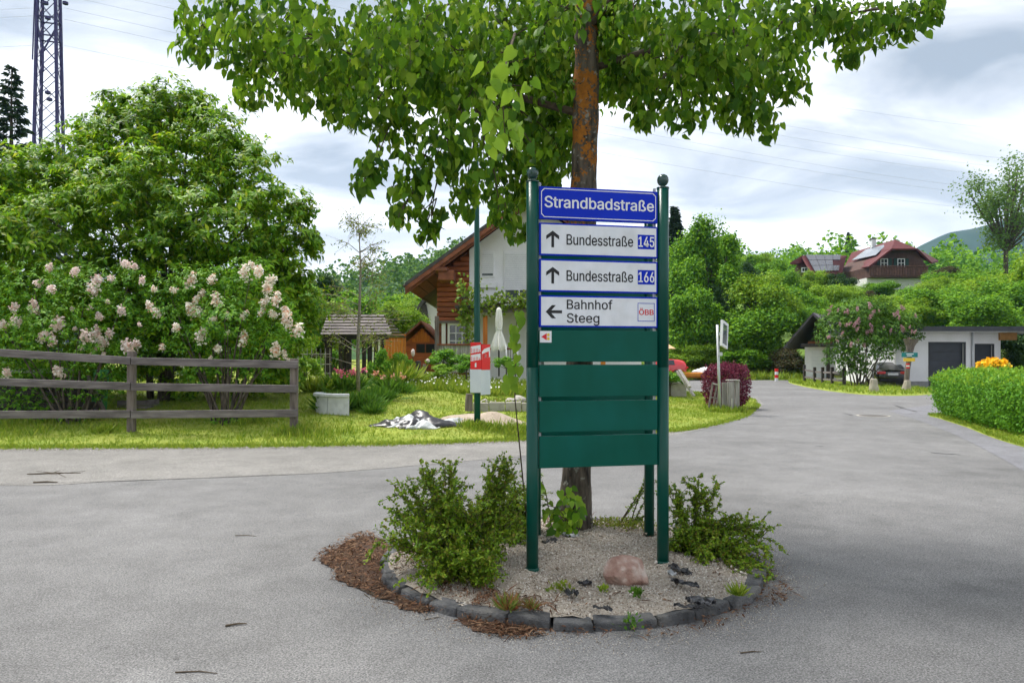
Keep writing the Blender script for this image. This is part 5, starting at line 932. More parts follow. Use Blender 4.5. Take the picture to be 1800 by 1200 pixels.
def election_board(label, x0, x1, yt_, ym, yb_, D0, D1, kind):
    a = P(x0, 660, D0); b_ = P(x1, 660, D1); t = thing('election_board', label, 'poster', ((a.x+b_.x)/2, (D0+D1)/2, P(x0, yb_, D0).z)); ux = (Vector((b_.x, b_.y, 0))-Vector((a.x, a.y, 0))); wd = ux.length; ux.normalize(); nr = Vector((ux.y, -ux.x, 0))
    zt, zm, zb = (P(x0, q, D0).z for q in (yt_, ym, yb_)); rz = math.atan2(ux.y, ux.x); c_ = (Vector((a.x, a.y, 0))+Vector((b_.x, b_.y, 0)))/2
    MB().box((c_.x, c_.y, (zm+zb)/2), (wd*1.06, .02, zm-zb), rz).build('lower_sheet', M['board_clear'], t, True, bevel=.004)
    q = MB().box((c_.x, c_.y, (zt+zm)/2+.002), (wd, .026, zt-zm), rz).build('red_sheet', M['board_red'], t, True, bevel=.004)
    def pl(poly, m_, nm, off=.0145):
        me = bpy.data.meshes.new(nm); o_ = Vector((a.x, a.y, 0)); me.from_pydata([tuple(o_+ux*(u*wd)+nr*off+Vector((0, 0, zb+(zt-zb)*z))) for u, z in poly], [], [tuple(range(len(poly)))]); return link(nm, me, m_, q)
    H = lambda y: (yb_-y)/(yb_-yt_)
    if kind == 0:
        for ya, yb2 in ((609, 621), (624, 635)):
            pl([(.04, H(yb2)), (.97, H(yb2-3)), (.97, H(ya-3)), (.04, H(ya))], M['print_white'], 'white_band')
            for k in range(6): u = .10+.145*k; pl([(u, H(yb2-1)), (u+.05, H(yb2-1.5)), (u+.05, H(ya+2+(k % 3)*1.5)), (u, H(ya+2.5+(k % 2)*2))], M['board_red'], 'letter_stroke', .016)
        pl([(.42, H(645)), (.58, H(645)), (.58, H(638)), (.5, H(637)), (.42, H(639))], M['print_white'], 'emblem')
    else:
        pl([(.02, H(632)), (.97, H(627)), (.95, H(609)), (.3, H(613)), (.02, H(618))], M['print_white'], 'white_band'); pl([(.04, H(633)), (.85, H(627)), (.80, H(617)), (.04, H(622))], M['board_red'], 'red_box', .016)
        me = text_mesh('R', 0, 0, 1, 1, 0, .02); o_ = Vector((a.x, a.y, 0))
        for v_ in me.vertices: u, z = v_.co.x, v_.co.z; v_.co = o_+ux*((.34+.2*u)*wd)+nr*.0175+Vector((0, 0, zb+(zt-zb)*(H(629)+z*.07+u*.012)))
        link('letter', me, M['print_white'], q)
    return t
election_board('red and white election board strapped to the left face of the green pole', 827, 845.5, 602, 649, 690, 15.50, 15.47, 0)
election_board('narrow red election board angled on the right face of the green pole', 845.8, 861, 605, 650, 694, 15.49, 15.75, 1)
# ================================================================== house with white and log-clad gable
HX, HY, HZ = -3.0, 30.0, 1.15
ho = thing('house', 'white gabled house with red-brown log cladding and wide wooden eaves', 'house', (1.0, HY, HZ))
def hx(x, D=30.0): return (x-900)/FPX*D
def hz_(y, D=30.0): return CAMZ+(HOR-y)/FPX*D
EX, EZ, SL, AX = -4.16, 4.55, .726, .90           # eave corner, slope, ridge x
AZ = EZ+(AX-EX)*SL
def under(x): return EZ-.30+(x-EX)*SL if x < AX else AZ-.30-(x-AX)*SL
# walls (prisms in x,z extruded along y)
xw0, xw1 = -1.73, 5.25
MB().prism([(xw0, HZ-1.5), (xw1, HZ-1.5), (xw1, under(xw1)), (AX, under(AX)), (xw0, under(xw0))], HY, HY+10.5).build('wall', M['render_white'], ho, True)
MB().prism([(-3.0, HZ-1.5), (xw0-.003, HZ-1.5), (xw0-.003, under(xw0)), (-3.0, under(-3.0))], HY+.14, HY+10.4).build('log_wall_core', M['brown_beam'], ho, True)
z = hz_(566); zs = []
while True:                                        # log planks
    zt = z+.205; xl = max(-3.05, EX+(zt-EZ+.30)/SL)
    if xl > xw0-.15: break
    MB().box(((xl+xw0)/2-.003, HY+.06, z+.1), (xw0-xl, .15, .192)).build('plank', M['red_log'], ho, True, bevel=.045); z = zt
# roof slabs
def roof_side(sgn):
    m_ = MB(); x1 = EX if sgn < 0 else 2*AX-EX
    poly = [(x1, EZ-.14), (AX, AZ-.14), (AX, AZ), (x1, EZ)]; return m_.prism(poly if sgn > 0 else poly[::-1], 28.72, 41.2)
for s_ in (-1, 1):
    rf = roof_side(s_).build('roof', M['roof_dark'], ho, True); x1 = EX if s_ < 0 else 2*AX-EX
    for k, (dz, th, yy) in enumerate(((-.145, .20, 28.74), (-.335, .12, 28.86))):    # barge boards
        poly = [(x1, EZ+dz-th), (AX, AZ+dz-th), (AX, AZ+dz), (x1, EZ+dz)]; MB().prism(poly if s_ > 0 else poly[::-1], yy, yy+.06).build('barge_board', M['brown_beam'], rf, bevel=.006).location = (0, 0, 0)
    for k in range(15):                            # soffit boards run with the ridge
        t = k/15; xa = x1+(AX-x1)*t; xb = x1+(AX-x1)*(t+.9/15); za = EZ+(AZ-EZ)*t-.17; zb = EZ+(AZ-EZ)*(t+.9/15)-.17
        poly = [(xa, za-.025), (xb, zb-.025), (xb, zb), (xa, za)]; MB().prism(poly if s_ > 0 else poly[::-1], 28.83, 34.0).build('soffit_board', M['brown_beam'], rf)
    MB().tube([(x1+.02*s_, 28.75, EZ-.12), (x1+.02*s_, 41.2, EZ-.12)], .07, 8).build('gutter', M['roof_dark'], rf, smooth=True)
for x_, y_ in ((774, 480),):
    c_ = P(x_+12, y_+6, 29.4); MB().box((c_.x, 29.45, c_.z), (.62, 1.2, .40)).build('purlin_end', M['brown_beam'], ho, True, bevel=.03)
    MB().box((c_.x-.18, 29.25, c_.z+.22), (.5, 1.0, .16)).build('purlin_end', M['brown_beam'], ho, True, bevel=.03)
c_ = P(760, 497, 29.0)
def window(parent, x0, x1, z0, z1, y, nx=2, nz_=2, fr=.07, mu=.03, gl='glass', fm='white_paint', sill=True):
    w_ = MB(); w_.box(((x0+x1)/2, y-.03, z1-fr/2), (x1-x0, .07, fr)).box(((x0+x1)/2, y-.03, z0+fr/2), (x1-x0, .07, fr)).box((x0+fr/2, y-.03, (z0+z1)/2), (fr, .068, z1-z0-2*fr)).box((x1-fr/2, y-.03, (z0+z1)/2), (fr, .068, z1-z0-2*fr))
    o = w_.build('window', M[fm], parent, True); MB().box(((x0+x1)/2, y-.006, (z0+z1)/2), (x1-x0-2*fr, .012, z1-z0-2*fr)).build('pane', M[gl], o)
    if nx*nz_ > 1:
        q = MB()
        for i in range(1, nx): x = x0+fr+(x1-x0-2*fr)*i/nx; q.box((x, y-.024, (z0+z1)/2), (mu, .022, z1-z0-2*fr))
        for j in range(1, nz_): z = z0+fr+(z1-z0-2*fr)*j/nz_; q.box(((x0+x1)/2, y-.022, z), (x1-x0-2*fr, .018, mu))
        q.build('muntins', M[fm], o)
    if sill: MB().box(((x0+x1)/2, y-.08, z0-.03), (x1-x0+.12, .2, .05)).build('sill', M[fm], o)
    return o
def shutter_window(x0, x1, y0, y1, gap):
    X0, X1, Z1, Z0 = hx(x0), hx(x1), hz_(y0), hz_(y1); o = MB().box(((X0+X1)/2, HY-.02, (Z0+Z1)/2), (X1-X0+.12, .05, Z1-Z0+.12)).build('window', M['white_paint'], ho, True, bevel=.01)
    MB().box(((X0+X1)/2, HY-.048, (Z0+Z1)/2), (X1-X0-.02, .012, Z1-Z0-.02)).build('pane', M['glass_teal'], o); n_ = int((Z1-Z0-gap)/.075)
    for k in range(n_): MB().box(((X0+X1)/2, HY-.064, Z1-.04-k*.075), (X1-X0-.005, .018, .069)).build('shutter_slat', M['shutter'], o)
    return o
shutter_window(847, 867, 445, 485, .09); q = shutter_window(888, 945, 445, 525, .33)
MB().box((hx(912.5), HY-.07, hz_(518)), (.05, .03, .42)).build('muntin', M['white_paint'], q)
MB().box((hx(857.5), HY-.09, hz_(502)), (.72, .18, .22)).build('shutter_box', M['white_paint'], ho, True, bevel=.02); MB().box((hx(857.5), HY-.03, hz_(515)), (.62, .06, .38)).build('wall_panel', M['white_paint'], ho, True, bevel=.01)
window(ho, hx(787), hx(827), hz_(630), hz_(568), HY-.02, 3, 4, .09, .035, 'glass_teal'); window(ho, hx(921), hx(960), hz_(665), hz_(580), HY, 2, 1, .09, .04, 'glass', sill=False)
MB().box((hx(780), HY-.02, hz_(600)), (.16, .1, 1.5)).build('window_casing', M['white_paint'], ho, True); MB().box((hx(830.5), HY-.02, hz_(600)), (.14, .1, 1.5)).build('window_casing', M['white_paint'], ho, True)
MB().box((hx(797), HY-.05, hz_(566)), (1.5, .2, .1)).build('lintel_board', M['old_wood'], ho, True)
# terrace canopy with vine
ca = thing('terrace_canopy', 'flat timber terrace canopy carried by an orange post on the house front', 'canopy', (hx(870), 28.6, HZ))
MB().box(((hx(800, 28)+hx(1080, 28))/2, 28.9, hz_(539, 28)), (hx(1080, 28)-hx(800, 28), 2.1, .09)).build('roof_sheet', M['roof_dark'], ca, True); MB().box(((hx(805, 28)+hx(1080, 28))/2, 28.0, hz_(545, 28)), (hx(1080, 28)-hx(805, 28), .1, .17)).build('beam', M['old_wood'], ca, True)
MB().bar(P(853, 555, 28.1), (P(853, 555, 28.1).x, 28.1, HZ-.6), .17, .17, (0, 1, 0)).build('post', M['orange_wood'], ca, True, bevel=.01); MB().bar(P(1060, 555, 28.1), (P(1060, 555, 28.1).x, 28.1, HZ-.6), .17, .17, (0, 1, 0)).build('post', M['orange_wood'], ca, True)
MB().box(((hx(800, 28)+hx(832, 28))/2, 28.2, hz_(525, 28)+.05), (.6, .9, .06), 0, .08).build('side_roof', M['roof_dark'], ca, True)
vt = thing('vine', 'climbing vine trailing along the terrace canopy and wall', 'vine', (hx(826, 28.2), 28.0, HZ)); m_ = MB(); lp_ = []
for path in ([(826, 650), (822, 600), (818, 560), (825, 540), (850, 535), (900, 532), (940, 530)], [(820, 575), (816, 540), (812, 520), (815, 505), (808, 492)], [(830, 545), (835, 515), (842, 500)], [(826, 600), (838, 610), (846, 625)], [(850, 540), (880, 535), (945, 524)], [(820, 560), (810, 552), (805, 545)], [(860, 535), (872, 520), (885, 520)]):
    pp = [P(x, y, 27.85) for x, y in path]; m_.tube(pp, .025, 5, False)
    for a, b_ in zip(pp[:-1], pp[1:]): k = int((b_-a).length*95); u = rng.random((k, 1)); lp_ += list(np.array(a)+u*np.array(b_-a)+rng.normal(0, 1, (k, 3))*[.14, .12, .16])
m_.build('stem', M['twig'], vt, True, True); lp_ = np.array(lp_); v, f = leaves(CLUMP, lp_, rnd_dir(len(lp_))+[0, 0, -.4], rnd_dir(len(lp_))+[0, -.6, .5], rng.uniform(.08, .16, len(lp_))); tag(link('foliage', fast_mesh('vine', v, f), leaf_mat('vine_leaf', [(.16, .26, .03), (.22, .34, .04), (.1, .2, .025), (.3, .34, .05)], .4), vt, True), kind='stuff')
# terrace railing of upright boards
ra = thing('terrace_railing', 'weathered upright board railing in front of the terrace window', 'railing', (hx(810, 27.6), 27.6, HZ)); rD = 27.6
for k in range(19): x = P(772+4.35*k, 600, rD).x; MB().box((x, rD, hz_(630, rD)), (.085, .03, 1.05+random.uniform(-.01, .01))).build('board', M['grey_board'], ra, True, bevel=.004)
MB().box((P(811, 605, rD).x, rD-.02, hz_(605.5, rD)), (1.82, .12, .06)).build('top_rail', M['brown_beam'], ra, True, bevel=.008); MB().box((P(768, 605, rD).x, rD, hz_(605, rD)), (.15, .15, 2.1)).build('post', M['old_wood_v'], ra, True, bevel=.01)
# parasol, table, chair on the terrace
pa = P(877, 640, 27.2); ps_ = thing('parasol', 'closed white parasol on the terrace', 'parasol', (pa.x, pa.y, HZ-.1)); MB().tube([(pa.x, pa.y, HZ-.2), (pa.x, pa.y, 3.45)], .03, 8).build('pole', M['dark_wood'], ps_, True, True); m_ = MB(); b0_ = []
for j, (z, r_) in enumerate(((3.48, .03), (3.4, .08), (3.05, .11), (2.75, .10), (2.62, .075), (2.35, .14), (2.05, .20), (1.92, .18))):
    for k in range(20): rr = r_*(1+.45*(k % 2)*(.4+.15*j)); t = 2*math.pi*k/20; b0_.append((pa.x+rr*math.cos(t), pa.y+rr*math.sin(t), z-(.09 if (j == 7 and k % 4 == 0) else 0)))
m_.add(b0_, [(j*20+k, j*20+(k+1) % 20, (j+1)*20+(k+1) % 20, (j+1)*20+k) for j in range(7) for k in range(20)]).build('canopy', M['white_petal'], ps_, True)
MB().tube([(pa.x, pa.y, 2.66), (pa.x, pa.y, 2.70)], .12, 12).build('strap', M['white_paint'], ps_, True)
ta = P(875, 612, 27.6); tb = thing('garden_table', 'brown wooden garden table behind the parasol', 'table', (ta.x, ta.y, HZ)); MB().box((ta.x+.1, ta.y+.2, hz_(613, 27.8)), (1.3, .8, .06)).build('table_top', M['brown_beam'], tb, True, bevel=.01)
for sx in (-.5, .7):
    for sy in (-.1, .5): MB().box((ta.x+sx, ta.y+sy, hz_(630, 27.8)), (.06, .06, .75)).build('leg', M['white_paint'], tb, True)
bc = P(900, 632, 26.8); ch = thing('garden_chair', 'white and dark wire garden chair by the parasol', 'chair', (bc.x, 26.8, HZ-.1))
MB().tube([bc+Vector((-.25, 0, -.35)), bc+Vector((-.2, 0, .1)), bc+Vector((-.22, .1, .55))], .022, 6).build('leg', M['white_paint'], ch, True, True); MB().tube([bc+Vector((.2, 0, -.35)), bc+Vector((.2, 0, .1)), bc+Vector((.22, .1, .55))], .022, 6).build('leg', M['white_paint'], ch, True, True)
MB().box(bc+Vector((0, .0, .02)), (.46, .42, .04)).build('seat', M['dark_wood'], ch, True, bevel=.01); MB().tube([bc+Vector((-.22, .1, .5)), bc+Vector((0, .14, .58)), bc+Vector((.22, .1, .5))], .02, 6).build('back_rail', M['white_paint'], ch, True, True)
for k in range(4): MB().tube([bc+Vector((-.14+.09*k, .02, .03)), bc+Vector((-.14+.09*k, .12, .54))], .012, 5).build('slat', M['dark_wood'], ch, True, True)
# --- garden shed, orange fence, neighbour house
sD = 33.5; s0 = P(737, 640, sD); sz = gz(s0.x, sD); shd = thing('garden_shed', 'small brown garden shed with orange gable panel', 'shed', (s0.x, sD, sz)); X0, X1, XM = (P(x, 0, sD).x for x in (712, 768, 742)); zE, zA = hz_(603, sD), hz_(576, sD)
MB().prism([(X0, sz-.5), (X1, sz-.5), (X1, zE), (XM, zA), (X0, zE)], sD, sD+2.6).build('wall', M['red_log'], shd, True)
for k in range(6): x = P(727+5.2*k, 0, sD).x; zt = zA-abs(x-XM)*((zA-zE)/(X1-XM))-.06; MB().box((x, sD-.03, (zt+hz_(601, sD))/2), (.125, .03, max(.08, zt-hz_(601, sD)))).build('gable_board', M['orange_wood'], shd, True)
MB().box((P(748, 0, sD).x, sD-.02, hz_(612, sD)), (.85, .03, .4)).build('window', M['glass'], shd, True); MB().box((P(748, 0, sD).x, sD-.04, hz_(612, sD)), (.05, .03, .4)).build('window_bar', M['brown_beam'], shd, True)
for s_, xe in ((-1, P(697, 0, sD).x), (1, P(775, 0, sD).x)):
    ze = hz_(608 if s_ < 0 else 604, sD); zr = hz_(568, sD); poly = [(xe, ze), (XM, zr), (XM, zr+.10), (xe, ze+.10)]; MB().prism(poly if s_ > 0 else poly[::-1], sD-.5, sD+3).build('roof', M['brown_beam'], shd, True)
of = thing('orange_fence', 'bright orange board fence beside the garden shed', 'fence', P(692, 640, 31.5))
for k in range(8): x = P(675+5.2*k, 0, 31.5).x; MB().box((x, 31.5, hz_(613, 31.5)), (.12, .03, 1.25)).build('board', M['orange_wood'], of, True, bevel=.004)
MB().box((P(693, 0, 31.5).x, 31.48, hz_(592.5, 31.5)), (1.05, .06, .05)).build('top_rail', M['dark_wood'], of, True)
nD = 50; nh = thing('neighbour_house', 'distant white house with dark roof between gazebo and log wall', 'house', (P(735, 600, nD).x, nD, .8))
def nxz(x, y): return (P(x, y, nD).x, P(x, y, nD).z)
MB().prism([nxz(690, 680), nxz(800, 680), nxz(800, 560), nxz(765, 512), nxz(725, 562), nxz(690, 562)], nD, nD+9).build('wall', M['render_white'], nh, True)
for pl_ in ([(718, 572), (765, 508), (765, 500), (712, 572)], [(765, 500), (815, 572), (808, 574), (765, 508)]): MB().prism([nxz(*q) for q in pl_], nD-.8, nD+9.4).build('roof', M['roof_dark'], nh, True)
MB().prism([nxz(755, 563), nxz(683, 563), nxz(700, 540), nxz(750, 535)], nD-.4, nD-.1).build('porch_roof', M['roof_dark'], nh, True)
MB().box((nxz(703, 0)[0], nD-.02, nxz(0, 590)[1]), (.6, .06, 1.1)).build('window', M['glass'], nh, True); MB().box((nxz(740, 0)[0], nD-.02, nxz(0, 580)[1]), (1, .06, 1.0)).build('window', M['glass'], nh, True)
nh2 = thing('outbuilding', 'pale outbuilding with black roof behind the gazebo', 'building', (P(672, 620, 44).x, 44, .8)); nD = 44
MB().prism([nxz(655, 660), nxz(690, 660), nxz(690, 592), nxz(655, 592)], nD, nD+5).build('wall', M['render_white'], nh2, True); MB().prism([nxz(640, 592), nxz(697, 592), nxz(688, 566), nxz(648, 570)], nD-.5, nD+5.4).build('roof', M['roof_dark'], nh2, True); MB().box((nxz(690-9, 0)[0], nD-.02, nxz(0, 602)[1]), (.35, .06, .5)).build('window', M['glass'], nh2, True)
# wire mesh fence behind the planter
wf = thing('mesh_fence', 'thin grey wire mesh fence left of the gazebo', 'fence', P(548, 665, 24)); 
for k in range(8): x = P(524+8*k, 0, 24).x; MB().tube([(x, 24, gz(x, 24)), (x, 24, hz_(612, 24))], .012, 4).build('upright', M['grey_board'], wf, True)
for y in (622, 640, 656, 662): a = P(520, y, 24); b_ = P(582, y, 24); MB().tube([a, b_], .010, 4).build('wire', M['grey_board'], wf, True)

# ================================================================== pylon and power lines
M['pylon'] = mat('pylon', (.03, .026, .10), (.045, .036, .15), 3, .6)
pD = 80.0; pc_ = Vector((P(86, 0, pD).x, pD, 0)); py_ = thing('power_pylon', 'tall violet lattice power pylon rising behind the trees at left', 'pylon', pc_); PH = 46.0
def pw_(z): return float(np.interp(z, [0, 26.8, 40, PH], [1.5, 1.0, .84, .76]))
cs = [(-1, -1), (1, -1), (1, 1), (-1, 1)]; th_ = R(17)
def pcor(i, z): x, y = cs[i % 4]; h = pw_(z); x, y = x*h, y*h; return pc_+Vector((x*math.cos(th_)-y*math.sin(th_), x*math.sin(th_)+y*math.cos(th_), z))
for i in range(4): MB().bar(pcor(i, -.3), pcor(i, PH), .26, .26).build('leg', M['pylon'], py_, True)
lv = np.arange(0, PH-.1, 2.1)
for j, z in enumerate(lv):
    for i in range(4):
        z2 = min(z+2.1, PH); MB().bar(pcor(i, z), pcor(i+1, z2), .06, .06).build('brace', M['pylon'], py_, True)
        if z > 18 or i < 2: MB().bar(pcor(i+1, z), pcor(i, z2), .06, .06).build('brace', M['pylon'], py_, True)
for z in (36.2, 38.2, 42.0):
    for i in range(4): MB().bar(pcor(i, z), pcor(i+1, z), .12, .12).build('cross_member', M['pylon'], py_, True)
for a, b_ in ((pcor(0, 37.0), pc_+Vector((0, -1, 34.4))), (pcor(1, 37.0), pc_+Vector((0, -1, 34.4))), (pc_+Vector((0, -1, 34.4)), pc_+Vector((0, -1, 32.2)))): MB().bar(a, b_, .14, .14).build('hanger', M['pylon'], py_, True)
for z, w_ in ((42.6, 5.5), (45.0, 4.5)):
    for s_ in (-1, 1): t_ = pc_+Vector((s_*w_*math.cos(.9), s_*w_*math.sin(.9), z+.4)); MB().bar(pcor(1 if s_ > 0 else 0, z), t_, .14, .14).bar(pcor(2 if s_ > 0 else 3, z), t_, .14, .14).bar(pcor(2 if s_ > 0 else 3, z+1.4), t_, .1, .1).build('cross_arm', M['pylon'], py_, True)
for x, y in ((115, 6), (80, 6), (84, 32), (84, 163), (87, 175)): c_ = P(x, y, pD-1.6); MB().lathe([(.05, -.22), (.28, -.12), (.28, .12), (.05, .22)], 10, tuple(c_)).build('insulator', M['pylon'], py_, True)
MB().bar(P(57, 105, pD-1.2), P(62, -30, pD-1.2), .10, .10).build('cable_duct', M['pylon'], py_, True); 
M['wire'] = mat('wire', (.3, .31, .33), (.36, .37, .39), 1, .6)
def wire(a, b_, sag, lab, rad=.010):
    pts_ = [a.lerp(b_, t)-Vector((0, 0, sag*4*t*(1-t))) for t in np.linspace(0, 1, 40)]; tag(MB().tube(pts_, [rad*(.5+p.y/120) for p in pts_], 4, False).build('power_line', M['wire']), lab, 'power line', 'power lines across the sky')
for k, (y0, y1) in enumerate(((-95, 235), (-60, 288), (-28, 302), (-8, 318), (14, 342), (34, 352), (80, 376))):
    wire(P(112, y0, 80), P(1900, y1, 300), 4.5, ['highest', 'second', 'third', 'fourth', 'fifth', 'sixth', 'lowest'][k]+' power line from the top running right from the pylon')
for k, (y0, y1) in enumerate(((14, 14), (31, 28), (78, 80))): wire(P(62, y1, 80), P(-700, y0-6, 110), 1.0, ['upper', 'middle', 'lower'][k]+' power line left of the pylon')
# ================================================================== things along the road on the right
M['galv'] = mat('galv', (.42, .45, .47), (.55, .57, .58), 6, .45, metal=.3)
mD = 21.4; mb = P(1266, 724, mD); mp_ = thing('mirror_post', 'grey steel post with framed traffic mirror at the lawn corner', 'traffic mirror', (mb.x, mD, 0)); tp_ = P(1261, 571, mD)
po = MB().tube([(mb.x, mD, -.1), tp_], .038, 14).build('post', M['galv'], mp_, True, True)
cm = P(1273, 588, mD-.15)
def rotbox(m_, c_, d, rz, ry): return m_.box(c_, d, rz, 0, ry)
fr = MB(); rz_m = 1.05; Mx = Matrix.Rotation(rz_m, 3, 'Z') @ Matrix.Rotation(.15, 3, 'Y')
for dx, dz, sx, sz_ in ((0, .33, .68, .08), (0, -.33, .68, .08), (-.30, 0, .08, .58), (.30, 0, .08, .58)): c_ = cm+Mx @ Vector((dx, 0, dz)); fr.box(c_, (sx, .06, sz_), rz_m, 0, .15)
o = fr.build('mirror_frame', M['white_paint'], mp_, True); MB().box(cm, (.54, .03, .60), rz_m, 0, .15).build('mirror_glass', glass_mat('mirror', (.10, .12, .13), .05), mp_, True); MB().bar(tp_+Vector((0, 0, -.2)), cm+Vector((0, .02, -.1)), .05, .05).bar(tp_+Vector((0, 0, -.5)), cm+Vector((0, .02, -.25)), .04, .04).build('bracket', M['galv'], mp_, True)
c_ = P(1266, 622, mD-.06); MB().box(c_, (.12, .05, .10)).build('clamp', M['galv'], mp_, True)
bs = thing('board_screen', 'cluster of upright weathered grey boards in front of the purple hedge', 'board screen', (P(1285, 725, 21.6).x, 21.6, .1))
for k, (x, w_, yt, yb, D) in enumerate(((1274, .17, 672, 716, 21.75), (1283, .15, 671, 724, 21.6), (1286.8, .045, 700, 726, 21.5), (1289, .07, 670, 722, 21.7), (1296, .13, 668, 722, 21.72))): a = P(x, yt, D); b_ = P(x, yb, D); MB().bar((b_.x, D, b_.z-.05), a, w_, .035, (0, 1, 0)).build('board', M['grey_board'], bs, True, bevel=.006)
MB().box(P(1288, 668, 21.75), (.34, .26, .035), .1).build('top_board', M['grey_board'], bs, True, bevel=.005)
lf = thing('slatted_frame', 'leaning old wooden frame beside the mirror post', 'wooden frame', (P(1255, 715, 21.6).x, 21.6, .08))
for (xa, ya, xb, yb) in ((1253, 672, 1246, 716), (1260, 675, 1253, 722), (1264, 680, 1259, 718)): MB().bar(P(xa, ya, 21.8), P(xb, yb, 21.5), .05, .04, (0, 1, 0)).build('upright', M['old_wood_v'], lf, True)
for (xa, ya, xb, yb) in ((1253, 674, 1262, 676), (1249, 698, 1261, 700)): MB().bar(P(xa, ya, 21.78), P(xb, yb, 21.72), .09, .03).build('slat', M['grey_board'], lf, True)
# purple hedge
def hull_hedge(name, label, cat, path, hw, z1, n_, size, m_, stem=True, sq=4):
    "rounded hedge body along a path: leaves fill a superellipse section"
    b_ = Vector((path[0][0], path[0][1], 0)); t = thing(name, label, cat, b_); path = np.array(path, float); sl = np.linalg.norm(np.diff(path, axis=0), axis=1); cum = np.concatenate([[0], np.cumsum(sl)]); 
    s_ = rng.uniform(-hw*.8, cum[-1]+hw*.8, n_); sc_ = np.clip(s_, 0, cum[-1]); px = np.interp(sc_, cum, path[:, 0]); py = np.interp(sc_, cum, path[:, 1]); i_ = np.clip(np.searchsorted(cum, sc_)-1, 0, len(sl)-1); dr = np.diff(path, axis=0)[i_]/sl[i_][:, None]; sd = np.stack([dr[:, 1], -dr[:, 0]], 1)
    over = np.where(s_ < 0, -s_, np.where(s_ > cum[-1], s_-cum[-1], 0))/(hw*.8); endf = np.sqrt(np.clip(1-over**2, 0.02, 1)); a = rng.uniform(0, 2*math.pi, n_); ce, se = np.cos(a), np.sin(a); r_ = (np.abs(ce)**sq+np.abs(se)**sq)**(-1/sq); dep = 1-np.abs(rng.normal(0, .09, n_))+.05*np.sin(s_*5+a*3)+(rng.random(n_) < .05)*rng.uniform(.03, .16, n_); fill = rng.random(n_) < .3; dep = np.where(fill, rng.uniform(.25, .9, n_), dep)
    u = r_*ce*dep*endf; v_ = r_*se*dep*(.35+.65*endf); off = (sc_ != s_)[:, None]*dr*(s_-sc_)[:, None]
    p = np.stack([px+sd[:, 0]*u*hw+off[:, 0], py+sd[:, 1]*u*hw+off[:, 1], z1/2+.04+v_*z1/2], 1); p += rng.normal(0, .025, p.shape); nr = np.stack([sd[:, 0]*u, sd[:, 1]*u, v_+.35], 1)+rng.normal(0, .55, (n_, 3)); d = rnd_dir(n_)*.8+[0, 0, .45]
    v, f = leaves(OVAL, p, d, nr, size*rng.uniform(.6, 1.3, n_)); tag(link('foliage', fast_mesh(name, v, f), m_, t, True), kind='stuff'); q = MB()
    for k in range(int(cum[-1]/.35)+4):
        s0 = cum[-1]*random.random(); x = np.interp(s0, cum, path[:, 0]); y = np.interp(s0, cum, path[:, 1])
        for _ in range(3): q.tube([(x, y, -.05), (x+random.uniform(-.4, .4)*hw, y+random.uniform(-.4, .4)*hw, z1*.6)], [.02, .006], 5, False)
    q.build('stems', M['twig'], t, True); ns_ = n_//26; ti = rng.choice(np.where(v_ > .5)[0], ns_); v, f = leaves(LANCE, np.repeat(p[ti], 3, 0)+rng.normal(0, .02, (ns_*3, 3))+[0, 0, .01], rnd_dir(ns_*3)*.7+[0, 0, 1.0], rnd_dir(ns_*3), size*rng.uniform(.8, 1.7, ns_*3)); tag(link('new_shoots', fast_mesh('shoots', v, f), m_ if m_ is M['purple'] else M['linden_new'], t, True), kind='stuff'); return t
hull_hedge('purple_hedge', 'dark purple-leaved shrub behind the upright boards', 'hedge', [(P(1262, 0, 22.8).x, 22.8), (P(1292, 0, 23.6).x, 23.6)], .48, 1.33, 9000, .07, M['purple'], sq=2.6)
hull_hedge('clipped_hedge', 'broad clipped green hedge at the right edge of the road', 'hedge', [(12.75, 20.3), (12.1, 18.6), (11.5, 16.6), (11.0, 14.6), (10.9, 12.4), (11.0, 10.5)], 1.05, 1.22, 84000, .064, M['hedge'])
# flower bowl
fD = 24.0; fb = P(1747, 655, fD); fl = thing('flower_bowl', 'brown bowl of yellow and orange flowers standing behind the hedge', 'flower bowl', (fb.x, fD, 0)); MB().box((fb.x, fD, .55), (.42, .42, 1.1)).build('pedestal', M['concrete'], fl, True, bevel=.02); z0 = hz_(660, fD)
MB().lathe([(.12, 0), (.26, .03), (.40, .16), (.43, .26), (.38, .27), (.3, .2)], 20, (fb.x, fD, z0)).build('bowl', mat('terracotta', (.16, .045, .035), (.24, .08, .06), 6, .8), fl, True, True)
n_ = 1500; d = rnd_dir(n_); d[:, 2] = np.abs(d[:, 2]); p = np.array([fb.x, fD, z0+.2])+d*np.array([.48, .45, .28])*rng.uniform(.6, 1, (n_, 1)); v, f = leaves(CLUMP, p[:900], rnd_dir(900), d[:900], .06); link('foliage', fast_mesh('bowl_leaves', v, f), M['hedge'], fl, True)
pp = p[900:]+[0, 0, .07]; pp = pp[pp[:, 2] > z0+.25]; v, f = leaves(CLUMP, pp, rnd_dir(len(pp)), rnd_dir(len(pp))+[0, -.5, .6], .11); link('blossoms', fast_mesh('bowl_flowers', v, f), leaf_mat('blossom_yellow', [(.8, .5, .01), (.85, .6, .03), (.8, .33, .01)], .2), fl, True)
# manhole
mh = G(1535, 730.5); t = thing('manhole_cover', 'round iron manhole cover in the road', 'manhole cover', (mh.x, mh.y, 0)); MB().lathe([(.44, -.02), (.44, .006)], 32, (mh.x, mh.y, 0)).build('ring', M['concrete_warm'], t, True); MB().lathe([(.37, 0), (.37, .009), (.355, .011)], 32, (mh.x, mh.y, 0)).build('lid', mat('cast_iron', (.06, .055, .05), (.11, .1, .09), 30, .7, .5, 40), t, True)
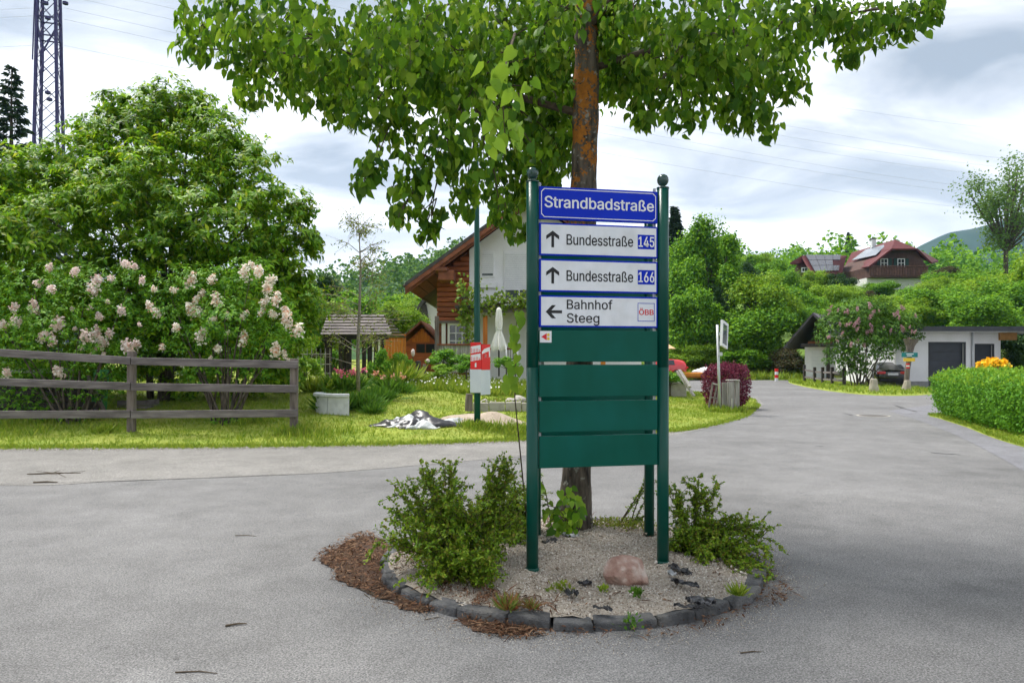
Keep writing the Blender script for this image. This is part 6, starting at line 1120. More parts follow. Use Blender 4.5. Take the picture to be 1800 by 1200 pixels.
# ------------------------------------------------------------------ cars
def car(name, label, loc, rz, paint, L_=4.3, W=1.8, H=1.42, sedan=True, light='long'):
    t = thing(name, label, 'car', loc, rz); hl = L_/2   # local: front +x
    st = [(-hl, .62, .45, .80, .84, .50), (-hl+.05, .80, .30, .88, .92, .60), (-hl+.35, .88, .26, .95, 1.03 if sedan else 1.22, .58), (-hl+.85, .90, .24, .95, 1.22 if sedan else H-.04, .60), (-hl+1.35, .90, .24, .95, H-.03, .60), (-.15, .90, .24, .95, H, .62), (.45, .90, .24, .94, H-.05, .60), (1.15, .90, .24, .92, .98, .62), (hl-.5, .86, .26, .84, .86, .60), (hl-.1, .76, .30, .70, .72, .55), (hl, .60, .42, .60, .62, .50)]
    if not sedan: st[0] = (-hl, .68, .42, .90, .98, .54); st[1] = (-hl+.05, .82, .28, .95, 1.12, .62); st[2] = (-hl+.20, .88, .26, .96, H-.14, .60)
    v = []; n_ = 0; ws = W/1.8
    for x, hw, zb, zl, zr, rw in st:
        half = [(0, zb), (hw*.82, zb), (hw*.97, zb+.10), (hw, (zb+zl)/2), (hw*.965, zl), (rw+(hw*.965-rw)*.12, zr-.055), (rw*.82, zr-.008), (0, zr)]
        ring = half+[(-a, b) for a, b in half[-2:0:-1]]; n_ = len(ring); v += [(x, a*ws, b) for a, b in ring]
    f = [(i*n_+k, i*n_+(k+1) % n_, (i+1)*n_+(k+1) % n_, (i+1)*n_+k) for i in range(len(st)-1) for k in range(n_)]+[tuple(range(n_)), tuple(range(len(st)*n_-1, (len(st)-1)*n_-1, -1))]
    b_ = MB().add(v, f).build('body', paint, t, smooth=True); b_.modifiers.new('sub', 'SUBSURF').levels = 2; b_.modifiers['sub'].render_levels = 2
    gl = M['glass']
    def ipt(i, j, s_): a = Vector(v[i*n_+j]); return Vector((a.x, a.y*s_, a.z))
    # side windows
    for s_ in (1, -1):
        for i0, i1, nm in ((3, 5, 'rear_window'), (5, 7, 'front_window')):
            a, b2, c_, d_ = ipt(i0, 4, s_), ipt(i1, 4, s_), ipt(i1, 5, s_), ipt(i0, 5, s_); g = Vector((0, .012*s_, 0)); q = [a.lerp(d_, .12)+Vector((.06, 0, 0)), b2.lerp(c_, .12)-Vector((.06 if i1 == 5 else .25, 0, 0)), c_.lerp(b2, .12)-Vector((.06, 0, 0)), d_.lerp(a, .12)+Vector((.12, 0, 0))]
            MB().add([p+g for p in q]+[p-g*2 for p in q], [(0, 1, 2, 3), (7, 6, 5, 4), (0, 4, 5, 1), (1, 5, 6, 2), (2, 6, 7, 3), (3, 7, 4, 0)]).build(nm, gl, t)
    zt, zb2 = (H-.10, 1.03) if sedan else (H-.12, 1.0); xt, xb = (-hl+1.28, -hl+.50) if sedan else (-hl+.66, -hl+.14); off = Vector((-.03, 0, .035)) if sedan else Vector((-.05, 0, .01))
    q = [Vector((xb, -.62*ws, zb2)), Vector((xb, .62*ws, zb2)), Vector((xt, .52*ws, zt)), Vector((xt, -.52*ws, zt))]; MB().add([p+off for p in q]+[p-off for p in q], [(0, 1, 2, 3), (7, 6, 5, 4), (0, 4, 5, 1), (1, 5, 6, 2), (2, 6, 7, 3), (3, 7, 4, 0)]).build('rear_screen', gl, t)
    for s_ in (1, -1): MB().box((-hl+.06, s_*.58*ws, .80), (.24, .40*ws, .14), s_*.30).build('tail_light', M['tail'], t, bevel=.03)
    MB().box((-hl-.004, 0, .72 if sedan else .60), (.025, .52, .115)).build('number_plate', M['print_white'], t, bevel=.005); MB().box((-hl+.03, 0, .38), (.14, 1.4*ws, .17)).build('bumper', M['tyre'], t, bevel=.04)
    for x in (-hl+.78, hl-.85):
        for s_ in (1, -1):
            wv = MB().lathe([(.20, -.1), (.30, -.1), (.325, -.06), (.325, .06), (.30, .1), (.20, .1)], 24); wh = wv.build('wheel', M['tyre'], t, smooth=False); wh.rotation_euler = (R(90), 0, 0); wh.location = (x, s_*(.80*ws), .32)
            rm = MB().lathe([(.02, -.075), (.20, -.09), (.215, -.06), (.215, .06), (.20, .09), (.02, .075)], 18).build('rim', M['galv'], wh)
    for s_ in (1, -1): MB().box((.62, s_*(.93*ws+.05), .98), (.14, .2, .13)).build('side_mirror', paint, t, bevel=.03)
    return t
def paint(name, c_): m_, n, l, b = new_mat(name); b.inputs['Base Color'].default_value = (*c_, 1); b.inputs['Roughness'].default_value = .25; b.inputs['Coat Weight'].default_value = .8; b.inputs['Coat Roughness'].default_value = .05; return m_
M['tail'] = mat('tail', (.55, .01, .015), (.65, .02, .02), 3, .2, spec=.6); M['tyre'] = mat('tyre', (.012, .012, .013), (.025, .025, .026), 8, .8)
cD = 41.0; car('black_car', 'black car parked tail-on beside the garages', (P(1558, 0, cD+1.9).x, cD+1.9, .02), R(72), paint('paint_black', (.006, .006, .008)))
car('red_car', 'small red hatchback parked beyond the sign at the far lot', (P(1163, 0, 57).x, 57, .12), R(172), paint('paint_red', (.55, .02, .025)), 3.7, 1.7, 1.5, False)
car('dark_car', 'dark car half hidden behind the lilac bush and small fence', (P(1522, 0, 49).x, 49, .02), R(186), paint('paint_dark', (.02, .022, .025)), 4.1, 1.75, 1.45, False)
# tarped things near the red car
M['white_tarp'] = mat('white_tarp', (.7, .71, .73), (.78, .78, .79), 5, .6); M['orange_hull'] = mat('orange_hull', (.62, .2, .02), (.72, .3, .04), 4, .5)
def boat(label, px, py, D, L_, rz, m_, h, cat, name):
    v = []; n_ = 10
    for i in range(9):
        u = -1+2*i/8; wd = .42*math.sqrt(max(.02, 1-u*u*.95)); zz = h*(1+.12*u*u)
        for k in range(n_): t = math.pi*k/(n_-1); v.append((u*L_/2, wd*math.cos(t), zz-math.sin(t)*h*.85))
    f = [(i*n_+k, i*n_+k+1, (i+1)*n_+k+1, (i+1)*n_+k) for i in range(8) for k in range(n_-1)]+[tuple((i*n_) for i in range(9))+tuple(i*n_+n_-1 for i in range(8, -1, -1))]
    p = P(px, py, D); t = thing(name, label, cat, (p.x, D, .1), rz); MB().add(v, f).build('hull', m_, t, smooth=False); MB().box((0, 0, h*1.02), (L_*.5, .4, .05)).build('deck', m_, t); return t
boat('orange kayak lying beside the red car', 1222, 655, 54, 2.6, .12, M['orange_hull'], .45, 'boat', 'orange_kayak')
ct_ = P(1236, 650, 55); tw = thing('white_cover', 'white tarpaulin heap behind the orange kayak', 'tarpaulin', (ct_.x, 55, .1)); bm = bmesh.new(); bmesh.ops.create_icosphere(bm, subdivisions=3, radius=1)
for v_ in bm.verts: v_.co = Vector((v_.co.x*.95, v_.co.y*.5, max(-.1, v_.co.z)*.55))*(1+.18*math.sin(v_.co.x*7+v_.co.y*5)*math.cos(v_.co.z*6)); v_.co.z += .25
me = bpy.data.meshes.new('tarp'); bm.to_mesh(me); bm.free(); link('cover', me, M['white_tarp'], tw)
bp_ = P(1166, 600, 57.5); t = thing('beige_parasol', 'beige garden parasol half hidden behind the right sign post', 'parasol', (bp_.x, 57.5, .1)); MB().tube([(bp_.x, 57.5, .1), (bp_.x, 57.5, hz_(602, 57.5))], .03, 8).build('pole', M['dark_wood'], t, True)
MB().lathe([(.95, hz_(613, 57.5)), (.97, hz_(613, 57.5)+.02), (.5, hz_(606, 57.5)), (.03, hz_(600, 57.5))], 10, (bp_.x, 57.5, 0)).build('canopy', mat('beige_cloth', (.66, .42, .22), (.74, .5, .3), 2, .7), t, True)
kw = thing('garden_wall', 'low pale concrete garden wall right of the sign', 'wall', (P(1180, 695, 27).x, 27, .3)); MB().box((P(1150, 0, 27).x, 27, .42), (2.3, .25, .62)).build('wall_block', M['concrete_warm'], kw, True, bevel=.02)
bush('fine', 'low green shrub growing over the pale garden wall', 1178, 668, 26.8, 62, 30, name='garden_shrub')
for (xa, ya, xb, yb, lab) in ((1190, 652, 1220, 696, 'long pale beam leaning against the garden wall'), (1194, 650, 1213, 680, 'short plank behind the leaning pale beam')): tag(MB().bar(P(xa, ya, 26.2), P(xb, yb, 25.6), .12, .06).build('leaning_beam', M['grey_board'], bevel=.008), lab, 'beam')
rw_ = P(1365, 664, 52); t = thing('striped_post', 'small red and white striped marker post at the road end', 'marker post', (rw_.x, 52, 0))
for k in range(4): MB().tube([(rw_.x, 52, .02+.22*k), (rw_.x, 52, .235+.22*k)], .12, 10).build('stripe', M['board_red'] if k % 2 else M['print_white'], t, True)
# ------------------------------------------------------------------ gable garage
gD_ = 53.0; X = lambda x, D=gD_: (x-900)/FPX*D; Zz = lambda y, D=gD_: CAMZ+(HOR-y)/FPX*D
gg = thing('gable_garage', 'old white garage with dark overhanging gable roof behind the lilac', 'garage', (X(1440), gD_, 0))
MB().prism([(X(1416), -.3), (X(1500), -.3), (X(1500), Zz(609)), (X(1416), Zz(609))], gD_, gD_+8).build('wall', M['render_white'], gg, True); MB().prism([(X(1418), Zz(608.7)), (X(1474), Zz(608.7)), (X(1440), Zz(565))], gD_+.3, gD_+7.8).build('gable_wall', M['dark_wood'], gg, True)
for pl_ in ([(1391, 612), (1437, 556), (1437, 551), (1387, 611)], [(1437, 551), (1492, 604), (1488, 608), (1437, 556)]): MB().prism([(X(a), Zz(b)) for a, b in pl_], gD_-1.6, gD_+8.5).build('roof', mat('roof_violet', (.07, .055, .07), (.12, .10, .12), 4, .7) if pl_[0][0] == 1437 else M['roof_dark'], gg, True)
dr = MB().box((X(1440), gD_-.02, Zz(640)), (X(1453)-X(1427), .05, Zz(617)-Zz(664))).build('garage_door', M['white_paint'], gg, True)
for k in range(7): MB().box((X(1440), gD_-.052, Zz(621+6.2*k)), (X(1453)-X(1427)-.04, .015, .22)).build('door_panel', M['shutter'], dr)
MB().box((X(1456), gD_-.3, Zz(640)), (.22, .22, 2.6)).build('post', M['dark_wood'], gg, True); MB().box((X(1443), gD_-.2, Zz(604)), (1.6, .5, .35)).build('stored_timber', M['brown_beam'], gg, True); MB().bar((X(1416), gD_-1.2, Zz(607)), (X(1474), gD_-1.2, Zz(607)), .2, .25).build('tie_beam', M['dark_wood'], gg, True)
gg.rotation_euler.z = R(-33)
# ------------------------------------------------------------------ flat-roofed garage
fD_ = 41.6; X2 = lambda x: (x-900)/FPX*fD_; Z2 = lambda y: CAMZ+(HOR-y)/FPX*fD_; M['anthracite'] = mat('anthracite', (.030, .036, .046), (.042, .05, .062), 3, .45); M['fascia'] = mat('fascia', (.025, .03, .036), (.04, .045, .05), 3, .5); M['yellow_wood'] = mat('yellow_wood', (.38, .19, .06), (.52, .28, .1), 5, .7, .3, 15)
fg = thing('flat_garage', 'modern white double garage with flat dark roof and anthracite doors', 'garage', (X2(1660), fD_, 0))
def wall_with_door(x0, x1, zt, dx0, dx1, dz, y, nm): 
    m_ = MB(); m_.box(((x0+dx0)/2, y+.15, zt/2-.1), (dx0-x0, .3, zt+.2)).box(((dx1+x1)/2, y+.15, zt/2-.1), (x1-dx1, .3, zt+.2)).box(((dx0+dx1)/2, y+.15, (dz+zt)/2), (dx1-dx0, .3, zt-dz)); return m_.build(nm, M['render_white'], fg, True)
zt_g = Z2(584); wall_with_door(X2(1575), X2(1713), zt_g, X2(1634), X2(1695), Z2(603), fD_, 'front_wall'); wall_with_door(X2(1713)+.003, X2(1764), zt_g, X2(1720), X2(1750), Z2(606), fD_+.25, 'side_wall')
MB().box((X2(1575)+.15, fD_+4, zt_g/2), (.3, 7.4, zt_g)).build('left_wall', M['render_white'], fg, True); MB().box((X2(1764)-.15, fD_+4.8, zt_g/2), (.3, 7.1, zt_g)).build('right_wall', M['render_white'], fg, True); MB().box((X2(1670), fD_+8, zt_g/2), (5.6, .3, zt_g)).build('back_wall', M['render_white'], fg, True)
for x0, x1, zt, y in ((1634, 1695, Z2(603), fD_+.2), (1720, 1750, Z2(606), fD_+.42)):
    d_ = MB().box(((X2(x0)+X2(x1))/2, y, zt/2), (X2(x1)-X2(x0), .05, zt)).build('garage_door', M['anthracite'], fg, True); n_ = 5
    for k in range(n_): MB().box(((X2(x0)+X2(x1))/2, y-.032, zt*(k+.5)/n_), (X2(x1)-X2(x0)-.03, .02, zt/n_-.03)).build('door_panel', M['anthracite'], d_, bevel=.006)
    MB().box(((X2(x0)+X2(x1))/2-.1, y-.06, 1.0), (.12, .04, .04)).build('door_handle', M['galv'], d_)
for x0, x1, zt, y in ((1634, 1695, Z2(603), fD_-.01), (1720, 1750, Z2(606), fD_+.24)):
    k_ = MB(); w_ = .09; k_.box((X2(x0)-w_/2+.02, y, zt/2), (w_, .05, zt)).box((X2(x1)+w_/2-.02, y, zt/2), (w_, .05, zt)).box(((X2(x0)+X2(x1))/2, y, zt+w_/2-.02), (X2(x1)-X2(x0)+2*w_-.04, .05, w_)); k_.build('door_frame', M['fascia'], fg, True)
MB().tube([(X2(1708), fD_-.07, .05), (X2(1708), fD_-.07, Z2(584))], .05, 8).build('downpipe', M['galv'], fg, True, True)
MB().box((X2(1604), fD_-.012, .14), (X2(1634)-X2(1575), .03, .36)).build('plinth', mat('plinth', (.2, .2, .2), (.28, .28, .28), 5, .8), fg, True)
rf = MB().box(((X2(1560)+X2(1850))/2, fD_+3.6, Z2(579)), (X2(1850)-X2(1560), 9.4, .26)).build('roof', M['fascia'], fg, True); MB().box(((X2(1563)+X2(1847))/2, fD_+3.6, Z2(584)+.02), (X2(1847)-X2(1563), 9.0, .06)).build('soffit', M['white_paint'], rf); MB().box((X2(1775), fD_+.2, Z2(591)), (.95, .25, .42)).build('beam_end', M['yellow_wood'], fg, True, bevel=.02)
# ------------------------------------------------------------------ island of lilac, stones, fence, guide post
lb = G(1512, 681); lb.z = .05
lil = [(1510,560,0,48),(1480,585,.3,48),(1560,585,0,45),(1540,550,.3,36),(1585,570,.2,34),(1470,560,.5,30),(1520,610,-.4,50),(1566,604,.2,32),(1480,625,0,32),(1500,645,0,30),(1600,590,.3,22)]
fls = [(random.uniform(1455, 1610), 0, .8) for _ in range(46)]; fls = [(x, 536+abs(x-1530)*.25*random.random()+random.random()**1.6*70, random.uniform(.6, 1.1)) for x, _, _ in fls]
M['petal_lilac'] = leaf_mat('petal_lilac', [(.36, .17, .21), (.46, .27, .30), (.56, .40, .40), (.30, .14, .15)], .2, .7, .2); li_me = [panicle('panicle_lilac', M['petal_lilac'], 70, .17, .34, .085) for _ in range(2)]
flower_shrub('lilac_bush', 'large round lilac bush with fading pink panicles on the grass island', lb, lb.y, lil, fls, li_me, M['lilac_leaf'], [(-14, 1485, 620), (-5, 1500, 610), (4, 1525, 600), (12, 1545, 620), (0, 1510, 600)], .17, fs=.72, dens=240, fdep=1.75)
M['stone'] = mat('stone', (.27, .24, .19), (.45, .41, .34), 5, .9, .7, 20, isl=.1)
for x, y0, y1, w0, w1, lab in ((1538, 692, 665, 17, 12, 'rough upright boundary stone left of the black car'), (1594, 690, 668, 16, 11, 'rough upright boundary stone at the guide post foot')):
    b_ = G(x, y0); D = b_.y; h = (y0-y1)*D/FPX; a, c_ = w0*D/FPX/2, w1*D/FPX/2; lean = -.10 if x < 1560 else .05; m_ = MB(); v = []
    for zz, r_ in ((-.1, a), (.2, a*1.02), (h*.6, a*.86), (h*.93, c_), (h, c_*.75)):
        for k in range(8): t = 2*math.pi*k/8+.3; rr = r_*(1+.12*math.sin(k*2.3+zz*5)); v.append((b_.x+rr*math.cos(t)+lean*zz, D+rr*math.sin(t)*.8, zz))
    m_.add(v, [(i*8+k, i*8+(k+1) % 8, (i+1)*8+(k+1) % 8, (i+1)*8+k) for i in range(4) for k in range(8)]+[tuple(range(32, 40))]); tag(m_.build('boundary_stone', M['stone']), lab, 'stone')
sf = thing('small_fence', 'small dark post and rail fence at the far edge of the grass island', 'fence', G(1440, 676)); fp = [(1414, 673.5, 641), (1432, 675, 645), (1446, 677, 645), (1463, 679, 645), (1484, 681, 646)]; tops = []
for x, y, yt in fp: b_ = G(x, y); t_ = P(x, yt, b_.y); MB().bar((b_.x, b_.y, -.1), t_, .15, .15, (0, 1, 0)).build('post', M['dark_wood'], sf, True, bevel=.015); tops.append((b_, t_))
for (b0_, t0), (b1x, t1) in zip(tops[:-1], tops[1:]):
    for fr_ in (.72, .34): MB().bar(b0_.lerp(t0, fr_)-Vector((0, .09, 0)), b1x.lerp(t1, fr_)-Vector((0, .09, 0)), .05, .11).build('rail', M['old_wood'], sf, True)
for x, y, yt in ((1436, 668, 640), (1450, 668, 641)): b_ = G(x, y); MB().bar((b_.x, b_.y, -.1), P(x, yt, b_.y), .14, .14, (0, 1, 0)).build('post', M['dark_wood'], sf, True)
gpD = 36.2; g0 = P(1592, 690, gpD); gpo = thing('guide_post', 'leaning wooden guide post with teal and yellow direction boards', 'signpost', (g0.x, gpD, 0)); MB().tube([(g0.x, gpD, -.1), P(1595, 650, gpD), P(1599, 622, gpD), P(1600, 608, gpD), P(1601, 596, gpD)], [.13, .12, .13, .2, .36], 10).build('post', M['old_wood_v'], gpo, True)
M['teal'] = mat('teal', (.0, .17, .17), (.01, .22, .21), 3, .5)
def board(x0, x1, y0, y1, m_, ya): c_ = P((x0+x1)/2, (y0+y1)/2, gpD-.35); return MB().box(c_, ((x1-x0)*gpD/FPX, .03, (y1-y0)*gpD/FPX), 0, 0, ya).build('direction_board', m_, gpo, True, bevel=.006)
bd = board(1585, 1613, 619.5, 627.5, M['teal'], 0); bd['label'] = 'teal direction board'; bd = board(1588, 1608, 629, 635, M['print_yellow'], 0); bd['label'] = 'yellow direction board'
for x0, x1, y in ((1593, 1606, 622), (1594, 1603, 625)): a = P(x0, y, gpD-.38); b_ = P(x1, y, gpD-.38); MB().box((a+b_)/2, (b_.x-a.x, .006, .045)).build('print_line', M['print_white'], gpo, True)
for y, m_ in ((640, M['board_red']), (643, M['print_white']), (646, M['board_red'])): c_ = P(1596, y, gpD-.13); MB().box(c_, (.16, .02, .07)).build('trail_mark', m_, gpo, True)
# ================================================================== house on the hill
hD = 108.0; X3 = lambda x, D=hD: (x-900)/FPX*D; Z3 = lambda y, D=hD: CAMZ+(HOR-y)/FPX*D
M['red_roof'] = mat('red_roof', (.075, .010, .012), (.125, .021, .021), 1.5, .75, .6, 8, stretch=(1, 1, 4)); M['brown_wall'] = mat('brown_wall', (.055, .026, .02), (.10, .05, .036), 2, .8, .4, 10, stretch=(4, 1, 1)); M['solar'] = mat('solar', (.03, .032, .045), (.06, .06, .075), .8, .25, spec=.6); M['solar_pale'] = mat('solar_pale', (.16, .18, .21), (.22, .24, .27), .8, .25, spec=.6)
M['balcony_wood'] = mat('balcony_wood', (.085, .04, .034), (.15, .075, .06), 3, .8, isl=.2)
hh = thing('chalet', 'brown timber chalet with red tiled roof and solar panels on the slope', 'house', (X3(1565), hD, 10))
# main block: ridge runs away to the left-back
def face(parent, name, pts_, m_, th=.25): 
    n_ = len(pts_); nr = (pts_[1]-pts_[0]).cross(pts_[2]-pts_[0]).normalized()*th; return MB().add([p for p in pts_]+[p-nr for p in pts_], [tuple(range(n_)), tuple(range(2*n_-1, n_-1, -1))]+[(i, i+n_, (i+1) % n_+n_, (i+1) % n_) for i in range(n_)]).build(name, m_, parent, True)
q = lambda x, y, D: P(x, y, D)
apex_f = q(1573, 421, 110); gL = q(1567, 437, 106.5); gR = q(1613, 437, 107.5); eL = q(1527, 468, 106.5); eR = q(1638, 461, 108.5); bL = q(1480, 476, 128); back = q(1497, 444, 130)
face(hh, 'roof', [eL, gL, apex_f, back, bL], M['red_roof']); face(hh, 'roof_hip', [gL, gR, apex_f], M['red_roof']); eRb = q(1650, 458, 128); face(hh, 'roof', [eR, eRb, back, apex_f, gR], M['red_roof'])
MB().prism([(X3(1532), Z3(505)), (X3(1630), Z3(505)), (X3(1630), Z3(466)), (X3(1612), Z3(440)), (X3(1568), Z3(440)), (X3(1532), Z3(468))], 108.3, 122).build('wall', M['brown_wall'], hh, True); MB().prism([(X3(1525), Z3(530)), (X3(1628), Z3(530)), (X3(1628), Z3(488)), (X3(1525), Z3(488))], 108.2, 120).build('ground_floor', M['render_white'], hh, True)
MB().add([q(1490, 478, 120), q(1533, 470, 108.4), q(1533, 500, 108.4), q(1490, 500, 120)], [(0, 1, 2, 3)]).build('side_wall', M['brown_wall'], hh, True)
bal = MB().box((X3(1580, 106.8), 106.8, Z3(477, 106.8)), (X3(1634, 106.8)-X3(1531, 106.8), .12, 1.35)).build('balcony', M['balcony_wood'], hh, True); MB().box((X3(1580, 107.4), 107.5, Z3(487, 107.4)), (8.6, 1.5, .18)).build('balcony_floor', M['brown_wall'], hh, True)
for k in range(22): MB().box((X3(1533+4.6*k, 106.7), 106.70, Z3(477, 106.7)), (.24, .05, 1.2)).build('baluster_board', M['balcony_wood'], bal)
MB().box((X3(1582, 106.7), 106.68, Z3(467.5, 106.7)), (8.6, .2, .12)).build('handrail', M['balcony_wood'], bal)
M['shutter_green'] = mat('shutter_green', (.012, .045, .035), (.02, .06, .045), 3, .7)
for x0, x1 in ((1549, 1562), (1579, 1592)):
    window(hh, X3(x0), X3(x1), Z3(470), Z3(454), 108.25, 2, 2, .1, .07)
    for xs in (x0-3.5, x1+3.5): MB().box((X3(xs), 108.2, Z3(462)), (.5, .08, 1.35)).build('shutter', M['shutter_green'], hh, True)
face(hh, 'solar_panel', [p+Vector((0, -.18, .22)) for p in (q(1496, 460, 120), q(1538, 451, 111), q(1561, 429, 112.5), q(1521, 441, 122))], M['solar_pale'], .08); ch_ = q(1535, 428, 118); MB().box(ch_, (.6, .6, 1.4)).build('chimney', M['concrete'], hh, True); MB().box(ch_+Vector((0, 0, .75)), (.8, .8, .12)).build('chimney_cap', M['roof_dark'], hh, True)
# left wing
wL = q(1388, 462, 104); wA = q(1410, 449, 107); wF = q(1431, 483, 103.5); wB = q(1488, 449, 118); wE = q(1480, 481, 112); face(hh, 'wing_roof', [wF, wE, wB, wA], M['red_roof']); face(hh, 'wing_roof', [wA, wB, q(1470, 470, 125), wL], M['red_roof'])
MB().add([q(1393, 478, 106), q(1428, 488, 106), q(1428, 520, 106), q(1393, 520, 106), q(1410, 453, 107.2)], [(0, 4, 1), (0, 1, 2, 3)]).build('wing_wall', M['brown_wall'], hh, True); MB().add([q(1427, 486, 106), q(1480, 482, 113), q(1480, 540, 113), q(1427, 540, 106)], [(0, 1, 2, 3)]).build('wing_side_wall', M['brown_wall'], hh, True)
MB().add([q(1395, 497, 105.9), q(1428, 492, 105.9), q(1428, 530, 105.9), q(1395, 530, 105.9)], [(0, 1, 2, 3)]).build('wing_base', M['render_white'], hh, True); window(hh, q(1409, 0, 105.8).x, q(1420, 0, 105.8).x, Z3(478, 105.8), Z3(470, 105.8), 105.85, 2, 1, .1, .06)
def quad_on(a, b_, c_, d_, u0, u1, v0, v1): f_ = lambda u, v: a.lerp(b_, u).lerp(d_.lerp(c_, u), v); return [f_(u0, v0), f_(u1, v0), f_(u1, v1), f_(u0, v1)]
up_ = Vector((0, -.18, .22))
for k in range(4):
    for j in range(3):
        if k == 3 and j == 1: continue
        face(hh, 'solar_panel', [p+up_ for p in quad_on(wF, wE, wB, wA, .06+.2*k, .25+.2*k, .10+.29*j, .37+.29*j)], M['solar'], .08)
# ================================================================== trees on the slope and far wood
def hb(kind, label, px, py, D, w_, h_, group=None, name='bush', i=0, cat='bush'): return bush(kind, label, px, py, D, w_, h_, group, name, None, cat, i)
con2 = conifer(15, 2.9, 50, 13, 8, .46)
put_tree('spruce_tree', 'narrow dark spruce just right of the sign', con2, (P(1186, 0, 74).x, 74, 1.6+(630-560)/1300*74-3.6), 1.0)
put_tree('spruce_tree', 'small spruce behind the chalet roof', con2, (P(1491, 0, 150).x, 150, Z3(480, 150)), .56, 1.0)
big = bush_proto(21, M['wood_green'], 2.6, 3.0, 34000, .135, 26); PB['big'] = [big]
hb('big', 'tall round walnut tree right of the spruce', 1252, 500, 66, 150, 160, name='walnut_tree', cat='tree'); hb('green', 'lower skirt of the walnut thicket beside the mirror post', 1222, 570, 62, 110, 130); hb('dark', 'dark bush at the walnut foot', 1262, 560, 63.5, 70, 110)  # bush at the walnut foot has the dark leaf colour
hb('light', 'bright green round tree behind the mirror post', 1338, 532, 62, 116, 110, name='maple_tree', cat='tree'); hb('green', 'broad green tree above the gable garage road end', 1330, 590, 60, 130, 110, i=1); hb('brown', 'reddish dark bush at the road end by the garage', 1382, 628, 57, 80, 62); hb('light', 'pale green bank of bushes behind the red car', 1200, 628, 61, 90, 46); hb('light', 'yellow-green bush behind the mirror post base', 1245, 625, 60, 80, 44, i=1); hb('green', 'low green bush left of the striped post', 1310, 635, 58, 90, 44)
GRP = 'bushes on the slope below the chalet'
sl = [('light',1430,500,92,60,50),('green',1402,508,96,50,40),('light',1450,530,80,90,60),('green',1395,540,74,90,70),('dark',1475,505,90,60,44),('light',1497,526,84,70,40),('brown',1520,520,88,60,28),('green',1548,509,92,60,28),('light',1560,544,78,100,50),('green',1610,528,84,80,44),('light',1652,512,86,80,50),('green',1490,560,70,110,60),('light',1600,555,66,110,60),('green',1660,545,66,120,80),('light',1722,526,74,130,76),('green',1690,502,92,110,50),('light',1775,512,86,130,62),('green',1780,540,66,130,90),('light',1840,500,70,140,130),('green',1420,575,62,80,60),('light',1370,560,66,80,80),('green',1350,484,96,80,50),('dark',1310,500,80,60,70),('green',1375,500,88,60,50),('light',1335,462,120,70,34),('green',1656,494,100,56,36),('brown',1668,478,96,56,32),('green',1720,560,60,130,80),('green',1300,470,110,80,36),('light',1480,520,86,60,40),('green',1735,496,104,110,44),('light',1815,490,110,120,52),('light',1540,565,64,120,60)]
labs = ["pale green bush under the chalet wing's left half", "small green bush at the chalet wing's lower left corner", 'broad pale bush above the gable garage ridge', 'large green bush between striped post and gable garage roof', "dark bush below the chalet's roof valley", "pale bush in front of the chalet's white base", "brownish bush below the chalet balcony's left end", 'green bush right under the chalet balcony', 'large pale bush above the lilac crown', "green bush below the chalet's right corner", 'pale bush right of the chalet at balcony height', 'wide green bush directly behind the lilac', "wide pale bush above the flat garage's left end", "wide green bush above the flat garage's middle door", 'large pale tree-like bush up the slope right of the chalet', 'green bush high on the slope between chalet and mountain', 'large pale bush under the loose ash tree', "large green bush above the flat garage's right end", 'huge pale bush cut by the right frame edge', "green bush touching the gable garage's left eave", 'tall pale bush behind the striped marker post', 'green bush left of the chalet wing at roof height', 'dark gap-filling bush between walnut and maple', 'green bush just left of the chalet wing', 'pale bush on the skyline left of the chalet', "green bush behind the chalet's right gable edge", "rust-tinged bush at the chalet's right eave", 'green bush behind the flat roof at the right', 'green bush on the skyline above the maple', "narrow pale bush below the chalet wing's right end", "green bush below the mountain's left foot", 'pale bush on the skyline at the right edge', "pale bush just above the flat garage's left roof corner"]
for k, (kd, x, y, D, w_, h_) in enumerate(sl): hb(kd, labs[k], x, y, D, w_, h_, GRP, i=k)
hb('dark', 'dark bush right of the flat garage behind the flowers', 1800, 620, 46, 90, 90); hb('dark', 'second dark bush at right frame edge behind the hedge', 1850, 640, 40, 110, 110)
tall = bush_proto(33, leaf_mat('tall_leaf', [(.09, .17, .035), (.13, .23, .045), (.10, .20, .04)], .4), 2.6, 3.4, 7500, .13, 34); PB['tall'] = [tall]; hb('tall', 'tall loose tree against the sky at the right edge', 1768, 404, 95, 150, 140, name='ash_tree', cat='tree')
for kd, x, y, D, w_, h_, lab2 in (('green', 470, 560, 42, 200, 150, 'green tree behind the cherry on the right side'), ('light', 560, 590, 45, 150, 120, 'pale green tree above the mesh fence'), ('green', 640, 570, 60, 140, 110, 'green tree behind the gazebo roof'), ('light', 720, 560, 70, 110, 90, 'pale tree left of the neighbour house'), ('dark', 560, 540, 70, 150, 100, 'darker tree behind the pale one over the mesh fence'), ('green', 400, 650, 30, 160, 90, 'green shrubbery behind the cream flowering shrub'), ('dark', 280, 680, 26, 220, 80, 'dark shrubbery under the cherry tree'), ('dark', 60, 660, 24, 260, 110, 'dark shrubbery behind the pink flowering shrub'), ('light', 500, 620, 34, 110, 90, 'light green shrub right of the cherry tree'), ('brown', 735, 590, 42, 60, 60, 'small bush beside the neighbour house'), ('light', 704, 562, 46, 92, 66, 'green tree hiding part of the neighbour roof')): hb(kd, lab2, x, y, D, w_, h_)
M['wood_far'] = leaf_mat('wood_far', [(.03, .09, .012), (.06, .15, .016), (.10, .22, .02), (.14, .26, .024)], .3)
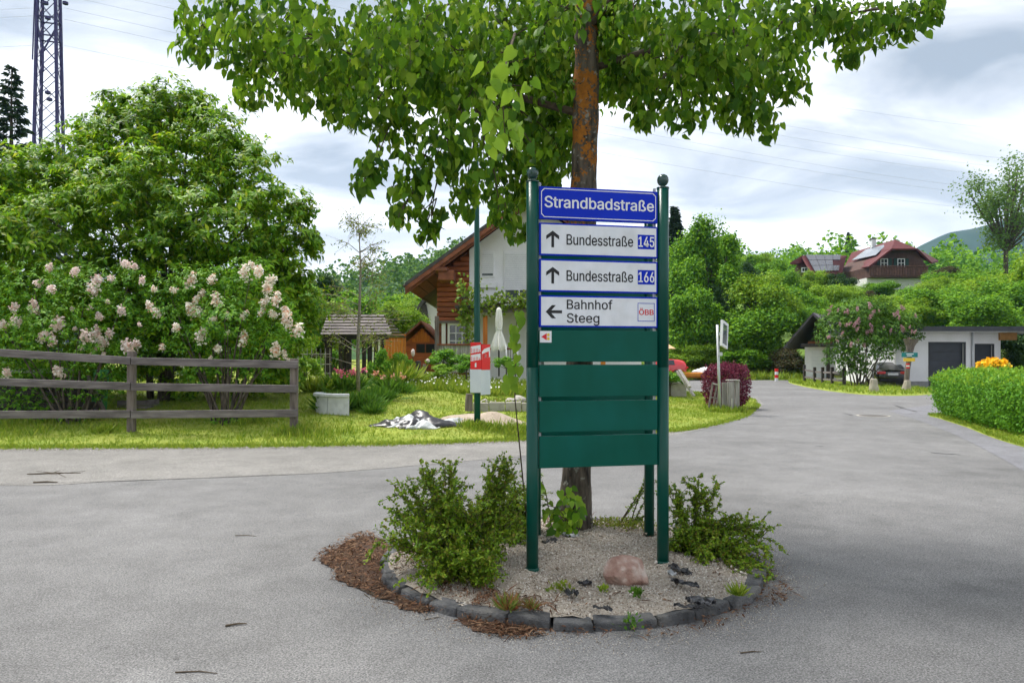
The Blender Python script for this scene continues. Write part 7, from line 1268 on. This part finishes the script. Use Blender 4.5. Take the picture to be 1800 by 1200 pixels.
# far wood on the hill: tree crowns in one mass
vv = []; pts_ = HV_[2:30].reshape(-1, 3); k = rng.choice(len(pts_), 900, replace=True)
for i in k:
    c_ = pts_[i]+rng.normal(0, 2.5, 3)*[1, 1, .2]; n_ = 100; d = rnd_dir(n_); r_ = rng.uniform(2.2, 4.2); h = rng.uniform(3, 6.5); p = c_+[0, 0, h*.5]+d*np.array([r_, r_, h]); p[:, :2] = c_[:2]+(p[:, :2]-c_[:2])*(1-.45*np.clip((p[:, 2:]-c_[2])/h/1.5, 0, 1)); vv.append(leaves(CLUMP, p, d+rng.normal(0, .5, (n_, 3)), d+[0, 0, .6], rng.uniform(.5, 1.2, n_)))
v, f = join(vv); tag(link('far_wood', fast_mesh('far_wood', v, f), M['wood_far']), 'wooded hill slope far behind the garden', 'forest', kind='stuff')
# tree line above the slope behind the chalet
vv = []
for i in range(150):
    x = rng.uniform(25, 190); y = rng.uniform(135, 240); c_ = np.array([x, y, hill_z(np.array([x]), np.array([y]))[0]]); n_ = 220; d = rnd_dir(n_); r_ = rng.uniform(2, 3.6); h = rng.uniform(3, 5.2); vv.append(leaves(CLUMP, c_+[0, 0, h*.8]+d*np.array([r_, r_, h])*rng.uniform(.6, 1, (n_, 1)), d+rng.normal(0, .5, (n_, 3)), d+[0, 0, .6], rng.uniform(.4, .9, n_)))
v, f = join(vv); tag(link('slope_wood', fast_mesh('slope_wood', v, f), M['wood_green']), 'wood along the top of the slope behind the chalet', 'forest', kind='stuff')
# ================================================================== haze
hm, n, l, b = new_mat('haze_air'); n.remove(b); pv = n.new('ShaderNodeVolumePrincipled'); pv.inputs['Color'].default_value = (.34, .60, 1.0, 1); pv.inputs['Density'].default_value = .00013; pv.inputs['Anisotropy'].default_value = .2; l.new(pv.outputs[0], n['Material Output'].inputs['Volume'])
hzb = MB().box((350, 800, 169), (3310, 2180, 341)).build('haze', hm); hzb['kind'] = 'stuff'; hzb.location = (0, 0, 0); hzb['label'] = 'thin blue haze filling the valley air'
